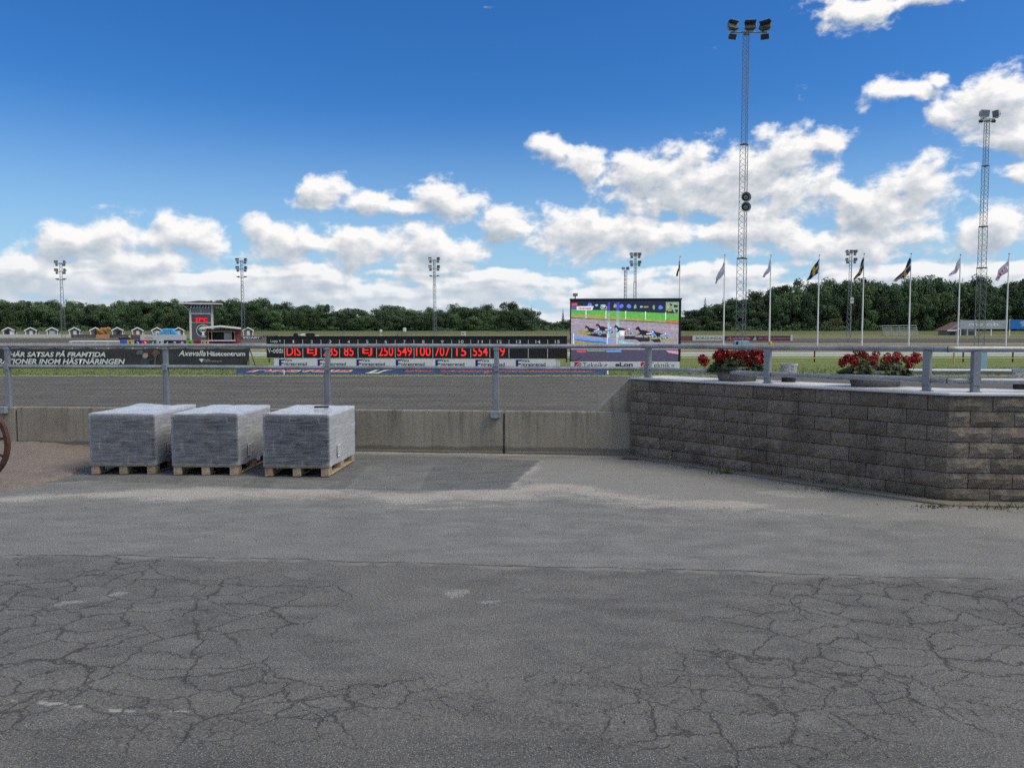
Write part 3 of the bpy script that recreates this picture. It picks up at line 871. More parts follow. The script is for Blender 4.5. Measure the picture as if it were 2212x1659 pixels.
for s_ in [post_s[0] - 2.45] + post_s:
    mb = MB()
    mb.cbox(s_ - 0.033, s_ + 0.033, 0.080, 0.088, 0.50, RZ_TOP - 0.02, 0.003)
    mb.cbox(s_ + 0.0275, s_ + 0.0345, 0.088, 0.140, 0.50, RZ_TOP - 0.02, 0.002)
    mb.cbox(s_ - 0.0345, s_ - 0.0275, 0.088, 0.140, 0.50, RZ_TOP - 0.02, 0.002)
    po = mb.build('post', M_post, railing)
    mb = MB(); mb.cbox(s_ - 0.072, s_ + 0.072, -0.075, -0.002, WTOP - 0.095, WTOP + 0.012, 0.008)
    mb.build('foot_bracket', M_galv, railing)
    mb = MB(); mb.cbox(s_ - 0.038, s_ + 0.038, 0.062, 0.079, RZ_MID - 0.05, RZ_MID + 0.05, 0.004)
    for zz in (-0.03, 0.03):
        for xx in (-0.024, 0.024): mb.tube((s_ + xx, 0.052, RZ_MID + zz), (s_ + xx, 0.064, RZ_MID + zz), 0.007, 6)
    mb.build('rail_clamp', M_post, railing)
    mb = MB(); mb.cbox(s_ - 0.045, s_ + 0.045, 0.070, 0.15, RZ_TOP - 0.060, RZ_TOP - 0.033, 0.004)
    mb.build('rail_saddle', M_post, railing)
# chain link between middle rail and barrier top
edges = [post_s[0] - 2.45] + post_s + [wall_s(1300)]
def link_panel(a, e):
    mb = MB(); z0, z1 = WTOP + 0.015, RZ_MID - 0.03
    stp, r_ = 0.075, 0.0010
    h_ = z1 - z0
    k = a - h_
    while k < e:
        for sgn in (1, -1):
            x0, x1 = (k, k + h_) if sgn > 0 else (k + h_, k)
            za, zb, xa, xb = z0, z1, x0, x1
            lo, hi = (xa, xb) if xa < xb else (xb, xa)
            if hi <= a or lo >= e: continue
            def cl_(x): return z0 + (x - xa) / (xb - xa) * h_
            p, q = max(min(xa, xb), a), min(max(xa, xb), e)
            mb.tube((p, 0.12 + 0.002 * sgn, cl_(p)), (q, 0.12 + 0.002 * sgn, cl_(q)), r_, 3, caps=False)
        k += stp
    mb.tube((a, 0.122, z0), (e, 0.122, z0), 0.003, 4); mb.tube((a, 0.122, z1), (e, 0.122, z1), 0.003, 4)
    return mb
for a, e in zip(edges[:-1], edges[1:]):
    o = link_panel(a + 0.05, e - 0.05).build('chain_link', M_wire, railing)
    o['kind'] = 'stuff'
    mb = MB(); mb.tube((e - 0.055, 0.118, WTOP), (e - 0.055, 0.118, RZ_MID), 0.006, 6); mb.build('stretcher_bar', M_galv, railing)

# ------------------------------------------------------------------ split-face block wall
m, t, b = mat('split face block')
pos = t.n('ShaderNodeNewGeometry').outputs['Position']
oi = t.n('ShaderNodeObjectInfo')
n1 = t.noise(pos, 2.0, 5.0, 0.6)[0]; n2 = t.noise(pos, 26.0, 6.0, 0.65)[0]; n3 = t.noise(pos, 120.0, 3.0, 0.7)[0]
c = t.mix(oi.outputs['Random'], (0.205, 0.170, 0.134), (0.315, 0.270, 0.216))
c = t.mix(t.lin(n2, 0.3, 0.72, 0.0, 0.70), c, (0.085, 0.076, 0.066))
sp = t.sep(pos)
stain = t.noise(t.xyz(t.m('MULTIPLY', sp[0], 2.6), t.m('MULTIPLY', sp[1], 2.6), t.m('MULTIPLY', sp[2], 1.1)), 1.0, 5.0, 0.62)[0]
c = t.mix(t.m('MULTIPLY', t.step(stain, 0.48, 0.72), 0.58), c, (0.055, 0.046, 0.038))
c = t.mix(t.m('MULTIPLY', t.step(n3, 0.58, 0.75), 0.4), c, (0.22, 0.21, 0.19))
moss = t.m('MULTIPLY', t.step(t.m('ADD', sp[2], t.m('MULTIPLY', n1, 0.3)), 0.30, 0.14), t.step(sp[0], 3.4, 4.4))
c = t.mix(t.m('MULTIPLY', moss, 0.45), c, (0.055, 0.060, 0.022))
t.put(b.inputs['Base Color'], c); t.put(b.inputs['Roughness'], 0.92); b.inputs['Specular IOR Level'].default_value = 0.25
bump(t, b, t.m('ADD', n2, t.m('MULTIPLY', n3, 0.3)), 1.0, 0.022)
M_block = m

NC, CH = 7, 0.1585
WH = NC * CH
A_ = Vector((1.70, 10.95, 0)); B_ = Vector((4.46, 7.77, 0)); C_ = Vector((8.2, 7.42, 0))
blockwall = thing('block_wall', A_, 'angled grey brown split face block wall with flower bowls on its coping', 'wall')
def block_mesh(L, seed):
    """Rough-split face on -Y, plain sides; 34 faces."""
    rg = random.Random(seed)
    nx, nz = (5, 3) if L > 0.25 else (3, 3)
    vs, fs = [], []
    g_ = 0.0035
    for j in range(nz + 1):
        for i in range(nx + 1):
            u, v_ = i / nx, j / nz
            edge = min(u, 1 - u) * L < 0.02 or min(v_, 1 - v_) * CH < 0.02
            y = 0.012 + rg.uniform(-0.002, 0.002) if edge else rg.uniform(-0.020, 0.004)
            uu = u if i in (0, nx) else u + rg.uniform(-.05, .05)
            vv = v_ if j in (0, nz) else v_ + rg.uniform(-.07, .07)
            vs.append((g_ + uu * (L - 2 * g_), y, g_ + vv * (CH - 2 * g_)))
    idx = lambda i, j: j * (nx + 1) + i
    for j in range(nz):
        for i in range(nx): fs.append((idx(i, j), idx(i+1, j), idx(i+1, j+1), idx(i, j+1)))
    ring = [idx(i, 0) for i in range(nx + 1)] + [idx(nx, j) for j in range(1, nz + 1)] + [idx(i, nz) for i in range(nx - 1, -1, -1)] + [idx(0, j) for j in range(nz - 1, 0, -1)]
    k = len(vs)
    for q in ring: vs.append((vs[q][0], 0.16, vs[q][2]))
    n = len(ring)
    for i in range(n): fs.append((ring[(i+1) % n], ring[i], k + i, k + (i+1) % n))
    fs.append(tuple(range(k + n - 1, k - 1, -1)))
    me = bpy.data.meshes.new('block'); me.from_pydata(vs, [], fs); me.materials.append(M_block); me.update()
    return me
_bl = {}
def block_variant(L, seed):
    key = (round(L, 3), seed)
    if key not in _bl: _bl[key] = block_mesh(L, hash(key) & 0xffff)
    return _bl[key]
def lay(p0, p1, full, odd_first, even_first):
    d = (p1 - p0); L = d.length; ang = math.atan2(d.y, d.x); d.normalize()
    for r_ in range(NC):
        s_ = 0.0
        first = odd_first if r_ % 2 == 0 else even_first
        w_ = first
        while s_ < L - 0.02:
            w_ = min(w_, L - s_)
            if L - s_ - w_ < 0.06: w_ = L - s_
            q = p0 + d * s_
            zc = (NC - 1 - r_) * CH
            nrm = Vector((d.y, -d.x, 0)) * rng.uniform(-0.004, 0.004)
            child('block', block_variant(w_, rng.randrange(6)), blockwall, (q.x - A_.x + nrm.x, q.y - A_.y + nrm.y, zc), (0, 0, ang))
            s_ += w_; w_ = full
lay(A_, B_, 0.408, 0.33, 0.12)
lay(B_ + Vector((0.002, 0.0, 0)), C_, 0.43, 0.43, 0.215)
def offs(pts, dists):
    return pts
ab = (B_ - A_).normalized(); bc = (C_ - B_).normalized()
nab, nbc = Vector((ab.y, -ab.x, 0)), Vector((bc.y, -bc.x, 0))       # towards the viewer
def corner(off):
    """Point at the bend moved out by off on both faces."""
    n0, n1_ = nab * off, nbc * off
    M_ = Matrix(((nab.x, nab.y), (nbc.x, nbc.y))); rhs = Vector((off, off))
    s_ = M_.inverted() @ rhs
    return B_ + Vector((s_.x, s_.y, 0))
def slab(name, f_out, depth, z0, z1, m_, parent=blockwall, c=0.004, end_ext=0.0):
    fr = [A_ + nab * f_out - ab * end_ext, corner(f_out), C_ + nbc * f_out]
    bk = [C_ - nbc * depth, corner(-depth), A_ - nab * depth - ab * end_ext]
    ring = [p - A_ for p in fr + bk]
    bm = bmesh.new()
    lo = [bm.verts.new((p.x, p.y, z0)) for p in ring]; hi = [bm.verts.new((p.x, p.y, z1)) for p in ring]
    bm.faces.new(hi); bm.faces.new(lo[::-1])
    n = len(ring)
    for i in range(n): bm.faces.new((lo[i], lo[(i+1) % n], hi[(i+1) % n], hi[i]))
    bmesh.ops.bevel(bm, geom=[e for e in bm.edges], offset=c, segments=1, affect='EDGES')
    me = bpy.data.meshes.new(name); bm.to_mesh(me); bm.free(); me.materials.append(m_)
    return child(name, me, parent)
m, t, b = mat('coping slab')
pos = t.n('ShaderNodeNewGeometry').outputs['Position']
n1 = t.noise(pos, 2.5, 6.0, 0.6)[0]; n2 = t.noise(pos, 40.0, 3.0, 0.6)[0]
c = t.mix(t.lin(n1, 0.3, 0.7), (0.50, 0.50, 0.50), (0.68, 0.68, 0.69))
c = t.mix(t.lin(n2, 0.4, 0.8, 0.0, 0.3), c, (0.22, 0.21, 0.20))
t.put(b.inputs['Base Color'], c); t.put(b.inputs['Roughness'], 0.45)
bump(t, b, n2, 0.15, 0.003)
M_coping = m
slab('core', -0.10, 0.70, -0.25, WH - 0.004, M_conc)
slab('coping', 0.022, 0.76, WH + 0.002, WH + 0.030, M_coping)
slab('footing', 0.15, 0.2, -0.25, 0.030, M_conc, c=0.012)
# sloping concrete wing that closes the end of the wall above the barrier
mb = MB()
e1 = Vector((A_.x + 0.10, A_.y + 0.10, 0)) - WL
sA = wall_s(1368); sB = wall_s(1288)
mb.poly([(sB, WTOP - 0.05), (sA + 0.12, WTOP - 0.05), (sA + 0.12, WH + 0.02), (sA - 0.01, WH + 0.02)], 0.135, 0.255)
o = mb.build('wing_panel', M_conc, None, WL, (0, 0, wang))
wing = tag(o, 'small sloping concrete wing between the barrier and the block wall', 'wing wall'); o.name = 'wing_wall'
mb = MB()
p0, p1 = Vector((sB - 0.02, 0.125, WTOP)), Vector((sA - 0.01, 0.125, WH + 0.035))
mb.tube(p0, p1, 0.008, 6)
rod = mb.build('edge_rod', M_lgrey, wing)
# railing on top of the block wall, set back from the coping edge
wr = thing('steel_railing', A_, 'galvanised two rail steel railing bolted along the coping of the block wall', 'railing')
off = -0.14
p_start = Vector((at(1398, 760, 10.9).x, 10.9, 0))
pa, pb_, pc_ = A_ + nab * off + ab * 0.12, corner(off), C_ + nbc * off
zt, zm = RZ_TOP, RZ_MID
def rel(p, z_): return (p.x - A_.x, p.y - A_.y, z_)
for z_, r_, nm in ((zt, 0.032, 'top_rail'), (zm, 0.030, 'middle_rail')):
    pts = [rel(pa - ab * 0.05, z_)] + [rel(pa.lerp(pb_, u), z_ + 0.003 * math.sin(u * 9)) for u in np.linspace(0.05, 0.94, 10)]
    pts += [rel(pb_ + (pb_ - pa).normalized() * -0.08, z_), rel(pb_, z_), rel(pb_ + bc * 0.08, z_)] + [rel(pb_.lerp(pc_, u), z_) for u in (0.1, 0.4, 0.7, 1.0)]
    mb = MB(); mb.path(pts, r_, 14); auto_smooth(mb.build(nm, M_galv, wr), 60)
    mb = MB(); q = pb_ - (pb_ - pa).normalized() * 0.02; mb.tube(rel(q, z_), rel(q + ab * 0.012, z_), r_ + 0.002, 14); mb.build('sleeve_joint', M_dgrey, wr)
def near_post(base, d_):
    n_ = Vector((d_.y, -d_.x, 0)); ang = math.atan2(d_.y, d_.x)
    M_ = Matrix.Translation(Vector(rel(base, 0))) @ Matrix.Rotation(ang, 4, 'Z')
    mb = MB()
    for (x0, x1, y0, y1) in ((-0.034, 0.034, -0.050, -0.043), (0.028, 0.0345, -0.043, 0.022), (-0.0345, -0.028, -0.043, 0.022)):
        mb.box(x0, x1, y0, y1, WH + 0.03, zt - 0.02, M=M_)
    mb.build('post', M_post, wr)
    mb = MB(); mb.box(-0.038, 0.038, -0.060, -0.051, zm - 0.045, zm + 0.045, M=M_)
    for xx in (-.024, .024):
        mb.tube(M_ @ Vector((xx, -0.068, zm - 0.06)), M_ @ Vector((xx, -0.058, zm - 0.06)), 0.006, 6)
    mb.build('rail_clamp', M_post, wr)
    mb = MB(); mb.box(-0.048, 0.048, -0.062, 0.045, WH + 0.0305, WH + 0.038, M=M_); mb.build('base_plate', M_post, wr)
def on_line(p0, p1, x):
    d = ray(x, HORIZON); e = p1 - p0
    k = (p0.x * e.y - p0.y * e.x) / (d.x * e.y - d.y * e.x)
    return Vector((d.x * k, d.y * k, 0))
for x in (1402, 1661): near_post(on_line(pa, pb_, x), ab)
near_post(on_line(pa, pb_, 2006), ab)
near_post(on_line(pb_, pc_, 2108), bc)
# low rail along the rear edge of the wall
br = thing('guard_rail', (5.2, 10.1, 0), 'single lower galvanised rail behind the right end of the block wall', 'rail')
mb = MB(); mb.path([(0.0, 0.05, 1.262), (1.5, -0.05, 1.262), (4.5, -0.35, 1.262)], 0.033, 12); auto_smooth(mb.build('rail', M_galv, br))
for x in (-0.05, 4.4):
    mb = MB(); mb.cbox(x - .045, x + .045, 0.08 - .09 * x, 0.13 - .09 * x, -0.2, 1.29, 0.004); mb.build('post', M_post, br)

# ------------------------------------------------------------------ flower bowls and buckets on the coping
M_bowl = soil('concrete bowl', (0.20, 0.197, 0.19), (0.28, 0.275, 0.268), (0.13, 0.127, 0.122), 6.0, 40.0, (1, 1, 1), 0.3, 0.004)
M_leaf = plain('geranium leaves', (0.035, 0.060, 0.018), 0.6, var=0.45, scale=18.0, spec=0.3)
M_leaf2 = plain('pale geranium leaves', (0.085, 0.105, 0.035), 0.6, var=0.35, scale=18.0, spec=0.3)
M_petal = plain('red petals', (0.25, 0.003, 0.007), 0.55, var=0.35, scale=25.0, spec=0.25)
M_drygrass = plain('dry straw stalks', (0.36, 0.29, 0.15), 0.8, var=0.3, scale=10.0)
TOPZ = WH + 0.030
def flower_bowl(loc, rx, label, heads, seed, grass_c):
    rg = random.Random(seed)
    o = thing('flower_bowl', loc, label, 'planter', 'red geranium bowls on the wall')
    mb = MB()
    mb.lathe([(rx * 0.80, 0.0), (rx * 0.84, 0.006), (rx * 0.93, 0.09), (rx * 1.0, 0.175), (rx * 0.985, 0.187), (rx * 0.93, 0.185), (rx * 0.90, 0.15)], 36, sy=0.62)
    auto_smooth(mb.build('bowl', M_bowl, o), 50)
    mb = MB(); mb.lathe([(rx * 0.9, 0.150), (rx * 0.5, 0.165), (0.02, 0.17)], 24, sy=0.62); mb.build('soil', plain('potting soil', (0.03, 0.022, 0.016), 0.95), o)
    # leaves: rounded scalloped discs on short stems
    def leaf(mb, c_, r_, nrm, mi):
        a_ = nrm.orthogonal().normalized(); b2 = nrm.cross(a_)
        n = 7; ph = rg.uniform(0, 6.28)
        vs = [c_ - nrm * r_ * 0.25]
        for k in range(n):
            tt = ph + 2 * math.pi * k / n * 0.93
            rr = r_ * (1.0 + 0.12 * (k % 2))
            vs.append(c_ + (a_ * math.cos(tt) + b2 * math.sin(tt)) * rr + nrm * rg.uniform(-.15, .15) * r_)
        mb.add(vs, [(0, k + 1, k + 2) for k in range(n - 1)], mi)
    mb = MB()
    for _ in range(820):
        tt = rg.uniform(0, 2 * math.pi); q = math.sqrt(rg.random())
        x = math.cos(tt) * q * rx * 1.34; y = math.sin(tt) * q * rx * 0.78
        bump_ = 1.0 - 0.65 * q * q
        gap = 0.35 if abs(x - grass_c) < rx * 0.16 else 1.0
        z_ = 0.12 + rg.uniform(0.0, 0.20) * bump_ * gap * (1 + 0.3 * math.sin(x * 17 + seed))
        nrm = Vector((x * 1.6 + rg.gauss(0, .3), y * 1.6 - 0.35 + rg.gauss(0, .3), 0.55 + rg.random())).normalized()
        leaf(mb, Vector((x, y, z_)), rg.uniform(0.018, 0.034), nrm, 0 if rg.random() < 0.72 else 1)
    o1 = mb.build('foliage', [M_leaf, M_leaf2], o); o1['kind'] = 'stuff'
    # flower heads: balls of small petals
    for (hx, hz, hr, hy) in heads:
        mb = MB()
        for _ in range(95):
            n_ = Vector((rg.gauss(0, 1), rg.gauss(0, 1), rg.gauss(0.25, 0.9))).normalized()
            c_ = Vector((hx, hy, hz)) + n_ * hr * rg.uniform(0.72, 1.0) * (1.0 if n_.z > -0.3 else 0.75)
            a_ = n_.orthogonal().normalized(); a_ = Matrix.Rotation(rg.uniform(0, 6.28), 3, n_) @ a_; b2 = n_.cross(a_); s_ = hr * rg.uniform(0.22, 0.34)
            mb.add([c_ - a_ * s_ * .3, c_ + b2 * s_ + n_ * s_ * .3, c_ + a_ * s_ + n_ * .2 * s_, c_ - b2 * s_ + n_ * s_ * .3], [(0, 1, 2), (0, 2, 3)])
        fh = mb.build('flower_head', M_petal, o)
        mb = MB(); mb.tube((hx * 0.9, hy * 0.8, 0.14), (hx, hy, hz - hr * .6), 0.003, 4); mb.build('stem', M_leaf2, fh)
    # dry grass tuft and straggling stalks
    mb = MB()
    for k in range(90):
        x = grass_c + rg.gauss(0, rx * 0.13) if k < 62 else rg.uniform(-rx, rx) * 0.9
        y = rg.uniform(-.5, .3) * rx * 0.6
        l_ = rg.uniform(0.10, 0.30); dx = rg.gauss(0, 0.09); dy = rg.gauss(-0.04, .06)
        p = [Vector((x, y, 0.15)), Vector((x + dx * .4, y + dy * .4, 0.15 + l_ * .6)), Vector((x + dx * 1.2, y + dy * 1.1, 0.15 + l_ * rg.uniform(.55, 1.0)))]
        mb.path(p, [0.0022, 0.0018, 0.0008], 3)
    o2 = mb.build('dry_grass_tuft', M_drygrass, o); o2['kind'] = 'stuff'
    return o
def coping_pt(x, y):                                              # point on the coping seen at (x, y)
    d = ray(x, y); k = (TOPZ - EYE) / d.z
    return Vector((d.x * k, d.y * k, TOPZ))
def heads_from(loc, lst):
    out = []
    for (x, y, r_) in lst:
        q = at(x, y, loc.y - 0.06); out.append((q.x - loc.x, q.z - loc.z, 1.18 * r_ * loc.y / F0, -0.06 + random.Random(x).uniform(-.09, .06)))
    return out
L1 = coping_pt(1584, 824) + Vector((0.09, 0.14, 0))
flower_bowl(L1, px(47, L1.y), 'concrete bowl of red geraniums nearer the left end of the block wall', heads_from(L1, [(1514, 776, 9), (1519, 782, 10), (1553, 770, 12), (1572, 768, 11), (1586, 766, 8), (1607, 771, 10), (1620, 769, 11), (1632, 778, 12), (1628, 760, 9), (1644, 763, 11), (1646, 779, 8), (1560, 762, 8), (1600, 762, 9), (1597, 776, 9), (1614, 782, 8)]), 11, -0.01)
L2 = coping_pt(1890, 836) + Vector((0.06, 0.13, 0))
flower_bowl(L2, px(59, L2.y), 'concrete bowl of red geraniums with dry grass near the bend of the block wall', heads_from(L2, [(1815, 781, 8), (1829, 775, 9), (1843, 774, 8), (1849, 760, 8), (1885, 781, 10), (1893, 774, 6), (1897, 765, 7), (1910, 770, 7), (1868, 768, 7), (1940, 770, 9), (1977, 775, 11), (1967, 781, 8), (1858, 765, 7), (1838, 782, 9), (1822, 787, 8), (1873, 776, 8), (1905, 780, 8), (1928, 776, 8), (1951, 778, 8), (1960, 790, 7)]), 23, -0.06)

m, t, b = mat('foil and gravel tub')
pos = t.n('ShaderNodeTexCoord').outputs['Object']
z_ = t.sep(pos)[2]
n = t.noise(pos, 45.0, 3.0, 0.6)[0]
cc = t.mix(t.step(n, 0.42, 0.58), (0.25, 0.28, 0.27), (0.55, 0.57, 0.56))
t.put(b.inputs['Base Color'], cc); t.put(b.inputs['Roughness'], 0.3); b.inputs['Metallic'].default_value = 0.3
bump(t, b, n, 0.5, 0.006)
M_foil = m
def bucket(loc, w_, h_, label):
    o = thing('bucket', loc, label, 'bucket', 'foil lined buckets on the wall')
    r0, r1 = w_ * 0.40, w_ * 0.5
    mb = MB(); mb.lathe([(r0, 0.0), (r0 * 1.02, 0.005), (r0 + (r1 - r0) * .42, h_ * .46), (r0 + (r1 - r0) * .38, h_ * .46)], 28); auto_smooth(mb.build('lower_tub', M_black, o), 50)
    mb = MB(); mb.lathe([(r0 + (r1 - r0) * .44, h_ * .45), (r1 * 0.97, h_ * .90), (r1 * 0.94, h_ * .88)], 28); auto_smooth(mb.build('upper_tub', M_foil, o), 60)
    mb = MB(); mb.lathe([(r1 * 0.98, h_ * .88), (r1 * 1.04, h_ * .90), (r1 * 1.04, h_), (r1 * 0.96, h_), (r1 * 0.95, h_ * .93)], 28); auto_smooth(mb.build('rim', M_lgrey, o), 50)
q = coping_pt(1709, 826); bucket(q + Vector((0, 0.09, 0)), px(36, q.y), 0.235, 'small clear topped bucket with black lower half standing between the flower bowls')
q = coping_pt(2217, 842); bucket(q + Vector((0, 0.09, 0)), px(36, q.y), 0.225, 'small clear topped bucket cut by the right edge of the picture')

# ------------------------------------------------------------------ wrapped paving stones on pallets
m, t, b = mat('stretch film')
tcn = t.n('ShaderNodeTexCoord')
pos = tcn.outputs['Object']
nl = t.noise(t.v('MULTIPLY', pos, (2.0, 2.0, 16.0)), 2.0, 6.0, 0.65, dist=0.6)[0]
ns = t.noise(t.v('MULTIPLY', pos, (9.0, 9.0, 3.0)), 2.2, 4.0, 0.6)[0]
nb = t.noise(pos, 2.4, 3.0, 0.5)[0]
t.put(b.inputs['Base Color'], (0.56, 0.575, 0.62))
t.put(b.inputs['Roughness'], t.lin(nb, 0.3, 0.7, 0.10, 0.28))
b.inputs['Specular IOR Level'].default_value = 0.75
bump(t, b, t.m('ADD', nl, t.m('MULTIPLY', ns, 0.7)), 0.45, 0.016)
tr_ = t.n('ShaderNodeBsdfTransparent'); t.put(tr_.inputs[0], (0.80, 0.83, 0.88))
mx = t.n('ShaderNodeMixShader')
lw = t.n('ShaderNodeLayerWeight'); lw.inputs[0].default_value = 0.45
opac = t.m('ADD', t.m('ADD', t.lin(nl, 0.35, 0.72, 0.04, 0.30), t.m('MULTIPLY', t.step(ns, 0.58, 0.74), 0.16)), t.m('ADD', t.m('MULTIPLY', lw.outputs['Facing'], 0.95), t.m('MULTIPLY', t.step(nl, 0.64, 0.76), 0.6)), clamp=True)  # the strongest pale streaks are wrap highlights put into the opacity
t.put(mx.inputs[0], opac)
m.node_tree.links.new(tr_.outputs[0], mx.inputs[1]); m.node_tree.links.new(b.outputs[0], mx.inputs[2])
m.node_tree.links.new(mx.outputs[0], [n for n in m.node_tree.nodes if n.type == 'OUTPUT_MATERIAL'][0].inputs[0])
M_film = m
PW, PD, PH = 0.80, 1.22, 0.144
pal_meshes = {}
def board_mesh(key, sx, sy, sz):
    if key not in pal_meshes:
        mb = MB(); mb.cbox(-sx/2, sx/2, -sy/2, sy/2, 0, sz, 0.003); pal_meshes[key] = mb.mesh('board', M_wood)
    return pal_meshes[key]
def pallet(loc, label, rz):
    o = thing('wooden_pallet', loc, label, 'pallet', 'wooden pallets under the wrapped loads', rz)
    for i in range(3):
        x = -PW/2 + 0.05 + i * (PW - 0.10) / 2
        child('bottom_board', board_mesh('bot', 0.098, PD, 0.020), o, (x, PD/2, 0.001))
        for j in range(3):
            child('block', board_mesh('blk', 0.098 if i != 1 else 0.12, 0.14, 0.078), o, (x, 0.07 + j * (PD - 0.14) / 2, 0.0215))
    for j in range(3):
        child('cross_board', board_mesh('crs', PW, 0.14, 0.021), o, (0, 0.07 + j * (PD - 0.14) / 2, 0.100))
    n = 6
    for i in range(n):
        x = -PW/2 + 0.052 + i * (PW - 0.104) / (n - 1)
        child('top_board', board_mesh('top', 0.104, PD, 0.021), o, (x, PD/2, 0.1215))
    return o
_st = []
for sd_ in range(5):
    mb = MB(); e_ = random.Random(sd_).uniform(0, 0.004)
    mb.cbox(-0.098 + e_, 0.098, -0.1, 0.098 - e_, 0.001, 0.0775, 0.006); _st.append(mb.mesh('paving_stone', M_stonegrey))
def film_mesh(w_, d_, z0, z1, seed, gather):
    """Stretch film: a wrinkled skin around the stack, open below."""
    nx, ny, nz = 26, 38, 22
    vs, fs, idx = [], [], {}
    def put(p):
        key = (round(p[0], 4), round(p[1], 4), round(p[2], 4))
        if key not in idx:
            x, y, z = p
            q = Vector((x * 5.0 + seed * 3.1, y * 5.0, z * 9.0))
            nn = Vector((mnoise.noise(q), mnoise.noise(q + Vector((9, 0, 0))), mnoise.noise(q + Vector((0, 9, 0)))))
            f2 = mnoise.noise(Vector((x * 16 + seed, y * 16, z * 30)))
            out = Vector(((x > w_/2 - 1e-4) - (x < -w_/2 + 1e-4), (y > d_ - 1e-4) - (y < 1e-4), z > z1 - 1e-4))
            k = 0.012 + 0.006 * f2
            dz = nn.z * 0.004
            if z > z1 - 1e-4: dz += 0.010 * (nn.x + 0.4) + gather * 0.05 * max(0, (y / d_ - 0.55)) * (0.6 + mnoise.noise(Vector((x * 7, y * 3, seed))))
            rnd = out.normalized() * k if out.length > 0 else Vector()
            low = 0.012 * mnoise.noise(Vector((x * 4, y * 4, seed))) if z < z0 + 1e-4 else 0.0
            idx[key] = len(vs); vs.append((x + rnd.x + nn.x * 0.003, y + rnd.y + nn.y * 0.003, z + rnd.z * 0.6 + dz + low))
        return idx[key]
    def sheet(f, na, nb_):
        for i in range(na):
            for j in range(nb_):
                fs.append([put(f(i / na, j / nb_)), put(f((i+1) / na, j / nb_)), put(f((i+1) / na, (j+1) / nb_)), put(f(i / na, (j+1) / nb_))])
    X = lambda u: -w_/2 + u * w_
    Z = lambda u: z0 + u * (z1 - z0)
    sheet(lambda u, v: (X(u), 0, Z(v)), nx, nz); sheet(lambda u, v: (X(1-u), d_, Z(v)), nx, nz)
    sheet(lambda u, v: (w_/2, u * d_, Z(v)), ny, nz); sheet(lambda u, v: (-w_/2, (1-u) * d_, Z(v)), ny, nz)
    sheet(lambda u, v: (X(u), v * d_, z1), nx, ny)
    me = bpy.data.meshes.new('stretch_film'); me.from_pydata(vs, [], fs); me.materials.append(M_film)
    me.polygons.foreach_set('use_smooth', [True] * len(fs)); me.update()
    return me
def wrapped_load(loc, label, rz, seed, hh, gather):
    o = thing('wrapped_stone_stack', loc, label, 'paving stones', 'stacks of paving stones wrapped in film', rz)
    rg = random.Random(seed)
    nl_ = 7; z0 = 0.0
    for L in range(nl_):
        for i in range(4):
            for j in range(6):
                if L < nl_ - 1 and 0 < i < 3 and 0 < j < 5: continue
                child('paving_stone', rg.choice(_st), o, (-0.3 + i * 0.2 + rg.uniform(-.002, .002), 0.1 + 0.01 + j * 0.2 + rg.uniform(-.002, .002), L * hh / nl_), (0, 0, rg.choice((0, math.pi))), (1, 1, hh / nl_ / 0.079))
    child('stretch_film', film_mesh(0.80, 1.215, -0.03, hh + 0.004, seed, gather), o)
    mb = MB(); mb.box(0, 0.003, 0, 0.105, 0, 0.15); lb = mb.build('paper_label', M_paper, o, (0.4255, 0.30, 0.055))
    mb = MB()
    for k, w_ in enumerate((.07, .085, .06, .08, .05, .075)): mb.box(0.0031, 0.0042, 0.012, 0.012 + w_, 0.125 - k * 0.02, 0.133 - k * 0.02)
    mb.build('printed_lines', M_print, lb)
    return o
spots = [((199, 1025), (333, 1025), 'leftmost', 0.60, 1.0), ((375, 1028), (513, 1028), 'middle', 0.605, 0.15), ((570, 1031), (712, 1031), 'rightmost', 0.605, 0.35)]
loads = []
for i, (l_, r_, word, hh, ga) in enumerate(spots):
    a, e = gp(*l_), gp(*r_)
    zb = float(plaza_z(np.array([(a[0] + e[0]) / 2]), np.array([a[1] + 0.6]))[0]) + 0.006
    loc = Vector(((a[0] + e[0]) / 2, (a[1] + e[1]) / 2, zb))
    rz = (R(-0.8), R(-1.0), R(-3.0))[i]
    pallet(loc, {'leftmost': 'wooden pallet under the leftmost wrapped stack, beside the grit', 'middle': 'wooden pallet under the middle wrapped stack', 'rightmost': 'wooden pallet under the rightmost wrapped stack'}[word], rz)
    loads.append(wrapped_load(loc + Vector((0, 0, 0.146)), {'leftmost': 'film wrapped stack of grey paving stones with ruffled top, leftmost of the three', 'middle': 'film wrapped stack of grey paving stones, middle of the three', 'rightmost': 'film wrapped stack of grey paving stones, rightmost of the three'}[word], rz, 3 + i, hh, ga))
q = loads[2].location
mb = MB(); mb.cbox(-0.09, 0.09, -0.035, 0.035, 0.0, 0.022, 0.004)
tag(mb.build('dark_bar', M_black, None, (q.x + 0.16, q.y + 0.62, q.z + 0.640), (0, 0, R(4))), 'short flat dark bar lying on the rightmost wrapped stack', 'bar')

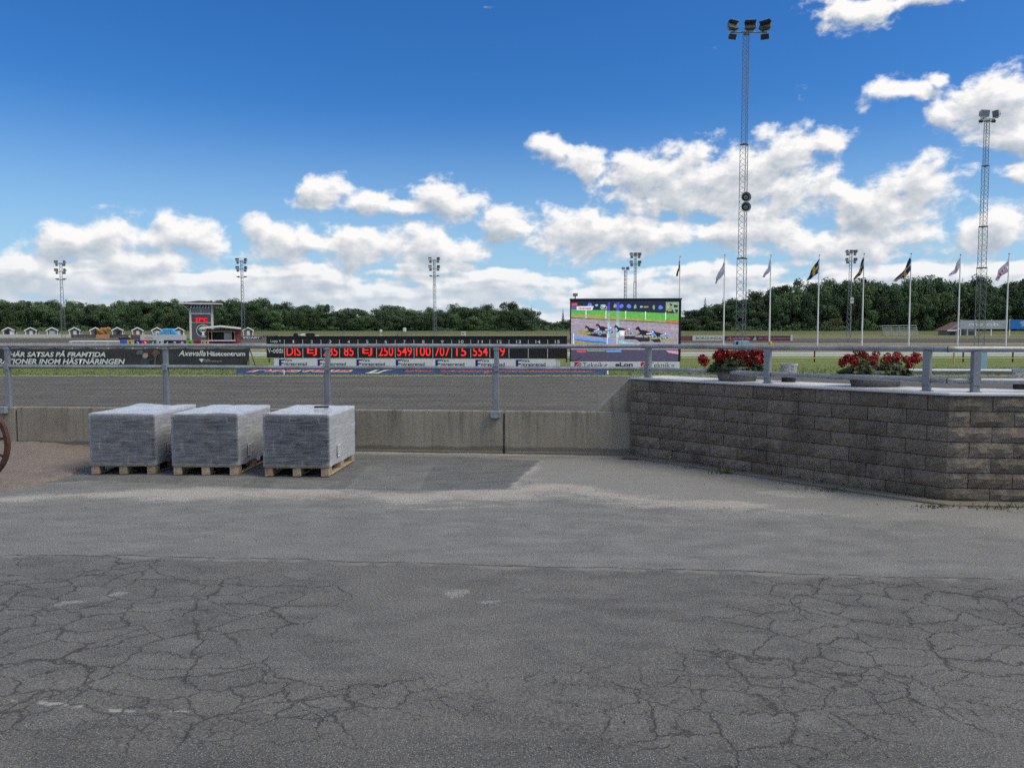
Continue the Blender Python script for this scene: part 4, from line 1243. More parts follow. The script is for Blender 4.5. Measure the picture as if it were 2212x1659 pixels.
# ------------------------------------------------------------------ old wagon wheel at the left edge
wz = float(grit_z(np.array([-5.95]), np.array([8.62]))[0])
wh = thing('wagon_wheel', (at(-60, 965, 8.62).x, 8.62, wz), 'rusty red spoked wagon wheel cut by the left edge of the picture', 'wheel', rz=R(-6))
M_wheel = plain('red brown wheel paint', (0.085, 0.032, 0.024), 0.7, var=0.35, scale=7.0, bmp=0.3)
WRAD = 0.455
mb = MB()
n = 48; prof = [(WRAD, -.026), (WRAD, .026), (WRAD - .042, .024), (WRAD - .042, -.024)]
vs, fs = [], []
for k in range(n):
    tt = 2 * math.pi * k / n
    for r_, y in prof: vs.append((r_ * math.cos(tt), y, WRAD + r_ * math.sin(tt)))
for k in range(n):
    for j in range(4): fs.append((k*4+j, k*4+(j+1)%4, ((k+1)%n)*4+(j+1)%4, ((k+1)%n)*4+j))
mb.add(vs, fs); auto_smooth(mb.build('rim', M_wheel, wh))
for k in range(12):
    tt = 2 * math.pi * (k + .3) / 12
    mb = MB(); mb.tube((0.07 * math.cos(tt), 0, WRAD + 0.07 * math.sin(tt)), ((WRAD - .045) * math.cos(tt), 0, WRAD + (WRAD - .045) * math.sin(tt)), 0.019, 8, 0.015)
    auto_smooth(mb.build('spoke', M_wheel, wh))
mb = MB(); mb.lathe([(0.05, -.10), (0.075, -.08), (0.085, 0), (0.075, .10), (0.05, .12)], 20, (0, 0, WRAD), axis='Y'); auto_smooth(mb.build('hub', M_wheel, wh))
mb = MB(); mb.tube((0, .1, WRAD), (0, .3, WRAD), 0.03, 10); mb.build('axle', M_wheel, wh)

# ------------------------------------------------------------------ weeds and dead leaves along the wall foot
M_weed = plain('weeds', (0.075, 0.085, 0.025), 0.8, var=0.5, scale=9.0)
M_dead = plain('dead leaves', (0.13, 0.075, 0.035), 0.85, var=0.4, scale=9.0)
def weed(loc, n, h_, label, dead=0.5, spread=0.10):
    rg = random.Random(int(loc[0] * 1000))
    mb = MB()
    for _ in range(int(n * .6)):
        x, y = rg.gauss(0, spread), rg.gauss(0, spread * 0.35)
        if rg.random() < dead:
            a_ = rg.uniform(0, 6.28); s_ = rg.uniform(.008, .022); z_ = rg.uniform(0.002, 0.03)
            d_ = Vector((math.cos(a_), math.sin(a_), rg.uniform(-.3, .6))) * s_; e_ = Vector((-math.sin(a_), math.cos(a_), rg.uniform(-.3, .5))) * s_ * .6
            c_ = Vector((x, y, z_)); mb.add([c_ - d_, c_ + e_, c_ + d_, c_ - e_], [(0, 1, 2), (0, 2, 3)], 1)
        else:
            l_ = h_ * rg.uniform(.3, 1.0); dx, dy = rg.gauss(0, .4) * l_, rg.gauss(0, .3) * l_; w_ = rg.uniform(.003, .008)
            mb.add([(x - w_, y, 0), (x + w_, y, 0), (x + dx * .6 + w_, y + dy * .5, l_ * .7), (x + dx, y + dy, l_)], [(0, 1, 2), (0, 2, 3)], 0)
    o = mb.build('weed_tuft', [M_weed, M_dead], None, loc)
    return tag(o, label, 'weeds', 'weeds along the wall foot', 'stuff')
def wall_foot(x, out=0.19):
    return on_line(A_ + nab * out, B_ + nab * out, x)
weed(wall_foot(1363, .25), 160, .05, 'brown dead weeds at the corner of barrier and block wall', 0.9, 0.09)
weed(wall_foot(1500), 60, .03, 'thin brown leaf litter under the left part of the block wall', 0.9, 0.10)
weed(wall_foot(1576, .2), 140, .11, 'green weed with seedlings at the foot of the block wall below the first bowl', 0.45, 0.11)
weed(wall_foot(1812), 200, .04, 'flat mossy weeds and litter along the middle of the wall foot', 0.55, 0.22)
q = corner(.19); weed((q.x - .08, q.y - .01, 0), 220, .04, 'mossy weeds below the bend of the block wall', 0.3, 0.17)
weed(on_line(B_ + nbc * .19, C_ + nbc * .19, 2180), 120, .07, 'green weeds at the wall foot by the right edge of the picture', 0.3, 0.16)

# ------------------------------------------------------------------ boards along the near verge
def frame_obj(name, x0, Y0, x1, Y1, label, cat, group=None):
    """Empty at the left foot of a board whose ends stand at columns x0, x1 and distances Y0, Y1; local x runs along it."""
    a, e = on_ground(x0, Y0), on_ground(x1, Y1)
    d = e - a
    o = thing(name, a, label, cat, group, math.atan2(d.y, d.x))
    return o, d.length
def zpx(y, Y, base): return at(W0 / 2, y, Y).z - base             # height above base of frame row y at distance Y

# ---- odds board
ob, OL = frame_obj('odds_board', 575, 48.0, 1225, 46.3, 'long black tote odds board with red numbers above a white sponsor strip', 'odds board')
Yo = 47.0; zb = gz(Yo)
Z = lambda y: zpx(y, Yo, zb)
mb = MB(); mb.cbox(0, OL, 0.0, 0.30, Z(774), Z(727), 0.02); panel = mb.build('panel', M_boardblack, ob)
mb = MB(); mb.cbox(-0.02, OL + 0.02, -0.06, 0.34, Z(728.5), Z(726), 0.01); mb.build('top_cap', M_black, ob)
mb = MB(); mb.box(0.02, OL - .02, -0.012, -0.003, Z(746), Z(745)); mb.build('row_line', M_white, ob)
cols = np.linspace(0, OL, 17)
for i in range(1, 16):
    mb = MB(); mb.box(cols[i] - .014, cols[i] + .014, -0.009, -0.001, Z(773), Z(746.6)); mb.box(cols[i] - .014, cols[i] + .014, -0.009, -0.001, Z(744.6), Z(734)); mb.build('column_line', M_white, ob)
cw = OL / 16
def put_text(parent, txt, xc, z0, w_, h_, m_, y=-0.012, **kw):
    me = fit_text(txt, w_, h_, m_, **kw)
    return child('lettering', me, parent, (xc - w_ / 2, y, z0))
put_text(ob, 'Lopp 4', cw * .52, Z(741.6), cw * .56, Z(734.6) - Z(742.5), M_white)
put_text(ob, 'V-odds', cw * .5, Z(763.5), cw * .86, Z(750.5) - Z(763.5), M_white, bold=0.01)
for i in range(1, 16):
    s_ = str(i); put_text(ob, s_, cols[i] + cw * .5, Z(741.6), cw * (.13 if i < 10 else .25) * (0.6 if i == 1 else 1), Z(735) - Z(741.6), M_white, bold=0.01)
ODDS = ['DIS', 'EJ', '285', '85', 'EJ', '250', '549', '100', '707', '15', '554', ' 9']
for i, s_ in enumerate(ODDS):
    n_ = len(s_.strip()); w_ = cw * {3: .78, 2: .53, 1: .25}[n_]
    xc = cols[i + 1] + cw * (.5 if n_ > 1 else .66)
    put_text(ob, s_.strip(), xc, Z(769.5), w_, Z(748.5) - Z(769.5), M_led, bold=0.006)
mb = MB(); sx0, sx1 = px(16, Yo), OL - px(24, Yo)
mb.cbox(sx0, sx1, 0.02, 0.08, Z(797), Z(774.6), 0.01); mb.build('sponsor_strip', M_white, ob)
nS = 7
for i in range(nS):
    x0 = sx0 + px(12, Yo) + i * (sx1 - sx0 - px(10, Yo)) / nS
    fz0, fz1 = Z(791.5), Z(777)
    h_ = fz1 - fz0
    mb = MB()
    mb.poly([(x0, fz0), (x0 + .36 * h_, fz0), (x0 + .36 * h_, fz0 + .30 * h_), (x0 + .72 * h_, fz0 + .30 * h_), (x0 + .80 * h_, fz0 + .48 * h_), (x0 + .36 * h_, fz0 + .48 * h_), (x0 + .36 * h_, fz0 + .80 * h_), (x0 + .84 * h_, fz0 + .80 * h_), (x0 + .92 * h_, fz1), (x0, fz1)], 0.014, 0.019)
    mb.build('letter_mark', M_navy, ob)
    put_text(ob, 'Vara', x0 + px(21, Yo), Z(781.6), px(17, Yo), Z(775.6) - Z(781.6), M_print, y=0.012, bold=0.012)
    put_text(ob, 'ntreprenad', x0 + px(38, Yo), Z(792.5), px(51, Yo), Z(783) - Z(792.5), M_print, y=0.012, bold=0.015)
for x in np.linspace(0.8, OL - 0.8, 8):
    mb = MB(); mb.cbox(x - .06, x + .06, 0.10, 0.22, -0.1, Z(773), .008); mb.build('leg', M_grey, ob)
mb = MB(); mb.cbox(OL - px(23, Yo), OL - px(15, Yo), 0.05, 0.25, -0.05, Z(776), .01); mb.build('end_post', M_offwhite, ob)
mb = MB(); mb.path([(OL - .1, .1, Z(772)), (OL + .15, .05, Z(777)), (OL + .45, .05, Z(778)), (OL + .75, .1, Z(774)), (OL + 0.85, .1, Z(770))], 0.02, 6); mb.build('cable', M_black, ob)

# ---- big video screen
ls, LL = frame_obj('video_screen', 1231, 46.4, 1471, 45.8, 'large outdoor video screen showing a harness race over a white sponsor strip', 'video screen')
Ys = 46.0; zb = gz(Ys)
kx = LL / (2115 - 118.0)                                          # metres per survey unit of the screen's own face
def sp_(x, y): return ((x - 118) * kx, ((1335 - y) * kx) + zpx(797, Ys, zb))
def rect(mb, x0, y0, x1, y1, d, mi=0):
    (a, b2), (c2, d2) = sp_(x0, y1), sp_(x1, y0)
    mb.poly([(a, b2), (c2, b2), (c2, d2), (a, d2)], d, None, mi)
mb = MB(); (xa, za), (xb, zb2) = sp_(118, 1205), sp_(2115, 65)
mb.cbox(xa, xb, 0.02, 0.45, za, zb2, .02); mb.build('cabinet', M_black, ls)
mb = MB(); (xa, za), (xb, zb2) = sp_(110, 88), sp_(2122, 62); mb.cbox(xa, xb, -0.12, 0.5, za, zb2, .01); mb.build('top_hood', M_char, ls)
for xx in (140, 555, 915, 1280, 1650, 2025):
    mb = MB(); (xa, za), (xb, zb2) = sp_(xx, 105), sp_(xx + 18, 88); mb.box(xa, xb, -.05, .02, za, zb2 - .002); mb.build('hood_bracket', M_black, ls)
mb = MB(); (xa, za), (xb, zb2) = sp_(132, 1335), sp_(2092, 1206); mb.cbox(xa, xb, -0.03, 0.05, za, zb2, .01); mb.build('sponsor_strip', M_white, ls)
for xx in (300, 1050, 1900):
    mb = MB(); (xa, za), (xb, zb2) = sp_(xx, 1206), sp_(xx + 60, 1206); mb.box(xa, xb, 0.15, 0.30, -0.1, za); mb.build('leg', M_dgrey, ls)
# the picture on the screen: flat glowing shapes
def led(name, c, s_=1.0):
    m, t, b = mat('screen ' + name)
    pos = t.n('ShaderNodeTexCoord').outputs['Object']
    n = t.noise(pos, 9.0, 4.0, 0.75)[0]; n2 = t.noise(t.v('MULTIPLY', pos, (1.0, 1.0, 5.0)), 4.0, 3.0, 0.6)[0]
    k = t.m('MULTIPLY', t.lin(n, 0.3, 0.7, 0.68, 1.32), t.lin(n2, 0.3, 0.7, 0.8, 1.2))
    t.put(b.inputs['Base Color'], (0.01, 0.01, 0.01)); t.put(b.inputs['Roughness'], 0.5)
    lum = sum(c) / 3.0; c = tuple(q * 0.78 + lum * 0.22 for q in c)
    t.put(b.inputs['Emission Color'], t.mix(1.0, c, t.xyz(k, k, k), 'MULTIPLY')); b.inputs['Emission Strength'].default_value = s_
    return m
SC = [led('sky navy', (0.008, 0.012, 0.045)), led('turf', (0.07, 0.42, 0.02)), led('dry turf', (0.30, 0.30, 0.04)), led('dirt', (0.27, 0.235, 0.32)), led('rail blue', (0.02, 0.25, 0.75)),
      led('rail navy', (0.04, 0.02, 0.45)), led('horse', (0.008, 0.006, 0.010)), led('white', (0.62, 0.66, 0.75)), led('cyan', (0.22, 0.52, 0.58)), led('logo blue', (0.03, 0.15, 0.75)),
      led('foot noise', (0.050, 0.045, 0.095)), led('red', (0.55, 0.02, 0.05)), led('olive', (0.28, 0.26, 0.03)), led('pink', (0.55, 0.22, 0.36)), led('shade', (0.015, 0.012, 0.02)), led('pale green', (0.20, 0.36, 0.20)), led('rust', (0.40, 0.14, 0.03)), led('bright turf', (0.02, 0.40, 0.08))]
S = {n: i for i, n in enumerate(['navy', 'turf', 'dry', 'dirt', 'railblue', 'railnavy', 'horse', 'white', 'cyan', 'logo', 'foot', 'red', 'olive', 'pink', 'shade', 'pgreen', 'rust', 'bturf'])}
mb = MB()
def shp(pts, d, c): mb.poly([sp_(*p) for p in pts], 0.018 - 0.0006 * d, None, S[c])
shp([(140,105),(2070,105),(2070,1200),(140,1200)], 0, 'dirt')
shp([(140,105),(2070,105),(2070,335),(1840,330),(140,255)], 1, 'navy')
shp([(140,250),(720,275),(1840,330),(1840,500),(1500,475),(1050,455),(560,430),(140,400)], 2, 'turf')
shp([(140,250),(560,268),(560,320),(140,318)], 3, 'bturf')
shp([(140,345),(560,350),(1050,400),(1500,430),(1840,455),(1840,500),(1500,475),(1050,455),(560,430),(140,400)], 3, 'dry')
shp([(1840,330),(2070,340),(2070,525),(1840,500)], 2, 'turf'); shp([(1840,440),(2070,460),(2070,525),(1840,500)], 3, 'rust')
shp([(140,400),(560,428),(1050,455),(1500,476),(1840,500),(2070,520),(2070,530),(1840,508),(1050,466),(560,438),(140,412)], 4, 'shade')
shp([(140,430),(320,450),(320,462),(140,440)], 4, 'pink'); shp([(140,505),(900,540),(1500,580),(2070,620),(2070,628),(1500,590),(900,550),(140,518)], 4, 'pink')
shp([(1900,610),(2070,612),(2070,630),(1950,632)], 5, 'pink')
for x0 in (400, 760, 1115, 1470, 1830): shp([(x0, 255 + x0 * .03), (x0 + 18, 255 + x0 * .03), (x0 + 14, 400 + x0 * .03), (x0 + 2, 400 + x0 * .03)], 5, 'white')
for x0, x1 in ((800, 840), (955, 1010)):
    shp([(x0, 290), (x1, 290), (x1, 500), (x0, 500)], 5, 'pgreen'); shp([(x0, 480), (x1, 480), (x1 - 4, 770), (x0 + 3, 770)], 5, 'cyan'); shp([(x0, 130), (x1, 130), (x1, 285), (x0, 285)], 4, 'railnavy')
# top strip of sponsor marks
for x0, w_, c in ((440, 80, 'logo'), (570, 60, 'cyan'), (675, 100, 'cyan'), (900, 55, 'pgreen'), (1010, 75, 'logo'), (1140, 78, 'logo'), (1272, 48, 'pgreen'), (1380, 50, 'cyan'), (1440, 100, 'olive'), (1605, 45, 'pgreen'), (1705, 80, 'logo')):
    y0 = 140 + (x0 - 440) * 0.038
    rg = random.Random(x0)
    shp([(x0 + w_ * (.5 + .5 * math.cos(a)) + rg.uniform(-6, 6), y0 + 38 + 38 * math.sin(a) * (0.5 if c in ('cyan', 'olive') else 1) + rg.uniform(-6, 6)) for a in np.linspace(0, 5.6, 9)], 5, c)
shp([(145,140),(250,140),(250,240),(145,240)], 4, 'red'); shp([(150,190),(245,195),(240,238),(160,232)], 5, 'railnavy')
shp([(240,200),(550,198),(520,268),(240,268)], 6, 'white')
shp([(1840,130),(2070,130),(2070,330),(1990,320),(1950,250),(1840,290)], 5, 'pgreen'); shp([(1890,230),(1950,225),(1945,290),(1880,300)], 6, 'olive'); shp([(1900,150),(1960,170),(1930,215)], 7, 'shade'); shp([(1980,180),(2060,190),(2040,230),(1985,225)], 7, 'shade'); shp([(2000,260),(2060,270),(2050,320),(2010,310)], 7, 'shade')
# near rail and turf at the left, dark foot of the picture
shp([(190,800),(700,870),(900,900),(900,960),(190,960)], 4, 'turf'); shp([(190,800),(420,830),(700,880),(190,880)], 5, 'olive')
shp([(180,745),(500,785),(770,800),(900,820),(900,845),(500,835),(180,790)], 6, 'railblue'); shp([(200,795),(500,830),(770,850),(770,870),(500,855),(200,810)], 7, 'railnavy')
shp([(1010,830),(1060,815),(1120,850),(1480,885),(1480,905),(1010,905)], 6, 'cyan'); shp([(1010,880),(1300,895),(1300,910),(1010,910)], 7, 'railnavy')
for x0 in (180, 790, 965): shp([(x0, 690), (x0 + 14, 690), (x0 + 14, 900), (x0, 900)], 8, 'white')
shp([(140,985),(2070,985),(2070,1200),(140,1200)], 4, 'foot'); shp([(240,1000),(400,1000),(420,1040),(250,1035)], 5, 'red'); shp([(780,1000),(1050,995),(1050,1030),(780,1030)], 5, 'railblue'); shp([(1850,1000),(2070,1010),(2070,1070),(1900,1040)], 5, 'pink'); shp([(430,1000),(760,1000),(760,1015),(430,1015)], 5, 'pgreen')
# ground tone and shadows beneath the field
shp([(260,640),(430,640),(520,690),(430,730),(280,700)], 5, 'olive'); shp([(1780,770),(2050,800),(2050,830),(1750,830)], 5, 'olive'); shp([(1540,740),(1700,740),(1700,800),(1560,800)], 5, 'olive')
shp([(410,720),(560,690),(800,700),(800,770),(560,750)], 6, 'shade'); shp([(1105,740),(1300,740),(1300,805),(1105,800)], 6, 'shade'); shp([(1300,760),(1560,770),(1560,840),(1380,845),(1300,800)], 6, 'shade'); shp([(1560,800),(1740,790),(1760,850),(1650,855)], 6, 'shade')
def horse(ox, oy, k, driver=True):
    H_ = lambda pts, d, c: shp([(ox + x * k, oy + y * k) for x, y in pts], d, c)
    H_([(0,30),(12,12),(20,-4),(26,-10),(32,2),(52,6),(74,24),(92,52),(84,80),(60,76),(50,50),(36,38),(14,46),(2,42)], 9, 'horse')        # head and neck
    H_([(60,54),(110,42),(170,56),(220,78),(248,100),(244,126),(190,134),(120,124),(76,112)], 9, 'horse')                                  # trunk
    H_([(70,96),(92,100),(70,124),(44,116),(38,136),(30,132),(36,108)], 9, 'horse'); H_([(96,106),(116,112),(140,158),(128,162)], 9, 'horse')   # forelegs
    H_([(196,120),(222,118),(206,150),(226,176),(214,178),(190,152)], 9, 'horse'); H_([(222,112),(246,116),(264,150),(254,172),(246,152)], 9, 'horse')
    H_([(170,98),(250,92),(252,108),(176,112)], 10, 'white')
    if driver:
        H_([(252,60),(270,54),(284,68),(282,86),(262,86)], 10, 'white'); H_([(246,86),(290,84),(318,116),(296,138),(250,124)], 10, 'logo')
        cx, cy, r_ = 296, 150, 34
        H_([(cx + r_ * math.cos(a), cy + r_ * math.sin(a)) for a in np.linspace(0, 6.0, 12)], 10, 'cyan'); H_([(cx + 24 * math.cos(a), cy + 24 * math.sin(a)) for a in np.linspace(0, 6.0, 12)], 11, 'shade')
        H_([(180,124),(300,146),(300,152),(180,130)], 12, 'white')
for ox, oy, k in ((390, 555, .92), (585, 520, 1.0), (918, 545, 1.0), (1300, 580, 1.15), (1582, 632, 0.95)): horse(ox, oy, k)
shp([(1010,640),(1110,640),(1100,740),(1030,740)], 13, 'white'); shp([(1130,620),(1180,620),(1200,680),(1140,690)], 13, 'rust'); shp([(1340,570),(1370,578),(1378,610),(1345,615),(1322,600)], 13, 'horse'); shp([(1285,670),(1325,665),(1320,740),(1290,745)], 13, 'olive')
pic = mb.build('picture', SC, ls); pic['kind'] = 'stuff'
x0, z0 = sp_(262, 258); o = child('lettering', fit_text('Axevalla', 240 * kx, 48 * kx, SC[S['red']], bold=0.03, shear=0.35), ls, (x0, 0.010, z0))
x0, z0 = sp_(665, 235); o = child('lettering', fit_text('LOPP 4', 125 * kx, 32 * kx, SC[S['white']], bold=0.02), ls, (x0, 0.010, z0))
x0, z0 = sp_(680, 262); o = child('lettering', fit_text('Mila M', 105 * kx, 16 * kx, SC[S['white']], bold=0.02), ls, (x0, 0.010, z0))
for x_ in (205, 1405):
    mb = MB(); x0, z0 = sp_(x_, 1322); q = 135 * kx * .8
    mb.box(x0, x0 + q * 1.15, -0.041, -0.033, z0, z0 + q); sq = mb.build('emblem', M_redprint, ls)
    for r_ in (0.35, 0.65, 0.95):
        mb = MB(); pts = [(x0 + q * 1.15 - q * r_ * math.cos(a) * 1.05, z0 + q * r_ * math.sin(a) * .95) for a in np.linspace(0.05, 1.5, 9)]
        pts2 = [(x0 + q * 1.15 - q * (r_ - .10) * math.cos(a) * 1.05, z0 + q * (r_ - .10) * math.sin(a) * .95) for a in np.linspace(1.5, 0.05, 9)]
        mb.poly(pts + pts2, -0.046, -0.042); mb.build('emblem_arc', M_white, sq)
    x0, z0 = sp_(x_ + 150, 1308); child('lettering', fit_text('Teknik', 370 * kx, 88 * kx, M_print, bold=-0.004), ls, (x0, -0.034, z0))
    x0, z0 = sp_(x_ + 548, 1296); child('lettering', fit_text('e' if x_ < 500 else 'se', 48 * kx, 44 * kx, M_print), ls, (x0, -0.034, z0))
x0, z0 = sp_(942, 1294); child('lettering', fit_text('eLon', 318 * kx, 76 * kx, M_print, bold=0.035), ls, (x0, -0.034, z0))

# ---- long black banner on the left
bn, BL = frame_obj('black_banner', -90, 51.5, 540, 50.5, 'long black banner with white slogan lettering and a printed rider', 'banner')
Yb = 51.0; zb = gz(Yb)
Zb = lambda y: zpx(y, Yb, zb)
Xb = lambda x: (x + 90) / 630.0 * BL
nx, nz = 90, 8
vs, fs = [], []
for j in range(nz + 1):
    for i in range(nx + 1):
        u, v_ = i / nx, j / nz
        x = u * BL - (0.22 * (1 - v_) if i == nx else 0)
        sag = -0.05 * math.sin((u * 9) % 1 * math.pi) * (1 if j in (0, nz) else 0.4) * (1 if j == nz else -.3)
        vs.append((x, 0.025 * mnoise.noise(Vector((u * 22, v_ * 2, 0))) + 0.015 * math.sin(u * 60), Zb(788.5) + v_ * (Zb(752) - Zb(788.5)) + sag))
for j in range(nz):
    for i in range(nx): k = j * (nx + 1) + i; fs.append((k, k + 1, k + nx + 2, k + nx + 1))
mb = MB(); mb.add(vs, fs); mb.build('cloth', M_char, bn, smooth=True)
for x in np.linspace(0.1, BL - 0.15, 8):
    mb = MB(); mb.tube((x, 0.10, -0.1), (x, 0.10, Zb(752)), 0.03, 8); mb.build('post', M_dgrey, bn)
mb = MB(); mb.tube((BL - .05, 0.08, Zb(756)), (BL + px(19, Yb), -0.6, Zb(791)), 0.035, 6); mb.build('brace', M_black, bn)
def btext(txt, x0, x1, y0, y1, m_=M_white, **kw):
    child('lettering', fit_text(txt, Xb(x1) - Xb(x0), Zb(y0) - Zb(y1), m_, **kw), bn, (Xb(x0), -0.062, Zb(y1)))
btext('HÄR SATSAS PÅ FRAMTIDA', 21, 231, 757.5, 771.3, bold=0.03, shear=0.25)
btext('GENERATIONER INOM HÄSTNÄRINGEN', -48, 273, 772.8, 786.8, bold=0.03, shear=0.25)
btext('Axevalla', 388, 446, 757, 769, bold=0.018, shear=0.3)
btext('Hästcentrum', 449, 530, 759, 769, bold=0.028)
btext('VÄSTRA', 442, 455, 775.5, 777.8); btext('HÄSTCENTRUM', 442, 480, 779, 781.2)
mb = MB(); mb.poly([(Xb(431), Zb(775)), (Xb(442), Zb(775)), (Xb(437), Zb(783))], -0.063, -0.060); mb.build('emblem', M_white, bn)
# printed rider and horse head (flat print on the cloth)
PR = [plain('print helmet', (0.11, 0.14, 0.17), .6), M_skin, plain('print jacket', (0.05, 0.065, 0.09), .6), plain('print horse', (0.16, 0.10, 0.07), .6)]
mb = MB()
def pr(pts, d, mi): mb.poly([(Xb(x), Zb(y)) for x, y in pts], -0.060 - 0.001 * d, None, mi)
pr([(306 + 8.5 * math.cos(a), 764 - 8 * math.sin(a)) for a in np.linspace(-.2, 3.4, 10)], 2, 0)
pr([(311, 762), (322, 763), (323, 770), (318, 774), (311, 773)], 1, 1)
pr([(303, 789), (305, 779), (311, 774), (320, 775), (325, 780), (326, 789)], 0, 2)
pr([(322, 776), (336, 773), (336, 776), (324, 780)], 1, 2)
pr([(331, 764), (335, 756), (340, 755), (347, 758), (349, 766), (344, 764), (340, 772), (338, 789), (334, 789), (337, 771), (333, 768)], 0, 3)
prt = mb.build('printed_rider', PR, bn)

# ---- low blue board lying along the grass edge
gb, GL = frame_obj('blue_ground_board', 508, 39.8, 1312, 39.2, 'low blue board with pink script lettering on the grass edge', 'board')
Yg = 39.5; H_ = 0.46
mb = MB(); mb.cbox(0, GL, 0, 0.03, 0.0, H_, .004); fc = mb.build('face', M_blue, gb, rot=(R(-22), 0, 0))
mb = MB(); mb.cbox(GL, GL + 0.07, 0, 0.05, 0.0, H_ + .02, .004); mb.build('end_strip', M_white, gb, rot=(R(-22), 0, 0))
for x in np.linspace(.5, GL - .5, 9):
    mb = MB(); mb.cbox(x - .02, x + .02, 0.19, 0.23, -0.05, .38, .004); mb.build('prop', M_dgrey, gb)
def gtext(txt, x0, x1, z0, h_, m_, yy=-.004, **kw):
    child('lettering', fit_text(txt, px(x1 - x0, Yg), h_, m_, **kw), fc, (px(x0 - 508, Yg), yy, z0))
gtext('Axevalla', 530, 766, 0.12, 0.36, M_white, -.003, bold=0.055, shear=0.5); gtext('Axevalla', 533, 763, 0.14, 0.32, M_pink, -.006, bold=0.02, shear=0.5)
gtext('Sto Championatsbanan', 878, 1292, 0.08, 0.30, M_flagwhite, -.003, bold=0.045, shear=0.5); gtext('Sto Championatsbanan', 880, 1290, 0.10, 0.26, M_redprint, -.006, bold=0.012, shear=0.5)
mb = MB(); q = lambda x, z_: (px(x - 508, Yg), z_)
mb.poly([q(790,.06), q(800,.12), q(818,.30), q(838,.36), q(858,.34), q(855,.24), q(840,.22), q(828,.14), q(820,.05)], -.006, -.002); hm = mb.build('printed_horse', M_white, fc)
mb = MB(); mb.poly([q(806,.08), q(818,.22), q(834,.30), q(846,.29), q(832,.24), q(820,.12)], -.009, -.007); mb.build('printed_shade', M_blue, hm)
mb = MB(); mb.tube((0, 0, -.02), (0, 0, .52), .025, 8)
mk = mb.build('marker_post', M_white, None, on_ground(612, 37.9)); tag(mk, 'short white marker post at the track edge before the blue board', 'post')

# ------------------------------------------------------------------ lattice masts
def lattice(mb, z0, z1, w_, rl=.03, rd=.014, pitch=None, n=3, rot=0.2):
    pitch = pitch or w_ * 0.85
    c_ = [Vector((math.cos(rot + 2 * math.pi * k / n) * w_ * .577, math.sin(rot + 2 * math.pi * k / n) * w_ * .577, 0)) for k in range(n)]
    for p in c_: mb.tube(p + Vector((0, 0, z0)), p + Vector((0, 0, z1)), rl, 6)
    m_ = max(2, int(round((z1 - z0) / pitch)))
    for k in range(n):
        a, e = c_[k], c_[(k + 1) % n]
        for i in range(m_):
            za, zc = z0 + (z1 - z0) * i / m_, z0 + (z1 - z0) * (i + 1) / m_
            mb.tube((*(a if i % 2 else e).xy, za), (*(e if i % 2 else a).xy, zc), rd, 4, caps=False)
            mb.tube((*(e if i % 2 else a).xy, za), (*(a if i % 2 else e).xy, zc), rd, 4, caps=False)
        for zz in (z0 + .02, z1 - .02): mb.tube((*a.xy, zz), (*e.xy, zz), rd * 1.6, 4)
    return mb
M_lampglass = plain('lamp glass', (0.03, 0.03, 0.035), 0.15, spec=0.7)
M_lamphouse = plain('lamp housing', (0.15, 0.15, 0.14), 0.55, metal=0.2, var=0.15)
def floodlight(parent, loc, w_, h_, yaw, tilt, hood=True, up=1, face=M_lampglass, house=M_lamphouse):
    """Box lamp on a U bracket, glass towards -Y before yaw and tilt; the bracket goes down (up=1) or up (up=-1)."""
    d_ = h_ * .75
    M_ = Matrix.Rotation(yaw, 4, 'Z') @ Matrix.Translation((0, 0, up * h_ * .62)) @ Matrix.Rotation(tilt, 4, 'X')
    mb = MB()
    fr = [(-w_/2, -d_/2, -h_/2), (w_/2, -d_/2, -h_/2), (w_/2, -d_/2, h_/2), (-w_/2, -d_/2, h_/2)]
    bk = [(-w_*.33, d_/2, -h_*.33), (w_*.33, d_/2, -h_*.33), (w_*.33, d_/2, h_*.30), (-w_*.33, d_/2, h_*.30)]
    mb.add([M_ @ Vector(p) for p in fr + bk], [(3,2,1,0)[::-1], (4,5,6,7)[::-1], (0,4,5,1), (1,5,6,2), (2,6,7,3), (3,7,4,0)])
    o = mb.build('lamp', house, parent, loc)
    mb = MB(); g_ = .045 * w_
    mb.add([M_ @ Vector((x, -d_/2 - .012, z)) for x, z in ((-w_/2 + g_, -h_/2 + g_), (w_/2 - g_, -h_/2 + g_), (w_/2 - g_, h_/2 - g_), (-w_/2 + g_, h_/2 - g_))], [(0, 1, 2, 3)]); mb.build('glass', face, o)
    if hood:
        mb = MB(); mb.add([M_ @ Vector(p) for p in ((-w_/2, -d_/2, h_/2), (w_/2, -d_/2, h_/2), (w_*.46, -d_*1.15, h_*.42), (-w_*.46, -d_*1.15, h_*.42), (-w_/2, -d_/2, h_/2 - .02), (w_/2, -d_/2, h_/2 - .02), (w_*.46, -d_*1.15, h_*.42 - .02), (-w_*.46, -d_*1.15, h_*.42 - .02))], [(0,3,2,1)[::-1], (4,5,6,7)[::-1], (2,3,7,6), (0,4,7,3), (1,2,6,5)]); mb.build('visor', house, o)
    mb = MB(); R3 = Matrix.Rotation(yaw, 4, 'Z')
    for s_ in (-1, 1):
        mb.tube(R3 @ Vector((s_ * w_ * .52, 0, up * h_ * .6)), R3 @ Vector((s_ * w_ * .3, 0, up * .03)), .022 * w_ + .01, 5)
    mb.tube(R3 @ Vector((-w_ * .3, 0, up * .03)), R3 @ Vector((w_ * .3, 0, up * .03)), .022 * w_ + .01, 5); mb.tube(R3 @ Vector((0, 0, -.02)), R3 @ Vector((0, 0, up * .05)), .05 * w_ + .01, 8); mb.build('bracket', M_lgrey, o)
    return o
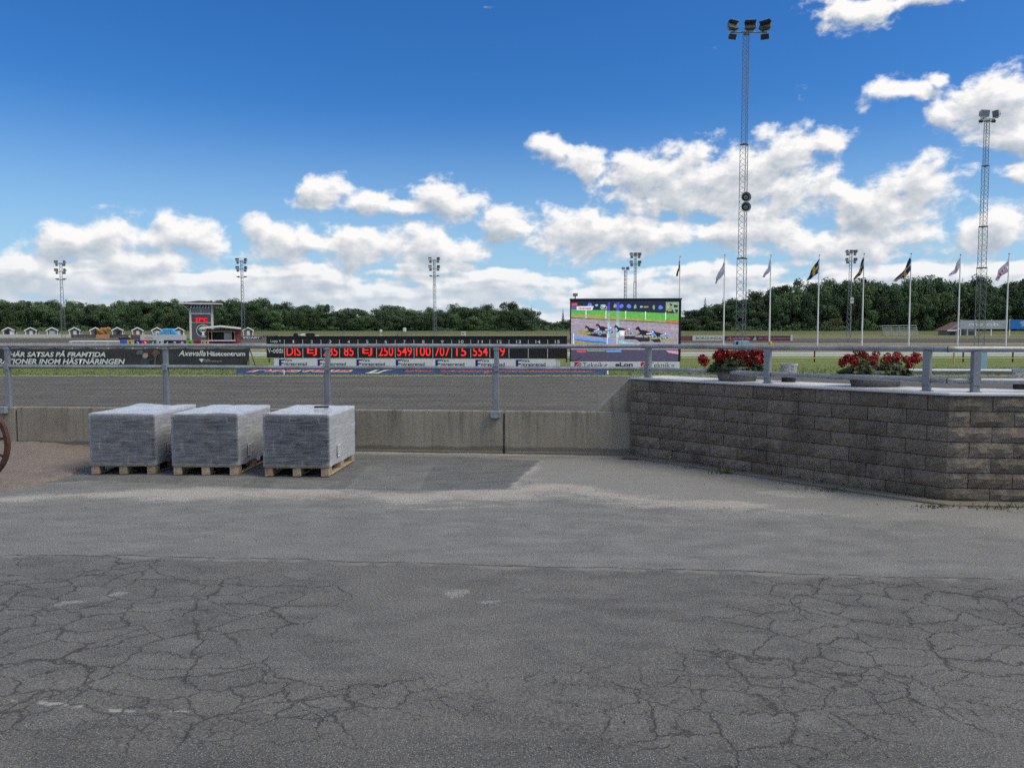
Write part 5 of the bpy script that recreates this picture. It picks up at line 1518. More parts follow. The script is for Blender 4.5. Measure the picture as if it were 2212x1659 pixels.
# tall mast behind the first flower bowl
Ym = 50.0; q = on_ground(1601, Ym); zq = lambda y: zpx(y, Ym, q.z)
big = thing('floodlight_mast', q, 'tall lattice floodlight mast with two round horn speakers halfway up', 'light mast')
for y0, y1, w_ in ((762, 558, .62), (560, 312, .50), (314, 74, .38)):
    za = zq(y0) if y0 < 760 else 0.0
    mb = lattice(MB(), za, zq(y1), w_, .019, .008, w_ * .72, rot=0.45); o = mb.build('lattice_section', M_mast, big)
    mb = MB()
    for k in range(3):
        a = 0.45 + 2 * math.pi * k / 3; e = a + 2 * math.pi / 3; r_ = w_ * .6
        mb.tube((r_ * math.cos(a), r_ * math.sin(a), zq(y1)), (r_ * math.cos(e), r_ * math.sin(e), zq(y1)), .035, 6)
    mb.build('collar', M_mast, big)
zt_ = zq(72)
mb = MB(); mb.tube((-1.05, -.1, zt_), (1.25, -.1, zt_), .045, 8); mb.build('cross_arm', M_mast, big)
for x, yaw, w_ in ((-.95, .45, .76), (.18, -.1, .74), (1.2, -.75, .78)):
    floodlight(big, (x, -.1, zt_ + .05), w_, .46, yaw, R(-28))
for x, yaw in ((-.97, .3), (1.15, -.4)):
    floodlight(big, (x, -.1, zt_ - .05), .52, .34, yaw, R(25), hood=False, up=-1)
M_horn = plain('horn grey', (0.30, 0.32, 0.33), 0.5, var=0.08)
for y_ in (430, 451):
    z_ = zq(y_)
    mb = MB(); mb.lathe([(.10, .25), (.16, .05), (.25, -.22), (.315, -.35), (.325, -.36), (.30, -.345), (.20, -.15), (.12, 0.02)], 28, (-.03, -.30, z_), axis='Y'); h_ = auto_smooth(mb.build('horn_speaker', M_horn, big), 50)
    mb = MB(); mb.lathe([(.235, -.20), (.20, -.14), (.02, .0)], 24, (-.03, -.30, z_), axis='Y'); mb.build('horn_throat', M_darkin, h_)
    mb = MB(); mb.lathe([(.02, .02), (.10, -.05), (.135, -.27), (.11, -.275), (.09, -.24)], 20, (-.03, -.30, z_), axis='Y'); auto_smooth(mb.build('driver_ring', M_horn, h_), 50)
    mb = MB(); mb.lathe([(.06, -.05), (.06, -.29), (.035, -.31)], 14, (-.03, -.30, z_), axis='Y'); mb.build('driver_cap', M_dgrey, h_)
o = thing('pale_cabinet', on_ground(1601, Ym - .6), 'pale blue equipment cabinet at the foot of the tall speaker mast', 'cabinet')
cz = zpx(736, Ym - .6, gz(Ym))
mb = MB(); mb.cbox(-.50, .46, -.2, .15, -.05, cz, .02); mb.build('body', M_palebox, o)
mb = MB(); mb.poly([(-.40, cz - .25), (-.36, cz - .05), (-.28, cz - .02), (-.18, cz - .10), (-.22, cz - .14), (-.26, cz - .10), (-.24, cz - .30)], -.215, -.205); mb.build('printed_figure', M_navy, o)
mb = MB(); mb.box(-.02, 0.0, -.208, -.201, 0.2, cz - .03); mb.build('door_gap', M_dgrey, o)
# right mast
Yr = 47.5; q = on_ground(2115, Yr); zq2 = lambda y: zpx(y, Yr, q.z)
rm = thing('floodlight_mast', q, 'lattice floodlight mast with two box lamps near the right edge', 'light mast')
for y0, y1, w_ in ((800, 579, .54), (581, 490, .46), (492, 359, .38), (361, 262, .29)):
    za = 0.0 if y0 > 790 else zq2(y0)
    lattice(MB(), za, zq2(y1), w_, .017, .007, w_ * .72, rot=1.1).build('lattice_section', M_mast, rm)
    mb = MB()
    for k in range(3):
        a = 1.1 + 2 * math.pi * k / 3; e = a + 2 * math.pi / 3; r_ = w_ * .6
        mb.tube((r_ * math.cos(a), r_ * math.sin(a), zq2(y1)), (r_ * math.cos(e), r_ * math.sin(e), zq2(y1)), .03, 6)
    mb.build('collar', M_mast, rm)
z_ = zq2(258)
mb = MB(); mb.tube((-.40, 0, z_), (.50, 0, z_), .03, 6); mb.tube((-.40, .0, z_ - .13), (.50, 0, z_ - .13), .03, 6); mb.build('cross_arm', M_mast, rm)
M_lampface = plain('pale lamp face', (0.16, 0.18, 0.21), 0.3)
floodlight(rm, (-.25, -.05, z_ + .05), .58, .42, .15, R(8), hood=False, face=M_lampface, house=M_lgrey)
floodlight(rm, (.58, -.05, z_ + .05), .40, .42, -1.15, R(10), hood=False, face=M_lampface, house=M_lgrey)
for x in (-.42, .36): floodlight(rm, (x, -.05, z_ - .03), .25, .16, 0, R(40), hood=False, up=-1, house=M_lgrey)
o = thing('grey_cabinet', on_ground(2124, 46.6), 'pale grey cabinet standing beside the right lattice mast', 'cabinet')
mb = MB(); mb.cbox(-.20, .20, -.15, .15, -.05, zpx(760, 46.6, gz(46.6)), .015); mb.build('body', M_palebox, o)
mb = MB(); mb.cbox(-.48, -.22, -.1, .1, -.05, zpx(770, 46.6, gz(46.6)), .05); mb.build('side_box', M_offwhite, o)

# five slimmer masts along the far straight
def small_mast(x, Y, ytop, label, six):
    q = on_ground(x, Y); o = thing('floodlight_mast', q, label, 'light mast', 'slim floodlight masts along the far straight')
    H_ = zpx(ytop, Y, q.z)
    for a, e, w_ in ((0, .40, .62), (.40, .68, .50), (.68, 1.0, .40)):
        lattice(MB(), a * H_, e * H_, w_, .034, .013, w_ * 1.3, rot=.5).build('lattice_section', M_mast, o)
    lv = [H_ - .15, H_ - .15 - px(17, Y)]
    for j, z_ in enumerate(lv):
        mb = MB(); mb.tube((-px(11, Y), 0, z_), (px(11, Y), 0, z_), .05, 5); mb.build('cross_arm', M_mast, o)
        for s_ in (-1, 1):
            floodlight(o, (s_ * px(9.5, Y), 0, z_), px(8, Y), px(5, Y), s_ * -.5, R(-20), hood=True, face=M_lampface, house=M_lgrey)
            floodlight(o, (s_ * px(7.5, Y), 0, z_ - .03), px(6, Y), px(4, Y), s_ * .4, R(20), hood=False, up=-1, face=M_lampface, house=M_lgrey)
        if six and j == 0: floodlight(o, (0, 0, z_ + .05), px(9, Y), px(4.5, Y), 0, R(-20), face=M_lampface, house=M_lgrey)
    if not six:
        z_ = lv[1] - px(17, Y); mb = MB(); mb.tube((-px(9, Y), 0, z_), (px(9, Y), 0, z_), .05, 5); mb.build('cross_arm', M_mast, o)
        for s_ in (-1, 1): mb = MB(); mb.cbox(s_ * px(8, Y) - .25, s_ * px(8, Y) + .25, -.15, .15, z_ + .05, z_ + .2, .03); mb.build('small_lamp', M_grey, o)
    return o
small_mast(136, 128, 568, 'slim floodlight mast standing leftmost, left of the judges tower', False)
small_mast(525, 132, 563, 'slim floodlight mast right behind the judges tower and red kiosk', False)
small_mast(939, 136, 561, 'slim floodlight mast behind the middle of the odds board', False)
small_mast(1371, 130, 551, 'slim floodlight mast rising behind the video screen', True)
m5 = small_mast(1834, 118, 545, 'slim floodlight mast among the flagpoles on the right', True)
for k, z_ in enumerate((zpx(646, 118, gz(118)), zpx(652, 118, gz(118)))):
    mb = MB(); mb.lathe([(.10, .2), (.30, -.25), (.26, -.2)], 14, (0, -.5, z_), axis='Y'); mb.build('horn_speaker', M_offwhite, m5)
q = on_ground(1350, 140); o = thing('lamp_mast', q, 'thin lamp mast just left of the mast behind the video screen', 'light mast')
H_ = zpx(584, 140, q.z); lattice(MB(), 0, H_, .5, .04, .018, .7).build('lattice_section', M_mast, o)
for s_ in (-1, 1): floodlight(o, (s_ * .45, 0, H_), .65, .5, s_ * -.7, R(-5), hood=False, face=M_lampface, house=M_lgrey)
q = on_ground(1242, 60); o = thing('camera_pole', q, 'small camera pole sticking up behind the left corner of the screen', 'pole')
H_ = zpx(640, 60, q.z); mb = MB(); mb.tube((0, 0, 0), (0, 0, H_), .05, 6); mb.build('pole', M_mast, o)
mb = MB(); mb.cbox(-.18, .2, -.12, .12, H_, H_ + .22, .03); mb.build('camera_head', M_grey, o)

# ------------------------------------------------------------------ flagpoles
def flagpole(x, ytop, yb, Y, label, flag, fl):
    q = on_ground(x, Y); o = thing('flagpole', q, label, 'flagpole', 'white flagpoles in a row')
    H_ = zpx(ytop, Y, q.z)
    mb = MB(); mb.tube((0, 0, 0), (0, 0, H_), .085, 10, .045); auto_smooth(mb.build('pole', M_white, o))
    mb = MB(); mb.lathe([(.03, 0), (.075, .05), (.075, .10), (.02, .15)], 10, (0, 0, H_)); mb.build('finial', M_dgrey, o)
    mb = MB(); mb.tube((0, 0, 0), (0, 0, .35), .12, 10); mb.build('base_sleeve', M_rust, o)
    mb = MB(); mb.tube((-.10, 0, .9), (-.07, 0, H_ - .1), .008, 4); mb.build('halyard', M_offwhite, o)
    dxp, dzp, hoist, pinch, mats, fn = fl
    nu, nv = 24, 12
    vs, fs, mi = [], [], []
    for i in range(nu + 1):
        u = i / nu
        cx = -px(dxp, Y) * u * (1 + .10 * math.sin(u * 5 + x)); cz = -px(dzp, Y) * u ** 0.92
        hgt = px(hoist, Y) * (1 - (1 - pinch) * u)
        for j in range(nv + 1):
            v_ = j / nv
            yy = 0.22 * math.sin(u * 7 + v_ * 5.0 + x) * (.25 + u) + 0.12 * math.sin(v_ * 11 + u * 5 + x)
            vs.append((-.07 + cx + 0.05 * math.sin(v_ * 7 + u * 6) * u, yy, H_ - .30 - hgt * (1 - v_) + cz))
    for i in range(nu):
        for j in range(nv):
            k = i * (nv + 1) + j; fs.append((k, k + nv + 1, k + nv + 2, k + 1)); mi.append(fn((i + .5) / nu, (j + .5) / nv))
    mb = MB(); mb.v, mb.f, mb.mi = vs, fs, mi
    f_ = mb.build('flag', mats, o, smooth=True)
    return o
swe = lambda u, v_: 1 if (0.40 < v_ < 0.60 or 0.30 < u < 0.44) else 0
swm = [M_flagblue, M_flagyellow]
red_on_white = lambda u, v_: 1 if (0.2 < u < 0.9 and 0.22 < v_ < 0.70 and math.sin(u * 40 + v_ * 4) > .0) else 0
txt_on_white = lambda u, v_: 1 if (0.3 < u < 0.85 and 0.40 < v_ < 0.60 and math.sin(u * 60) > 0.3) else 0
one = lambda u, v_: 0
flagpole(1467, 556, 0, 88, 'flagpole with a limp black flag at the right edge of the video screen', None, (5, 30, 15, .4, [M_flagblack], one))
flagpole(1563, 553, 0, 88, 'flagpole with a drooping white lettered flag left of the tall mast', None, (18, 50, 31, .18, [M_flagwhite, M_navy], txt_on_white))
flagpole(1662, 553, 0, 88, 'flagpole with a small limp white flag right of the tall mast', None, (13, 38, 24, .12, [M_flagwhite, M_navy], txt_on_white))
flagpole(1766, 553, 0, 88, 'flagpole with a blue and yellow cross flag, first of the three', None, (27, 44, 31, .15, swm, swe))
flagpole(1862, 550, 0, 88, 'flagpole with a narrow folded blue and yellow flag beside the slim mast', None, (18, 46, 27, .12, swm, swe))
flagpole(1963, 550, 0, 88, 'flagpole with a blue and yellow cross flag, nearest to the bleachers', None, (30, 49, 30, .15, swm, swe))
flagpole(2069, 552, 0, 88, 'flagpole with a small white and red flag left of the right mast', None, (21, 35, 24, .18, [M_flagwhite, M_flagred], red_on_white))
flagpole(2173, 550, 0, 88, 'flagpole with a white and red flag at the far right', None, (25, 41, 30, .36, [M_flagwhite, M_flagred], red_on_white))

# ------------------------------------------------------------------ fences on the verge
wf = thing('white_fence', (0, 68, 0.0), 'long low white double rail fence beyond the grass verge', 'fence')
Yw = 68.0
for z_, h_ in ((zpx(763.5, Yw, 0), .16), (zpx(768.3, Yw, 0), .13)):
    mb = MB(); mb.cbox(-48, 52, -.03, .03, z_ - h_ / 2, z_ + h_ / 2, .01); mb.build('rail', M_white, wf)
xk = -47.0
while xk < 52:
    mb = MB(); mb.cbox(xk - .055, xk + .055, .031, .11, -.1, zpx(762, Yw, 0), .01); mb.build('post', M_white, wf); xk += rng.choice((1.9, 2.3, 2.6, 2.9))
yf = thing('yellow_fence', (0, 60, gz(60)), 'thin yellow two rail fence on rusty posts in front of the white fence', 'fence')
for y_ in (757, 774):
    mb = MB(); z_ = zpx(y_, 60, gz(60)); mb.tube((-44, 0, z_), (46, 0, z_), .042, 8); auto_smooth(mb.build('rail', M_yellow, yf))
for xk in np.arange(-42.5, 46, 3.9):
    mb = MB(); mb.tube((xk, .12, -.1), (xk, .12, zpx(755, 60, gz(60))), .06, 8); mb.build('post', M_rust, yf)
lf, LFL = frame_obj('white_rail', 150, 88, 344, 86, 'short arched white rail behind the black banner', 'rail')
H_ = zpx(738.5, 87, gz(87))
mb = MB(); mb.path([(x, 0, H_ * (0.93 if x in (0, LFL) else 1)) for x in (0, .6, LFL * .3, LFL * .6, LFL - .6, LFL)], .09, 8); auto_smooth(mb.build('rail', M_white, lf))
for k in range(8):
    mb = MB(); x = .3 + k * (LFL - .6) / 7; mb.cbox(x - .05, x + .05, -.05, .05, -.1, H_ - .05, .01); mb.build('post', M_white, lf)
o = thing('yellow_marker', on_ground(1664, 58), 'yellow padded marker post on the infield right of the tall mast', 'marker')
mb = MB(); z1 = zpx(737, 58, gz(58)); mb.lathe([(.05, 0), (.06, z1 * .55), (.13, z1 * .6), (.14, z1 * .92), (.08, z1)], 12); auto_smooth(mb.build('post', plain('signal yellow', (0.60, 0.36, 0.02), .6), o))
o = thing('yellow_marker', on_ground(2062, 57), 'thin yellow marker post between the two right railing posts', 'marker')
mb = MB(); mb.tube((0, 0, 0), (0, 0, zpx(762, 57, gz(57))), .07, 8); mb.build('post', M_yellow, o)

# ------------------------------------------------------------------ judges' tower, kiosk, huts
Yt = 136.0; q = on_ground(437, Yt)
tw = thing('judges_tower', q, 'grey and white judges tower with red temperature display and tree emblem', 'tower', rz=R(20))
T = lambda n: px(n, Yt)                                           # frame units to metres
FW, SWD = T(46), T(66)                                            # front width, depth
zt = lambda y: zpx(y, Yt, q.z)
zf, zs, zw0, zw1, ze = 0.0, zt(681), zt(679), zt(662), zt(659)
mb = MB(); mb.cbox(-FW/2 + .05, FW/2 - .05, -SWD/2 + .05, SWD/2 - .05, -.3, zw0, .02); mb.build('wall', M_dgrey, tw)
for sx in (-1, 1):
    for sy in (-1, 1):
        mb = MB(); cxp, cyp = sx * (FW/2 - .15), sy * (SWD/2 - .15); mb.cbox(cxp - .17, cxp + .17, cyp - .17, cyp + .17, -.3, ze, .02); mb.build('corner_post', M_offwhite, tw)
mb = MB(); mb.cbox(-FW/2, FW/2, -SWD/2, SWD/2, zw0 - .12, zw0 + .12, .02); mb.build('sill_band', M_offwhite, tw)
mb = MB(); mb.cbox(-FW/2, FW/2, -SWD/2, SWD/2, zw1, ze, .02); mb.build('lintel_band', M_offwhite, tw)
mb = MB(); mb.cbox(-FW/2 + .2, FW/2 - .2, -SWD/2 + .2, SWD/2 - .2, zw0 + .1, zw1, .02); mb.build('cabin_core', M_darkin, tw)
for x0, x1 in ((-FW/2 + .4, -.05), (.05, FW/2 - .4)):
    mb = MB(); mb.box(x0, x1, -SWD/2 + .06, -SWD/2 + .09, zw0 + .12, zw1); mb.build('window_pane', M_glass, tw)
mb = MB(); mb.box(-.05, .05, -SWD/2 + .04, -SWD/2 + .12, zw0 + .12, zw1); mb.build('window_bar', M_offwhite, tw)
for y0, y1, mm in ((-SWD/2 + .45, -.1, M_lgrey), (.1, SWD/2 - .45, M_darkin)):
    mb = MB(); mb.box(FW/2 - .10, FW/2 - .07, y0, y1, zw0 + .15, zw1); mb.build('window_pane', mm, tw)
mb = MB(); mb.box(FW/2 - .12, FW/2 - .04, -.1, .1, zw0 + .12, zw1); mb.build('window_bar', M_offwhite, tw)
mb = MB(); mb.box(FW/2 - .04, FW/2 - .01, -SWD/2 + .5, SWD/2 - .5, .2, zw0 - .25); mb.build('side_panel', M_grey, tw)
# striped awning
na = 14
for i in range(na):
    x0 = -FW/2 + .1 + i * (FW - .5) / na; x1 = x0 + (FW - .5) / na
    mb = MB(); mb.add([(x0, -SWD/2 + .02, zw1 + .1), (x1, -SWD/2 + .02, zw1 + .1), (x1 - .15, -SWD/2 - .55, zw1 - .28), (x0 - .15, -SWD/2 - .55, zw1 - .28), (x1 - .15, -SWD/2 - .56, zw1 - .42), (x0 - .15, -SWD/2 - .56, zw1 - .42)], [(0, 3, 2, 1), (3, 5, 4, 2)])
    mb.build('awning_stripe', M_white if i % 2 else M_black, tw)
# hipped flat roof with wide eaves
e_ = T(19); zr = zt(659)
mb = MB()
x0, x1, y0, y1 = -FW/2 - e_, FW/2 + e_, -SWD/2 - T(14), SWD/2 + T(14)
mb.add([(x0, y0, zr), (x1, y0, zr), (x1, y1, zr), (x0, y1, zr), (x0, y0, zr + .16), (x1, y0, zr + .16), (x1, y1, zr + .16), (x0, y1, zr + .16), (-.6, 0, zr + .75), (.6, 0, zr + .75)],
       [(0,3,2,1), (0,1,5,4), (1,2,6,5), (2,3,7,6), (3,0,4,7), (4,5,9,8), (5,6,9), (6,7,8,9), (7,4,8)])
rf = mb.build('roof', M_roof, tw)
mb = MB(); mb.cbox(x0 - .03, x1 + .03, y0 - .05, y0 - .003, zr - .03, zr + .17, .01); mb.build('fascia', M_offwhite, rf)
mb = MB(); mb.cbox(x1 + .003, x1 + .05, y0, y1, zr - .03, zr + .17, .01); mb.build('fascia', M_offwhite, rf)
mb = MB(); mb.tube((x0 + .4, y0 + .3, zr), (-FW/2, -SWD/2, zt(672)), .09, 8); mb.build('downpipe', M_offwhite, tw)
mb = MB(); fy = -SWD/2 + .04
mb.box(-T(13), T(13), fy - .10, fy - .002, zt(697), zt(686)); dsp = mb.build('temperature_display', M_ledback, tw)
child('lettering', fit_text('27°C', T(24), T(8.5), M_ledtower, bold=0.03), dsp, (-T(12), fy - .115, zt(696)))
cxe, cze, r_ = T(3), zt(715), T(13.5)
mb = MB(); n_ = 40
pts = [(cxe + r_ * math.cos(2*math.pi*k/n_), cze + r_ * math.sin(2*math.pi*k/n_)) for k in range(n_)]
pin = [(cxe + .91 * r_ * math.cos(2*math.pi*k/n_), cze + .91 * r_ * math.sin(2*math.pi*k/n_)) for k in range(n_)]
mb.poly(pts, fy - .03, fy - .02); em = mb.build('emblem_disc', plain('emblem navy', (0.035, 0.055, 0.085), .6), tw)
mb = MB(); mb.add([(p[0], fy - .036, p[1]) for p in pts] + [(p[0], fy - .036, p[1]) for p in pin], [(k, (k+1) % n_, n_ + (k+1) % n_, n_ + k) for k in range(n_)]); mb.build('emblem_ring', M_offwhite, em)
for ox, oz, rr in ((-.42, .22, .26), (.06, .48, .34), (.48, .08, .20)):
    mb = MB(); mb.poly([(cxe + ox * r_ + rr * r_ * math.cos(a), cze + oz * r_ + rr * r_ * math.sin(a)) for a in np.linspace(0, 2*math.pi, 20)[:-1]], fy - .040, fy - .034); lo = mb.build('emblem_leaf', M_green, em)
    mb = MB(); mb.poly([(cxe + ox * r_ + .45 * rr * r_ * math.cos(a), cze + oz * r_ + .45 * rr * r_ * math.sin(a)) for a in np.linspace(0, 2*math.pi, 16)[:-1]], fy - .045, fy - .041); mb.build('leaf_eye', M_char, lo)
mb = MB(); mb.poly([(cxe + x * r_, cze + z_ * r_) for x, z_ in ((-.22,-.78),(.26,-.78),(.16,-.55),(.16,-.30),(.42,-.02),(.30,-.06),(.05,-.16),(0,.02),(-.06,-.16),(-.34,-.02),(-.48,0),(-.14,-.30),(-.14,-.55))], fy - .040, fy - .034); mb.build('emblem_trunk', M_white, em)
mb = MB(); mb.cbox(-FW/2 - .1, FW/2 + .1, fy - .08, fy - .001, zt(698.6), zt(697.6), .01); mb.build('ledge', M_offwhite, tw)

Yk = 110.0; q = on_ground(484, Yk)
kk = thing('red_kiosk', q, 'low red wooden kiosk with white trim and open hatch beside the tower', 'kiosk', rz=R(10))
K = lambda n: px(n, Yk); kz = lambda y: zpx(y, Yk, q.z)
KW, KD = K(62), K(50)
mb = MB(); mb.box(-KW/2, KW/2, -KD/2, -KD/2 + .1, -.2, kz(736)); mb.box(-KW/2, KW/2, -KD/2, -KD/2 + .1, kz(717), kz(712)); mb.box(-KW/2, -KW/2 + .25, -KD/2, -KD/2 + .1, kz(736), kz(717)); mb.box(KW/2 - .25, KW/2, -KD/2, -KD/2 + .1, kz(736), kz(717)); mb.build('front_wall', M_red, kk)
mb = MB(); mb.box(KW/2 - .1, KW/2 + .0, -KD/2 + .1, KD/2, -.2, kz(711)); mb.box(-KW/2, -KW/2 + .1, -KD/2 + .1, KD/2, -.2, kz(711)); mb.box(-KW/2 + .1, KW/2 - .1, KD/2 - .1, KD/2, -.2, kz(711)); mb.build('side_walls', M_red, kk)
mb = MB(); mb.box(-KW/2 + .25, KW/2 - .25, -KD/2 + .8, -KD/2 + .9, 0, kz(712)); mb.build('back_partition', M_darkin, kk)
mb = MB(); mb.box(.2, KW/2 - .8, -KD/2 + .6, -KD/2 + .65, kz(734), kz(719)); mb.build('white_menu_board', M_lgrey, kk)
for x in (-KW/2 + .3, KW/2 - .3, -KW/2 + .75, KW/2 - .75):
    mb = MB(); mb.box(x - .06, x + .06, -KD/2 - .05, -KD/2 - .003, kz(736), kz(717)); mb.build('hatch_frame', M_wood, kk)
mb = MB(); mb.cbox(-KW/2 + .2, KW/2 - .2, -KD/2 - .25, -KD/2 - .003, kz(737), kz(735), .02); mb.build('counter', M_white, kk)
mb = MB(); mb.box(-KW/2 + .2, KW/2 - .2, -KD/2 - .05, -KD/2 - .003, kz(717), kz(716)); mb.build('hatch_lintel', M_offwhite, kk)
mb = MB(); ov = .7
for sx in (-1, 1):
    a, e = Vector((0, 0, kz(705.5))), Vector((sx * (KW/2 + ov), 0, kz(710)))
    mb.add([(a.x, -KD/2 - ov, a.z), (e.x, -KD/2 - ov, e.z), (e.x, KD/2 + ov, e.z), (a.x, KD/2 + ov, a.z), (a.x, -KD/2 - ov, a.z + .12), (e.x, -KD/2 - ov, e.z + .12), (e.x, KD/2 + ov, e.z + .12), (a.x, KD/2 + ov, a.z + .12)], [(0,1,2,3), (7,6,5,4), (0,4,5,1), (1,5,6,2), (2,6,7,3)])
kr = mb.build('roof', M_roof, kk)
for sx in (-1, 1):
    mb = MB(); mb.add([(0, -KD/2 - ov - .04, kz(705.5) - .12), (sx * (KW/2 + ov), -KD/2 - ov - .04, kz(710) - .12), (sx * (KW/2 + ov), -KD/2 - ov - .04, kz(710) + .13), (0, -KD/2 - ov - .04, kz(705.5) + .13)], [(0, 1, 2, 3)] if sx > 0 else [(3, 2, 1, 0)]); mb.build('barge_board', M_white, kr)

M_hut = plain('grey hut boards', (0.115, 0.118, 0.12), .75, var=.12)
def hut(x, Y, label, door, w=1.0):
    q = on_ground(x, Y); o = thing('small_hut', q, label, 'hut', 'small grey huts in a row', R(20))
    W_, D_, Hh, Hr = px(19, Y) * w, px(22, Y) * w, px(11, Y), px(16.3, Y)
    mb = MB(); mb.poly([(-W_/2, -.1), (W_/2, -.1), (W_/2, Hh), (0, Hr - .1), (-W_/2, Hh)], -D_/2, D_/2); mb.build('wall', M_hut, o)
    for sx in (-1, 1):
        mb = MB(); mb.cbox(sx * W_/2 - .09, sx * W_/2 + .09, -D_/2 - .06, -D_/2 + .1, -.1, Hh, .01); mb.build('corner_board', M_white, o)
    mb = MB(); mb.cbox(W_/2 - .08, W_/2 + .08, D_/2 - .1, D_/2 + .06, -.1, Hh, .01); mb.build('corner_board', M_white, o)
    ov = .28
    for sx in (-1, 1):
        mb = MB(); xe, zE = sx * (W_/2 + ov), Hh - ov * (Hr - Hh) / (W_/2)
        mb.add([(0, -D_/2 - ov, Hr), (xe, -D_/2 - ov, zE), (xe, D_/2 + ov, zE), (0, D_/2 + ov, Hr), (0, -D_/2 - ov, Hr + .09), (xe, -D_/2 - ov, zE + .09), (xe, D_/2 + ov, zE + .09), (0, D_/2 + ov, Hr + .09)], [(0,1,2,3), (7,6,5,4), (0,4,5,1), (1,5,6,2), (2,6,7,3)]); r_ = mb.build('roof', M_roof, o)
        mb = MB(); mb.add([(0, -D_/2 - ov - .03, Hr - .14), (xe, -D_/2 - ov - .03, zE - .14), (xe, -D_/2 - ov - .03, zE + .12), (0, -D_/2 - ov - .03, Hr + .12)], [(0, 1, 2, 3)] if sx > 0 else [(3, 2, 1, 0)]); mb.build('barge_board', M_white, r_)
    dx, dw, mm = {'white': (0.05, .72, M_offwhite), 'dark': (.15, .75, M_darkin), 'left': (-.25, .8, M_darkin), 'wide': (.0, 1.3, M_lgrey)}[door]
    mb = MB(); mb.cbox(dx - dw/2, dx + dw/2, -D_/2 - .05, -D_/2 - .003, 0, Hh * .86, .01); dr = mb.build('door', mm, o)
    mb = MB(); mb.cbox(dx + dw * .35, dx + dw * .42, -D_/2 - .09, -D_/2 - .051, Hh * .45, Hh * .5, .005); mb.build('handle', M_dgrey, dr)
    if door == 'left': mb = MB(); mb.cbox(.25, W_/2 - .15, -D_/2 - .04, -D_/2 - .003, 0, Hh * .9, .01); mb.build('open_leaf', M_white, o)
    return o
for x, lab, dr in ((22, 'small grey hut with an open dark doorway, leftmost in the row', 'left'), (70, 'small grey hut with white door, second from the left', 'white'), (116, 'small grey hut with wide pale opening, just left of the leftmost mast', 'wide'),
                   (164, 'small grey hut with white door, just right of the leftmost mast', 'white'), (209, 'small grey hut partly hidden by the golden straw animal', 'dark'), (256, 'small grey hut with dark open door right of the straw animal', 'dark'),
                   (299, 'small grey hut with white door left of the white van', 'white'), (341, 'small grey hut behind the white van', 'white'), (387, 'small grey hut between the blue bales and the tower', 'white'), (536, 'small white and grey hut right of the red kiosk', 'white')):
    hut(x, 186, lab, dr)

# golden straw animal
q = on_ground(222, 172); o = thing('straw_animal', q, 'golden brown straw animal figure standing in front of a small hut', 'figure')
def lumps(name, parts, seed, m_, parent, rough=.12, sub=3):
    bm = bmesh.new()
    for (c_, r_) in parts:
        M_ = Matrix.Translation(c_) @ Matrix.Diagonal((*r_, 1))
        bmesh.ops.create_icosphere(bm, subdivisions=sub, radius=1.0, matrix=M_)
    for p in bm.verts:
        p.co += Vector((mnoise.noise(p.co * 3 + Vector((seed, 0, 0))), mnoise.noise(p.co * 3 + Vector((0, seed, 0))), mnoise.noise(p.co * 3 + Vector((0, 0, seed))))) * rough
    me = bpy.data.meshes.new(name); bm.to_mesh(me); bm.free(); me.materials.append(m_)
    return child(name, me, parent)
k = px(1.25, 172)
lumps('body', [(Vector((-2*k, 0, 8.0*k)), (8.0*k, .5, 4.6*k)), (Vector((5*k, 0, 10.5*k)), (5.5*k, .42, 4.5*k)), (Vector((10*k, 0, 12.5*k)), (4.2*k, .35, 3.0*k)), (Vector((0, 0, 11.5*k)), (5*k, .4, 3.5*k))], 2, M_straw, o, .18)
for x, y in ((-7, -.25), (-5, .25), (3, -.25), (5, .25)):
    mb = MB(); mb.tube((x * k, y, 0), (x * k, y, 6 * k), .12, 8, .2); mb.build('leg', M_straw, o)
mb = MB(); mb.tube((12*k, -.15, 14*k), (13.5*k, -.2, 17*k), .10, 6, .02); mb.build('ear', M_straw, o)

# white van and blue wrapped bales
q = on_ground(338, 178); o = thing('white_van', q, 'small white van parked beside the blue bales', 'van')
k = px(1, 178)
mb = MB(); mb.poly([(-12*k, .35), (12*k, .35), (12*k, 8.2*k), (11*k, 9.3*k), (-1*k, 9.3*k), (-5*k, 5.6*k), (-11.5*k, 4.6*k), (-12.2*k, 3.2*k)], -.85, .85); mb.build('body', M_white, o)
mb = MB(); mb.poly([(-4*k, 5.5*k), (-1.1*k, 8.5*k), (2*k, 8.5*k), (2*k, 5.5*k)], -.87, -.852); mb.build('side_window', M_glass, o)
for x in (-8, 8):
    mb = MB(); mb.lathe([(.10, -.12), (.32, -.11), (.34, 0), (.32, .11)], 16, (x * k, -.80, .34), axis='Y'); wl = mb.build('wheel', M_black, o)
    mb = MB(); mb.lathe([(.18, -.02), (.05, -.04)], 12, (x * k, -.92, .34), axis='Y'); mb.build('rim', M_lgrey, wl)
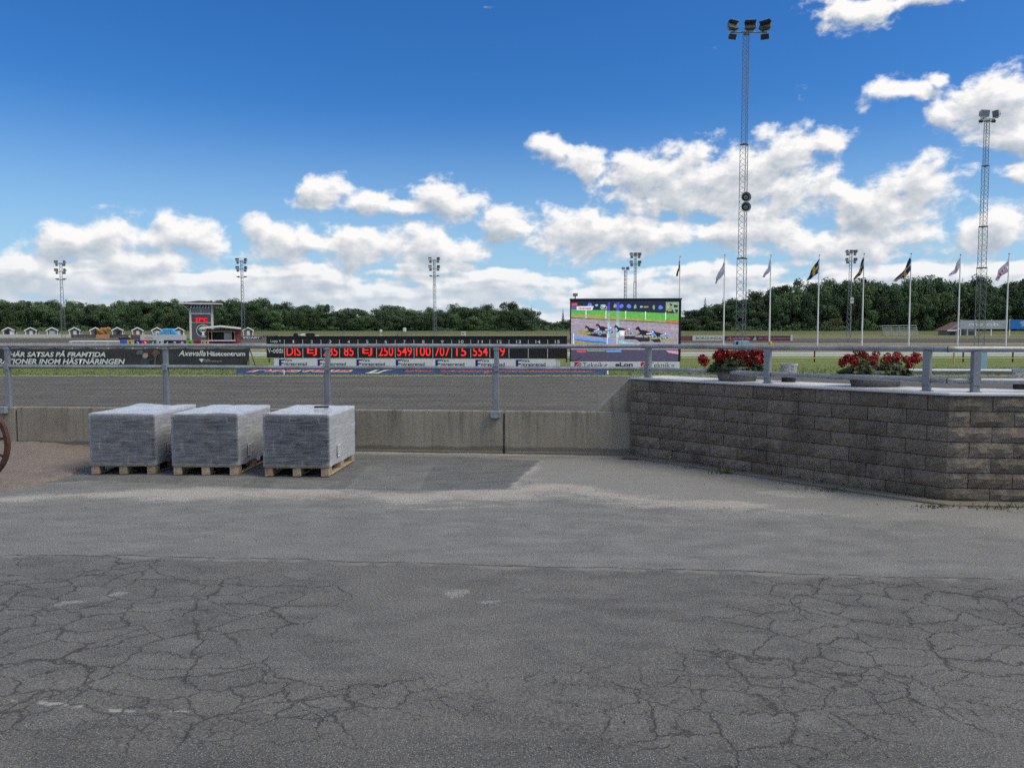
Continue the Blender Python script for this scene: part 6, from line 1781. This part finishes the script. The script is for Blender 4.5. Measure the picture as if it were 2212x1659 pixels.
for i, (x, zl) in enumerate([(349, 0), (360, 0), (371, 0), (382, 0), (353, 1), (365, 1), (377, 1), (359, 2), (371, 2)]):
    q = on_ground(x, 171); s_ = px(10.6, 171)
    mb = MB(); mb.cbox(-s_/2 * 1.02, s_/2 * 1.02, -.6, .6, 0.0, s_ * .43, .10)
    h_ = px(4.6, 171) if zl == 0 else px(4.0, 171)
    mb = MB(); mb.cbox(-s_/2 * 1.02, s_/2 * 1.02, -.6, .6, 0, px(5.5, 171) - .01, .09)
    word = ['bottom row, leftmost', 'bottom row, second from left', 'bottom row, third from left', 'bottom row, rightmost', 'middle row, left', 'middle row, centre', 'middle row, right', 'top row, left', 'top row, right'][i]
    tag(mb.build('wrapped_bale', M_blueplastic, None, (q.x, q.y, q.z + zl * px(5.5, 171))), 'light blue wrapped bale in the pile, ' + word, 'bale', 'light blue wrapped bales')

# coloured starting-number board
nb, NL = frame_obj('number_board', 258, 80, 450, 79, 'row of coloured start number tiles from one to eleven', 'number board')
cols_ = [((0.03, 0.13, 0.55), '', None), ((0.62, 0.52, 0.10), '1', M_black), ((0.02, 0.025, 0.22), '2', M_white), ((0.60, 0.03, 0.04), '3', M_white), ((0.015, 0.16, 0.07), '4', M_white), ((0.55, 0.57, 0.58), '5', M_black), ((0.015, 0.01, 0.02), '6', M_white), ((0.05, 0.01, 0.08), '7', M_white), ((0.11, 0.02, 0.13), '8', M_white), ((0.16, 0.50, 0.03), '9', M_black), ((0.30, 0.02, 0.08), '10', M_black), ((0.62, 0.42, 0.24), '11', M_black)]
zb = gz(80); tz0, tz1 = zpx(750, 80, zb), zpx(735, 80, zb); tw_ = NL / 12
for i, (c_, s_, m_) in enumerate(cols_):
    mb = MB(); mb.cbox(i * tw_ + .01, (i + 1) * tw_ - .01, 0, .08, tz0, tz1, .01); tl = mb.build('number_tile', plain('tile %d' % i, c_, .5, var=.06), nb)
    if s_: child('lettering', fit_text(s_, tw_ * (.34 if len(s_) == 1 and s_ != '1' else .2 if s_ == '1' else .62), (tz1 - tz0) * .62, m_, bold=.03), tl, (i * tw_ + tw_ * (.33 if len(s_) == 1 else .19), -.006, tz0 + (tz1 - tz0) * .18))
for x in np.linspace(.3, NL - .3, 5):
    mb = MB(); mb.cbox(x - .05, x + .05, .085, .18, -.1, tz1 - .1, .01); mb.build('leg', M_dgrey, nb)

# advertising boards on the far side
def far_board(x0, x1, y0, y1, Y, m_, label, txt=None, tm=M_white, extra=None, **kw):
    o, L_ = frame_obj('advert_board', x0, Y, x1, Y, label, 'advert board', 'advertising boards along the far straight')
    b_ = gz(Y); za, zc = zpx(y1, Y, b_), zpx(y0, Y, b_)
    mb = MB(); mb.cbox(0, L_, 0, .06, za, zc, .01); f_ = mb.build('panel', m_, o)
    for x in np.linspace(.3, L_ - .3, max(2, int(L_ / 3))):
        mb = MB(); mb.cbox(x - .05, x + .05, .062, .14, -.3, zc - .05, .01); mb.build('leg', M_dgrey, o)
    if txt: child('lettering', fit_text(txt, L_ * kw.pop('tw', .8), (zc - za) * kw.pop('th', .55), tm, **kw), o, (L_ * .1, -.006, za + (zc - za) * .22))
    return o, L_, za, zc
far_board(-40, 153, 722.5, 730, 150, M_offwhite, 'long pale grey blank advertising board at the far left')
far_board(154, 207, 723, 730.5, 150, M_dgrey, 'dark advertising board with thin lettering left of the first orange board', 'Travsport', M_lgrey, th=.3)
far_board(207.5, 236, 723, 731.5, 149, M_orange, 'orange advertising board, left one of the two')
o, L_, za, zc = far_board(237, 288, 723, 731, 150, M_dgrey, 'dark advertising board with a round badge between the orange boards', 'Travsport', M_lgrey, th=.3, tw=.6)
mb = MB(); mb.lathe([(.26, -.02), (.22, -.03)], 16, (L_ * .86, -.01, (za + zc) / 2), axis='Y'); mb.build('badge', M_offwhite, o)
far_board(288.5, 316, 723, 731.5, 149, M_orange, 'orange advertising board, right one of the two')
o, L_, za, zc = far_board(317, 365, 723, 731, 150, M_dgrey, 'dark advertising board with a round badge right of the orange boards', 'Travsport', M_lgrey, th=.3, tw=.6)
mb = MB(); mb.lathe([(.26, -.02), (.22, -.03)], 16, (L_ * .86, -.01, (za + zc) / 2), axis='Y'); mb.build('badge', M_offwhite, o)
far_board(256, 281, 729.5, 734, 120, plain('dark maroon board', (0.06, 0.02, 0.02), .6), 'low maroon advertising board left of the number tiles')
far_board(282, 303, 723.5, 733, 130, plain('brown board', (0.14, 0.10, 0.09), .6), 'brown advertising board left of the white lettered one')
far_board(303, 402, 723.5, 735, 126, M_offwhite, 'white advertising board with faint red lettering before the blue bales', 'NORDIC', M_redprint, tw=.18, th=.4)
far_board(519, 567, 726, 733, 128, M_dgrey, 'dark advertising board with white lettering right of the kiosk', 'TIDABY', M_white, bold=.03)
far_board(568, 600, 724, 730, 140, M_dgrey, 'small framed dark board at the left end of the odds board', 'WASA', M_white, bold=.02)
far_board(1455, 1496, 725.5, 736, 128, plain('brick red board', (0.17, 0.075, 0.065), .6), 'brick red blank advertising board right of the video screen')
far_board(1496, 1563, 725.5, 736, 127.5, M_offwhite, 'white advertising board with grey capital lettering', 'BORGUNDA', M_grey, bold=.03, tw=.84)
o, L_, za, zc = far_board(1564, 1712, 725.5, 736.5, 127, M_char, 'long black advertising board with pink script lettering')
child('lettering', fit_text('Axevalla', L_ * .36, (zc - za) * .62, M_pink, bold=.03, shear=.4), o, (L_ * .03, -.006, za + (zc - za) * .2)); child('lettering', fit_text('Sto Championatsbanan', L_ * .48, (zc - za) * .5, M_pink, bold=.02, shear=.4), o, (L_ * .50, -.006, za + (zc - za) * .25))
mb = MB(); mb.poly([(L_ * .42, za + .1), (L_ * .44, za + .5), (L_ * .46, zc - .08), (L_ * .475, za + .3), (L_ * .47, za + .1)], -.008, -.003); mb.build('printed_horse', M_lgrey, o)
mb = MB(); mb.cbox(L_ - .35, L_, -.03, -.003, za, zc + .1, .01); mb.build('end_strip', M_offwhite, o)

# parked lorry behind the odds board
q = on_ground(660, 150); o = thing('parked_lorry', q, 'white flatbed lorry with a dark red load behind the odds board', 'lorry'); k = px(1, 150)
mb = MB(); mb.poly([(-25*k, .5), (-6*k, .5), (-6*k, 5*k), (-9*k, 7.2*k), (-14*k, 7.0*k), (-18*k, 4.6*k), (-25*k, 3.8*k)], -1.0, 1.0); mb.build('cab', M_white, o)
mb = MB(); mb.cbox(-6*k, 26*k, -1.1, 1.1, .5, 3.5*k, .05); mb.build('bed', M_offwhite, o)
mb = MB(); mb.cbox(2*k, 19*k, -1.0, 1.0, 3.5*k, 10.5*k, .15); mb.build('load', plain('maroon load', (0.13, 0.02, 0.025), .6), o)
mb = MB(); mb.cbox(-8*k, 3*k, -.6, .6, 5*k, 9.5*k, .1); mb.build('cab_top', M_offwhite, o)
for x in (-18, 10, 18):
    mb = MB(); mb.lathe([(.15, -.15), (.48, -.14), (.5, 0), (.48, .14)], 16, (x * k, -1.0, .5), axis='Y'); mb.build('wheel', M_black, o)
# small race-course fittings seen above the odds board
q = on_ground(1001, 150); o = thing('judge_stand', q, 'small white open frame stand on the infield above the odds board', 'stand'); k = px(1, 150)
for x in (-4, 4):
    for y in (-.4, .4): mb = MB(); mb.tube((x * k, y, 0), (x * k * .85, y, 13 * k), .05, 5); mb.build('leg', M_white, o)
for z_ in (7, 13): mb = MB(); mb.cbox(-4.6*k, 4.6*k, -.5, .5, z_ * k - .06, z_ * k + .06, .01); mb.build('platform', M_white, o)
q = on_ground(868, 160); o = thing('camera_platform', q, 'steel camera platform with a white cabin top near the trees', 'platform'); k = px(1, 160)
for x in (-8, 0, 7): mb = MB(); mb.tube((x * k, 0, 0), (x * k, 0, 12 * k), .07, 5); mb.build('leg', M_mast, o)
mb = MB(); mb.cbox(-8*k, 8*k, -.8, .8, 6.5*k, 7.2*k, .02); mb.build('deck', M_mast, o)
mb = MB(); mb.tube((-12*k, 0, 0), (-7*k, 0, 11*k), .06, 5); mb.build('ladder', M_mast, o)
mb = MB(); mb.cbox(3*k, 9*k, -.5, .5, 11*k, 20*k, .1); mb.build('cabin', M_offwhite, o)
q = on_ground(823, 150); o = thing('white_signal', q, 'white signal box on a thin post above the odds board', 'signal'); k = px(1, 150)
mb = MB(); mb.tube((0, 0, 0), (0, 0, 14 * k), .05, 5); mb.build('post', M_white, o)
mb = MB(); mb.cbox(-2.5*k, 2.5*k, -.2, .2, 13*k, 18*k, .05); mb.build('box', M_white, o)

# bleachers and banner-clad building on the right
bl, BLn = frame_obj('bleachers', 1908, 172, 1984, 170, 'small open bleachers with pale plank rows at the far right', 'bleachers'); k = px(1, 171)
for i, z_ in enumerate((4, 8.5, 13, 17.5, 23)):
    mb = MB(); mb.cbox(0, BLn, i * .55 - .2, i * .55 + .15, z_ * k - .06, z_ * k + .06, .01); mb.build('plank', M_offwhite, bl)
for x in np.linspace(.1, BLn - .1, 5):
    mb = MB(); mb.tube((x, -.3, 0), (x, 2.3, 23 * k), .05, 5); mb.tube((x, 2.3, -.1), (x, 2.3, 23.5 * k), .05, 5); mb.build('frame', M_mast, bl)
q = on_ground(2078, 186); hs_ = thing('stable_building', q, 'low grey building with a brown roof behind the white banner', 'building', rz=R(-8)); k = px(1, 186)
mb = MB(); mb.poly([(-28*k, -.3), (26*k, -.3), (26*k, 24*k), (-2*k, 24*k), (-28*k, 10*k)], -.5, 6); mb.build('wall', M_grey, hs_)
mb = MB(); mb.add([(-36*k, -1.6, 10*k), (-22*k, -1.6, 10.2*k), (14*k, -1.6, 27*k), (2*k, 6.5, 30*k), (-36*k, 6.5, 11*k), (-36*k, -1.6, 8.8*k), (-22*k, -1.6, 9*k), (14*k, -1.6, 25.8*k)], [(0, 1, 2, 3, 4), (5, 6, 1, 0), (6, 7, 2, 1)]); hr = mb.build('roof', M_roofbrown, hs_)
mb = MB(); mb.tube((-36*k, -1.65, 9.6*k), (-20*k, -1.65, 9.6*k), .14, 6); mb.tube((-20*k, -1.65, 9.6*k), (14*k, -1.65, 26.5*k), .14, 6); mb.build('barge_board', M_white, hr)
for x in (-14, 8):
    mb = MB(); mb.cbox(x*k - .1, x*k + .1, -.6, -.4, -.3, 12*k, .02); mb.build('post', M_white, hs_)
for x in (-20, -2, 18):
    mb = MB(); mb.cbox(x*k - .6, x*k + .6, -.56, -.503, 0, 9*k, .02); mb.build('door', M_dgrey, hs_)
def big_banner(x0, x1, y0, y1, Y, m_, label, posts):
    o, L_ = frame_obj('display_banner', x0, Y, x1, Y, label, 'banner'); b_ = gz(Y)
    za, zc = zpx(y1, Y, b_), zpx(y0, Y, b_)
    mb = MB(); mb.cbox(0, L_, 0, .08, za, zc, .01); mb.build('panel', m_, o)
    for x in posts: mb = MB(); mb.cbox(L_ * x - .1, L_ * x + .1, .085, .25, -.2, zc + .1, .01); mb.build('post', M_white, o)
    return o, L_, za, zc
o, L_, za, zc = big_banner(2074, 2176, 692, 711, 178, plain('pale banner', (0.36, 0.39, 0.41), .5, var=.08), 'large pale grey display banner with faint white lettering', (.01, .33, .66))
child('lettering', fit_text('mejob', L_ * .62, (zc - za) * .55, M_white), o, (L_ * .18, -.006, za + (zc - za) * .22))
o, L_, za, zc = big_banner(2181, 2330, 691, 711, 177.5, M_brightblue, 'bright blue display banner with a tree emblem at the right edge', (.0, .4, .8))
mb = MB(); cx_ = L_ * .19; hh = zc - za
mb.poly([(cx_ - .5, za + hh * .28), (cx_ + .5, za + hh * .28), (cx_ + .2, za + hh * .5), (cx_ + .9, za + hh * .62), (cx_ + .6, za + hh * .82), (cx_, za + hh * .88), (cx_ - .6, za + hh * .82), (cx_ - .9, za + hh * .62), (cx_ - .2, za + hh * .5)], -.012, -.003); mb.build('emblem', M_palebox, o)

# ------------------------------------------------------------------ the woods beyond the infield
def leaf_mat(name, c0, c1):
    m, t, b = mat(name)
    oi = t.n('ShaderNodeObjectInfo'); pos = t.n('ShaderNodeNewGeometry').outputs['Position']
    n = t.noise(pos, 0.55, 3.0, 0.6)[0]; n2 = t.noise(pos, 4.0, 2.0, 0.6)[0]
    c = t.mix(t.lin(n, 0.3, 0.7), c0, c1)
    k = t.m('MULTIPLY', t.lin(oi.outputs['Random'], 0, 1, 0.58, 1.45), t.lin(n2, .3, .7, .75, 1.25))
    t.put(b.inputs['Base Color'], t.mix(1.0, c, t.xyz(k, k, k), 'MULTIPLY'))
    t.put(b.inputs['Roughness'], 0.75); b.inputs['Specular IOR Level'].default_value = 0.2
    return m
M_oak = leaf_mat('broadleaf foliage', (0.044, 0.080, 0.040), (0.082, 0.126, 0.056))
M_birch = leaf_mat('birch foliage', (0.058, 0.098, 0.046), (0.104, 0.148, 0.064))
M_spruce = leaf_mat('spruce foliage', (0.026, 0.046, 0.026), (0.048, 0.070, 0.036))
M_bark = plain('bark', (0.07, 0.06, 0.05), .9, var=.3)

def crown_mesh(seed, m_, n=3600, flat=0.0):
    """Unit crown (height 1, width 1): lobes of leaf clumps with gaps between them."""
    rg = random.Random(seed)
    lobes = []
    for _ in range(20):
        z_ = rg.uniform(0.10, 0.88); wmax = math.sin(min(1, (z_ + .10)) * math.pi * .92) ** .6 * 0.42
        a = rg.uniform(0, 6.28); r_ = wmax * rg.uniform(.35, 1.0)
        lobes.append((Vector((math.cos(a) * r_, math.sin(a) * r_, z_)), rg.uniform(.11, .22)))
    lobes.append((Vector((rg.uniform(-.06, .06), 0, .86)), .13))
    vs, fs = [], []
    for _ in range(n):
        c_, r_ = rg.choice(lobes)
        d = Vector((rg.gauss(0, 1), rg.gauss(0, 1), rg.gauss(0.15, 1))).normalized()
        p = c_ + Vector((d.x, d.y, d.z * .85)) * r_ * rg.uniform(.70, 1.08)
        nrm = (d + Vector((rg.gauss(0, .5), rg.gauss(0, .5), rg.gauss(0.2, .5)))).normalized()
        a_ = nrm.orthogonal().normalized(); a_ = Matrix.Rotation(rg.uniform(0, 6.28), 3, nrm) @ a_; b_ = nrm.cross(a_)
        s_ = rg.uniform(.014, .030); k = len(vs)
        vs += [p - a_ * s_, p + b_ * s_ * .8, p + a_ * s_, p - b_ * s_ * .8]; fs += [(k, k+1, k+2), (k, k+2, k+3)]
    me = bpy.data.meshes.new('crown'); me.from_pydata([tuple(p) for p in vs], [], fs); me.materials.append(m_); me.update()
    return me
def spruce_mesh(seed, n=1100):
    rg = random.Random(seed); vs, fs = [], []
    for i in range(n):
        z_ = 1 - rg.random() ** .62 * .96
        lay_ = .82 + .18 * math.sin(z_ * 70 + seed)
        r_ = (1 - z_) ** .85 * .5 * lay_ * rg.uniform(.35, 1.0) + .01; a = rg.uniform(0, 6.28)
        p = Vector((math.cos(a) * r_, math.sin(a) * r_, z_ - r_ * .18))
        d = Vector((math.cos(a), math.sin(a), -.35)); e = Vector((-math.sin(a), math.cos(a), rg.uniform(-.3, .3)))
        s_ = (.028 + .035 * (1 - z_)) * rg.uniform(.6, 1.2); k = len(vs)
        vs += [p - d * s_, p + e * s_ * .55, p + d * s_, p - e * s_ * .55]; fs += [(k, k+1, k+2), (k, k+2, k+3)]
    me = bpy.data.meshes.new('crown'); me.from_pydata([tuple(p) for p in vs], [], fs); me.materials.append(M_spruce); me.update()
    return me
CROWNS = [crown_mesh(100 + i, M_oak if i % 3 else M_birch) for i in range(9)]
SPRUCES = [spruce_mesh(200 + i) for i in range(4)]
def trunk_mesh(seed):
    rg = random.Random(seed); mb = MB()
    mb.path([(0, 0, -.03), (rg.uniform(-.01, .01), 0, .3), (rg.uniform(-.02, .02), 0, .8)], [.022, .016, .005], 6)
    for _ in range(5):
        a = rg.uniform(0, 6.28); z_ = rg.uniform(.25, .6)
        mb.path([(0, 0, z_), (math.cos(a) * .16, math.sin(a) * .16, z_ + .12), (math.cos(a) * .27, math.sin(a) * .27, z_ + .26)], [.009, .006, .002], 4)
    return mb.mesh('trunk', M_bark)
TRUNKS = [trunk_mesh(i) for i in range(4)]
def tree(x, Y, ytop, wpx, label, group, kind='leaf', low=0.0, seed=0):
    """Tree whose foot stands at frame column x, with its top at frame row ytop."""
    rg = random.Random(seed * 7 + int(x * 3))
    q = on_ground(x, Y); h_ = zpx(ytop, Y, q.z); w_ = px(wpx, Y)
    o = thing('broadleaf_tree' if kind == 'leaf' else 'spruce_tree', q, label, 'tree', group, rg.uniform(0, 6.28))
    me = rg.choice(CROWNS if kind == 'leaf' else SPRUCES)
    child('crown', me, o, (0, 0, low * h_), (0, 0, 0), (w_, w_, h_ * (1.06 - low)))
    child('trunk', rg.choice(TRUNKS), o, (0, 0, 0), (0, 0, 0), (h_ * .8, h_ * .8, h_))
    return o
TOPS = [(-60,655),(0,656),(60,650),(130,657),(190,662),(250,652),(300,658),(350,654),(420,657),(470,650),(520,652),(560,655),(620,663),(680,664),(730,668),(760,672),(800,676),(845,664),(880,676),(930,671),(1000,668),(1050,664),(1100,661),(1145,668),(1165,690),(1180,702),(1226,702),(1240,690),(1300,688),(1420,690),(1470,684),(1495,672),(1520,666),(1560,664),(1600,656),(1635,640),(1680,634),(1710,622),(1760,614),(1800,614),(1850,608),(1900,614),(1945,618),(2000,608),(2050,614),(2100,613),(2150,616),(2212,612),(2300,612)]
tx = [p[0] for p in TOPS]; ty = [p[1] for p in TOPS]
WL_, WR_ = 'broadleaf tree in the dense wood behind the far huts', 'broadleaf tree in the tall dark wood behind the flagpoles'
seed = 0
for row, (Y, step_, dy) in enumerate(((289, 25, 9), (297, 22, 2), (308, 24, -2))):
    x = -50 + row * 7
    while x < 2270:
        top_ = float(np.interp(x, tx, ty))
        gap = 1160 < x < 1236
        hid = 1248 < x < 1455
        if not gap and not hid:
            right = x > 1400
            seed += 1
            jitter = rng.gauss(0, 5.5 if right else 4.0)
            tall = 732 - top_
            wd = (56 if right else 40) * rng.uniform(.75, 1.3) + (6 if row else 0)
            tree(x + rng.uniform(-5, 5), Y + rng.uniform(-3, 3), top_ + dy * (1.6 if right else 1) + jitter + (rng.uniform(2, 24 if right else 12) if row == 0 else 0), wd, WR_ if right else WL_, 'trees of the right wood' if right else 'trees of the left wood', low=.0 if row == 0 else .12, seed=seed)
        x += step_ * (1.25 if x > 1400 else 1.0) * rng.uniform(.8, 1.2)
# conifers whose tips stand out of the broadleaf crowns
for x, yt, w_, lab in ((1036, 668, 12, 'first from the left'), (1060, 662, 12, 'second from the left'), (1094, 656, 13, 'tallest of them'), (1111, 660, 13, 'third from the right'), (1130, 664, 13, 'second from the right'), (1148, 662, 14, 'rightmost of them')):
    tree(x, 300, yt, w_, 'dark spruce tip above the wood left of the video screen, ' + lab, 'spruces of the left wood', 'spruce', seed=x)
for x, yt, w_, lab in ((1522, 645, 26, 'just left of the white lettered flag'), (1560, 648, 22, 'behind the pole of the white lettered flag'), (1578, 652, 22, 'just left of the tall speaker mast'), (1600, 648, 24, 'directly behind the tall speaker mast'), (1640, 634, 24, 'between the tall mast and the next flagpole'), (1668, 628, 24, 'behind the small limp white flag pole'),
                       (1745, 618, 22, 'left of the first cross flag pole'), (1790, 606, 26, 'right of the first cross flag pole'), (1925, 610, 26, 'left of the cross flag nearest the bleachers'), (1990, 606, 26, 'above the right end of the bleachers'), (2024, 606, 26, 'above the brown roof edge'), (2075, 606, 22, 'behind the small white and red flag pole'), (2120, 612, 24, 'behind the right lattice mast')):
    tree(x, 303, yt, w_, 'dark spruce ' + lab, 'spruces of the right wood', 'spruce', seed=x)
tree(1216, 330, 668, 15, 'slender lone spruce just left of the video screen', None, 'spruce', seed=4)
tree(1150, 291, 672, 24, 'rounded tree at the open end of the left wood', None, seed=9)
for x, Y, yt, w_, lab in ((1184, 520, 697, 26, 'far pale tree in the gap left of the lone spruce'), (1200, 560, 699, 28, 'far tree in the gap behind the lone spruce'), (1226, 540, 696, 26, 'far tree in the gap against the video screen edge'), (1172, 420, 692, 26, 'middle distance tree where the left wood ends')):
    tree(x, Y, yt, w_, lab, None, seed=x)
# understory along the wood edge
rg = random.Random(77)
mb = MB()
for i in range(15000):
    x = rg.uniform(-60, 2280)
    if 1165 < x < 1236 and rg.random() < .8: continue
    Y = rg.uniform(285.5, 292); q = on_ground(x, Y); z_ = rg.random() ** 1.6 * (3.6 if x > 1400 else 2.4) * (0.6 + 0.7 * mnoise.noise(Vector((x * .02, 0, 3))))
    p = Vector((q.x, Y, q.z + max(z_, 0))); s_ = rg.uniform(.18, .42)
    n_ = Vector((rg.gauss(0, .6), -1 + rg.gauss(0, .4), rg.gauss(.5, .6))).normalized(); a_ = n_.orthogonal().normalized(); a_ = Matrix.Rotation(rg.uniform(0, 6.28), 3, n_) @ a_; b_ = n_.cross(a_)
    mb.add([p - a_ * s_, p + b_ * s_, p + a_ * s_, p - b_ * s_], [(0, 1, 2), (0, 2, 3)])
tag(mb.build('undergrowth', M_oak), 'low shrubs and undergrowth along the edge of the woods', 'undergrowth', kind='stuff')
# deep interior of the woods: dark masses of leaves that close the view between the trunks
for nm, x0, x1, cut in (('left', -60, 1158, 1), ('right', 1448, 2285, 1)):
    mb = MB()
    for i in range(14000 if nm == 'left' else 13000):
        x = rg.uniform(x0, x1); Y = rg.uniform(312, 330); q = on_ground(x, Y)
        hmax = zpx(float(np.interp(x, tx, ty)) + 14, Y, q.z)
        p = Vector((q.x, Y, q.z + rg.random() ** 1.2 * max(hmax, 1))); s_ = rg.uniform(.5, 1.1)
        n_ = Vector((rg.gauss(0, .5), -1 + rg.gauss(0, .3), rg.gauss(.3, .5))).normalized(); a_ = n_.orthogonal().normalized(); a_ = Matrix.Rotation(rg.uniform(0, 6.28), 3, n_) @ a_; b_ = n_.cross(a_)
        mb.add([p - a_ * s_, p + b_ * s_, p + a_ * s_, p - b_ * s_], [(0, 1, 2), (0, 2, 3)])
    tag(mb.build('deep_wood', M_oak), 'dark interior of the %s wood seen between its front trees' % nm, 'wood', kind='stuff')
# far wood on the horizon
mb = MB()
for i in range(9000):
    x = rg.uniform(900, 1500); Y = rg.uniform(900, 1000); q = on_ground(x, Y); z_ = rg.uniform(0, 11) + 1.5 * mnoise.noise(Vector((x * .05, 0, 9)))
    p = Vector((q.x, Y, q.z + z_)); s_ = rg.uniform(.8, 1.6)
    n_ = Vector((rg.gauss(0, .6), -1, rg.gauss(.5, .6))).normalized(); a_ = n_.orthogonal().normalized(); b_ = n_.cross(a_)
    mb.add([p - a_ * s_, p + b_ * s_, p + a_ * s_, p - b_ * s_], [(0, 1, 2), (0, 2, 3)])
tag(mb.build('distant_wood', M_birch), 'hazy distant wood on the horizon between the woods', 'wood', kind='stuff')
# free-standing bushes on the meadow
M_bush = leaf_mat('pale bush foliage', (0.10, 0.115, 0.05), (0.14, 0.15, 0.07))
bm_ = crown_mesh(321, M_bush, 1100)
for x, Y, yt, w_, lab in ((1797, 272, 688, 52, 'pale grey green bush before the dark wood, right of the flagpoles middle'), (831, 262, 706, 30, 'low round bush beside the camera platform'), (1085, 262, 710, 46, 'low bush on the meadow left of the video screen'), (1140, 270, 711, 22, 'small low bush near the end of the left wood')):
    q = on_ground(x, Y); o = thing('meadow_bush', q, lab, 'bush'); h_ = zpx(yt, Y, q.z); w2 = px(w_, Y)
    child('crown', bm_, o, (0, 0, -.05 * h_), (0, 0, x), (w2, w2, h_ * 1.05)); child('stems', TRUNKS[x % 4], o, (0, 0, 0), (0, 0, 0), (h_ * .5, h_ * .5, h_))
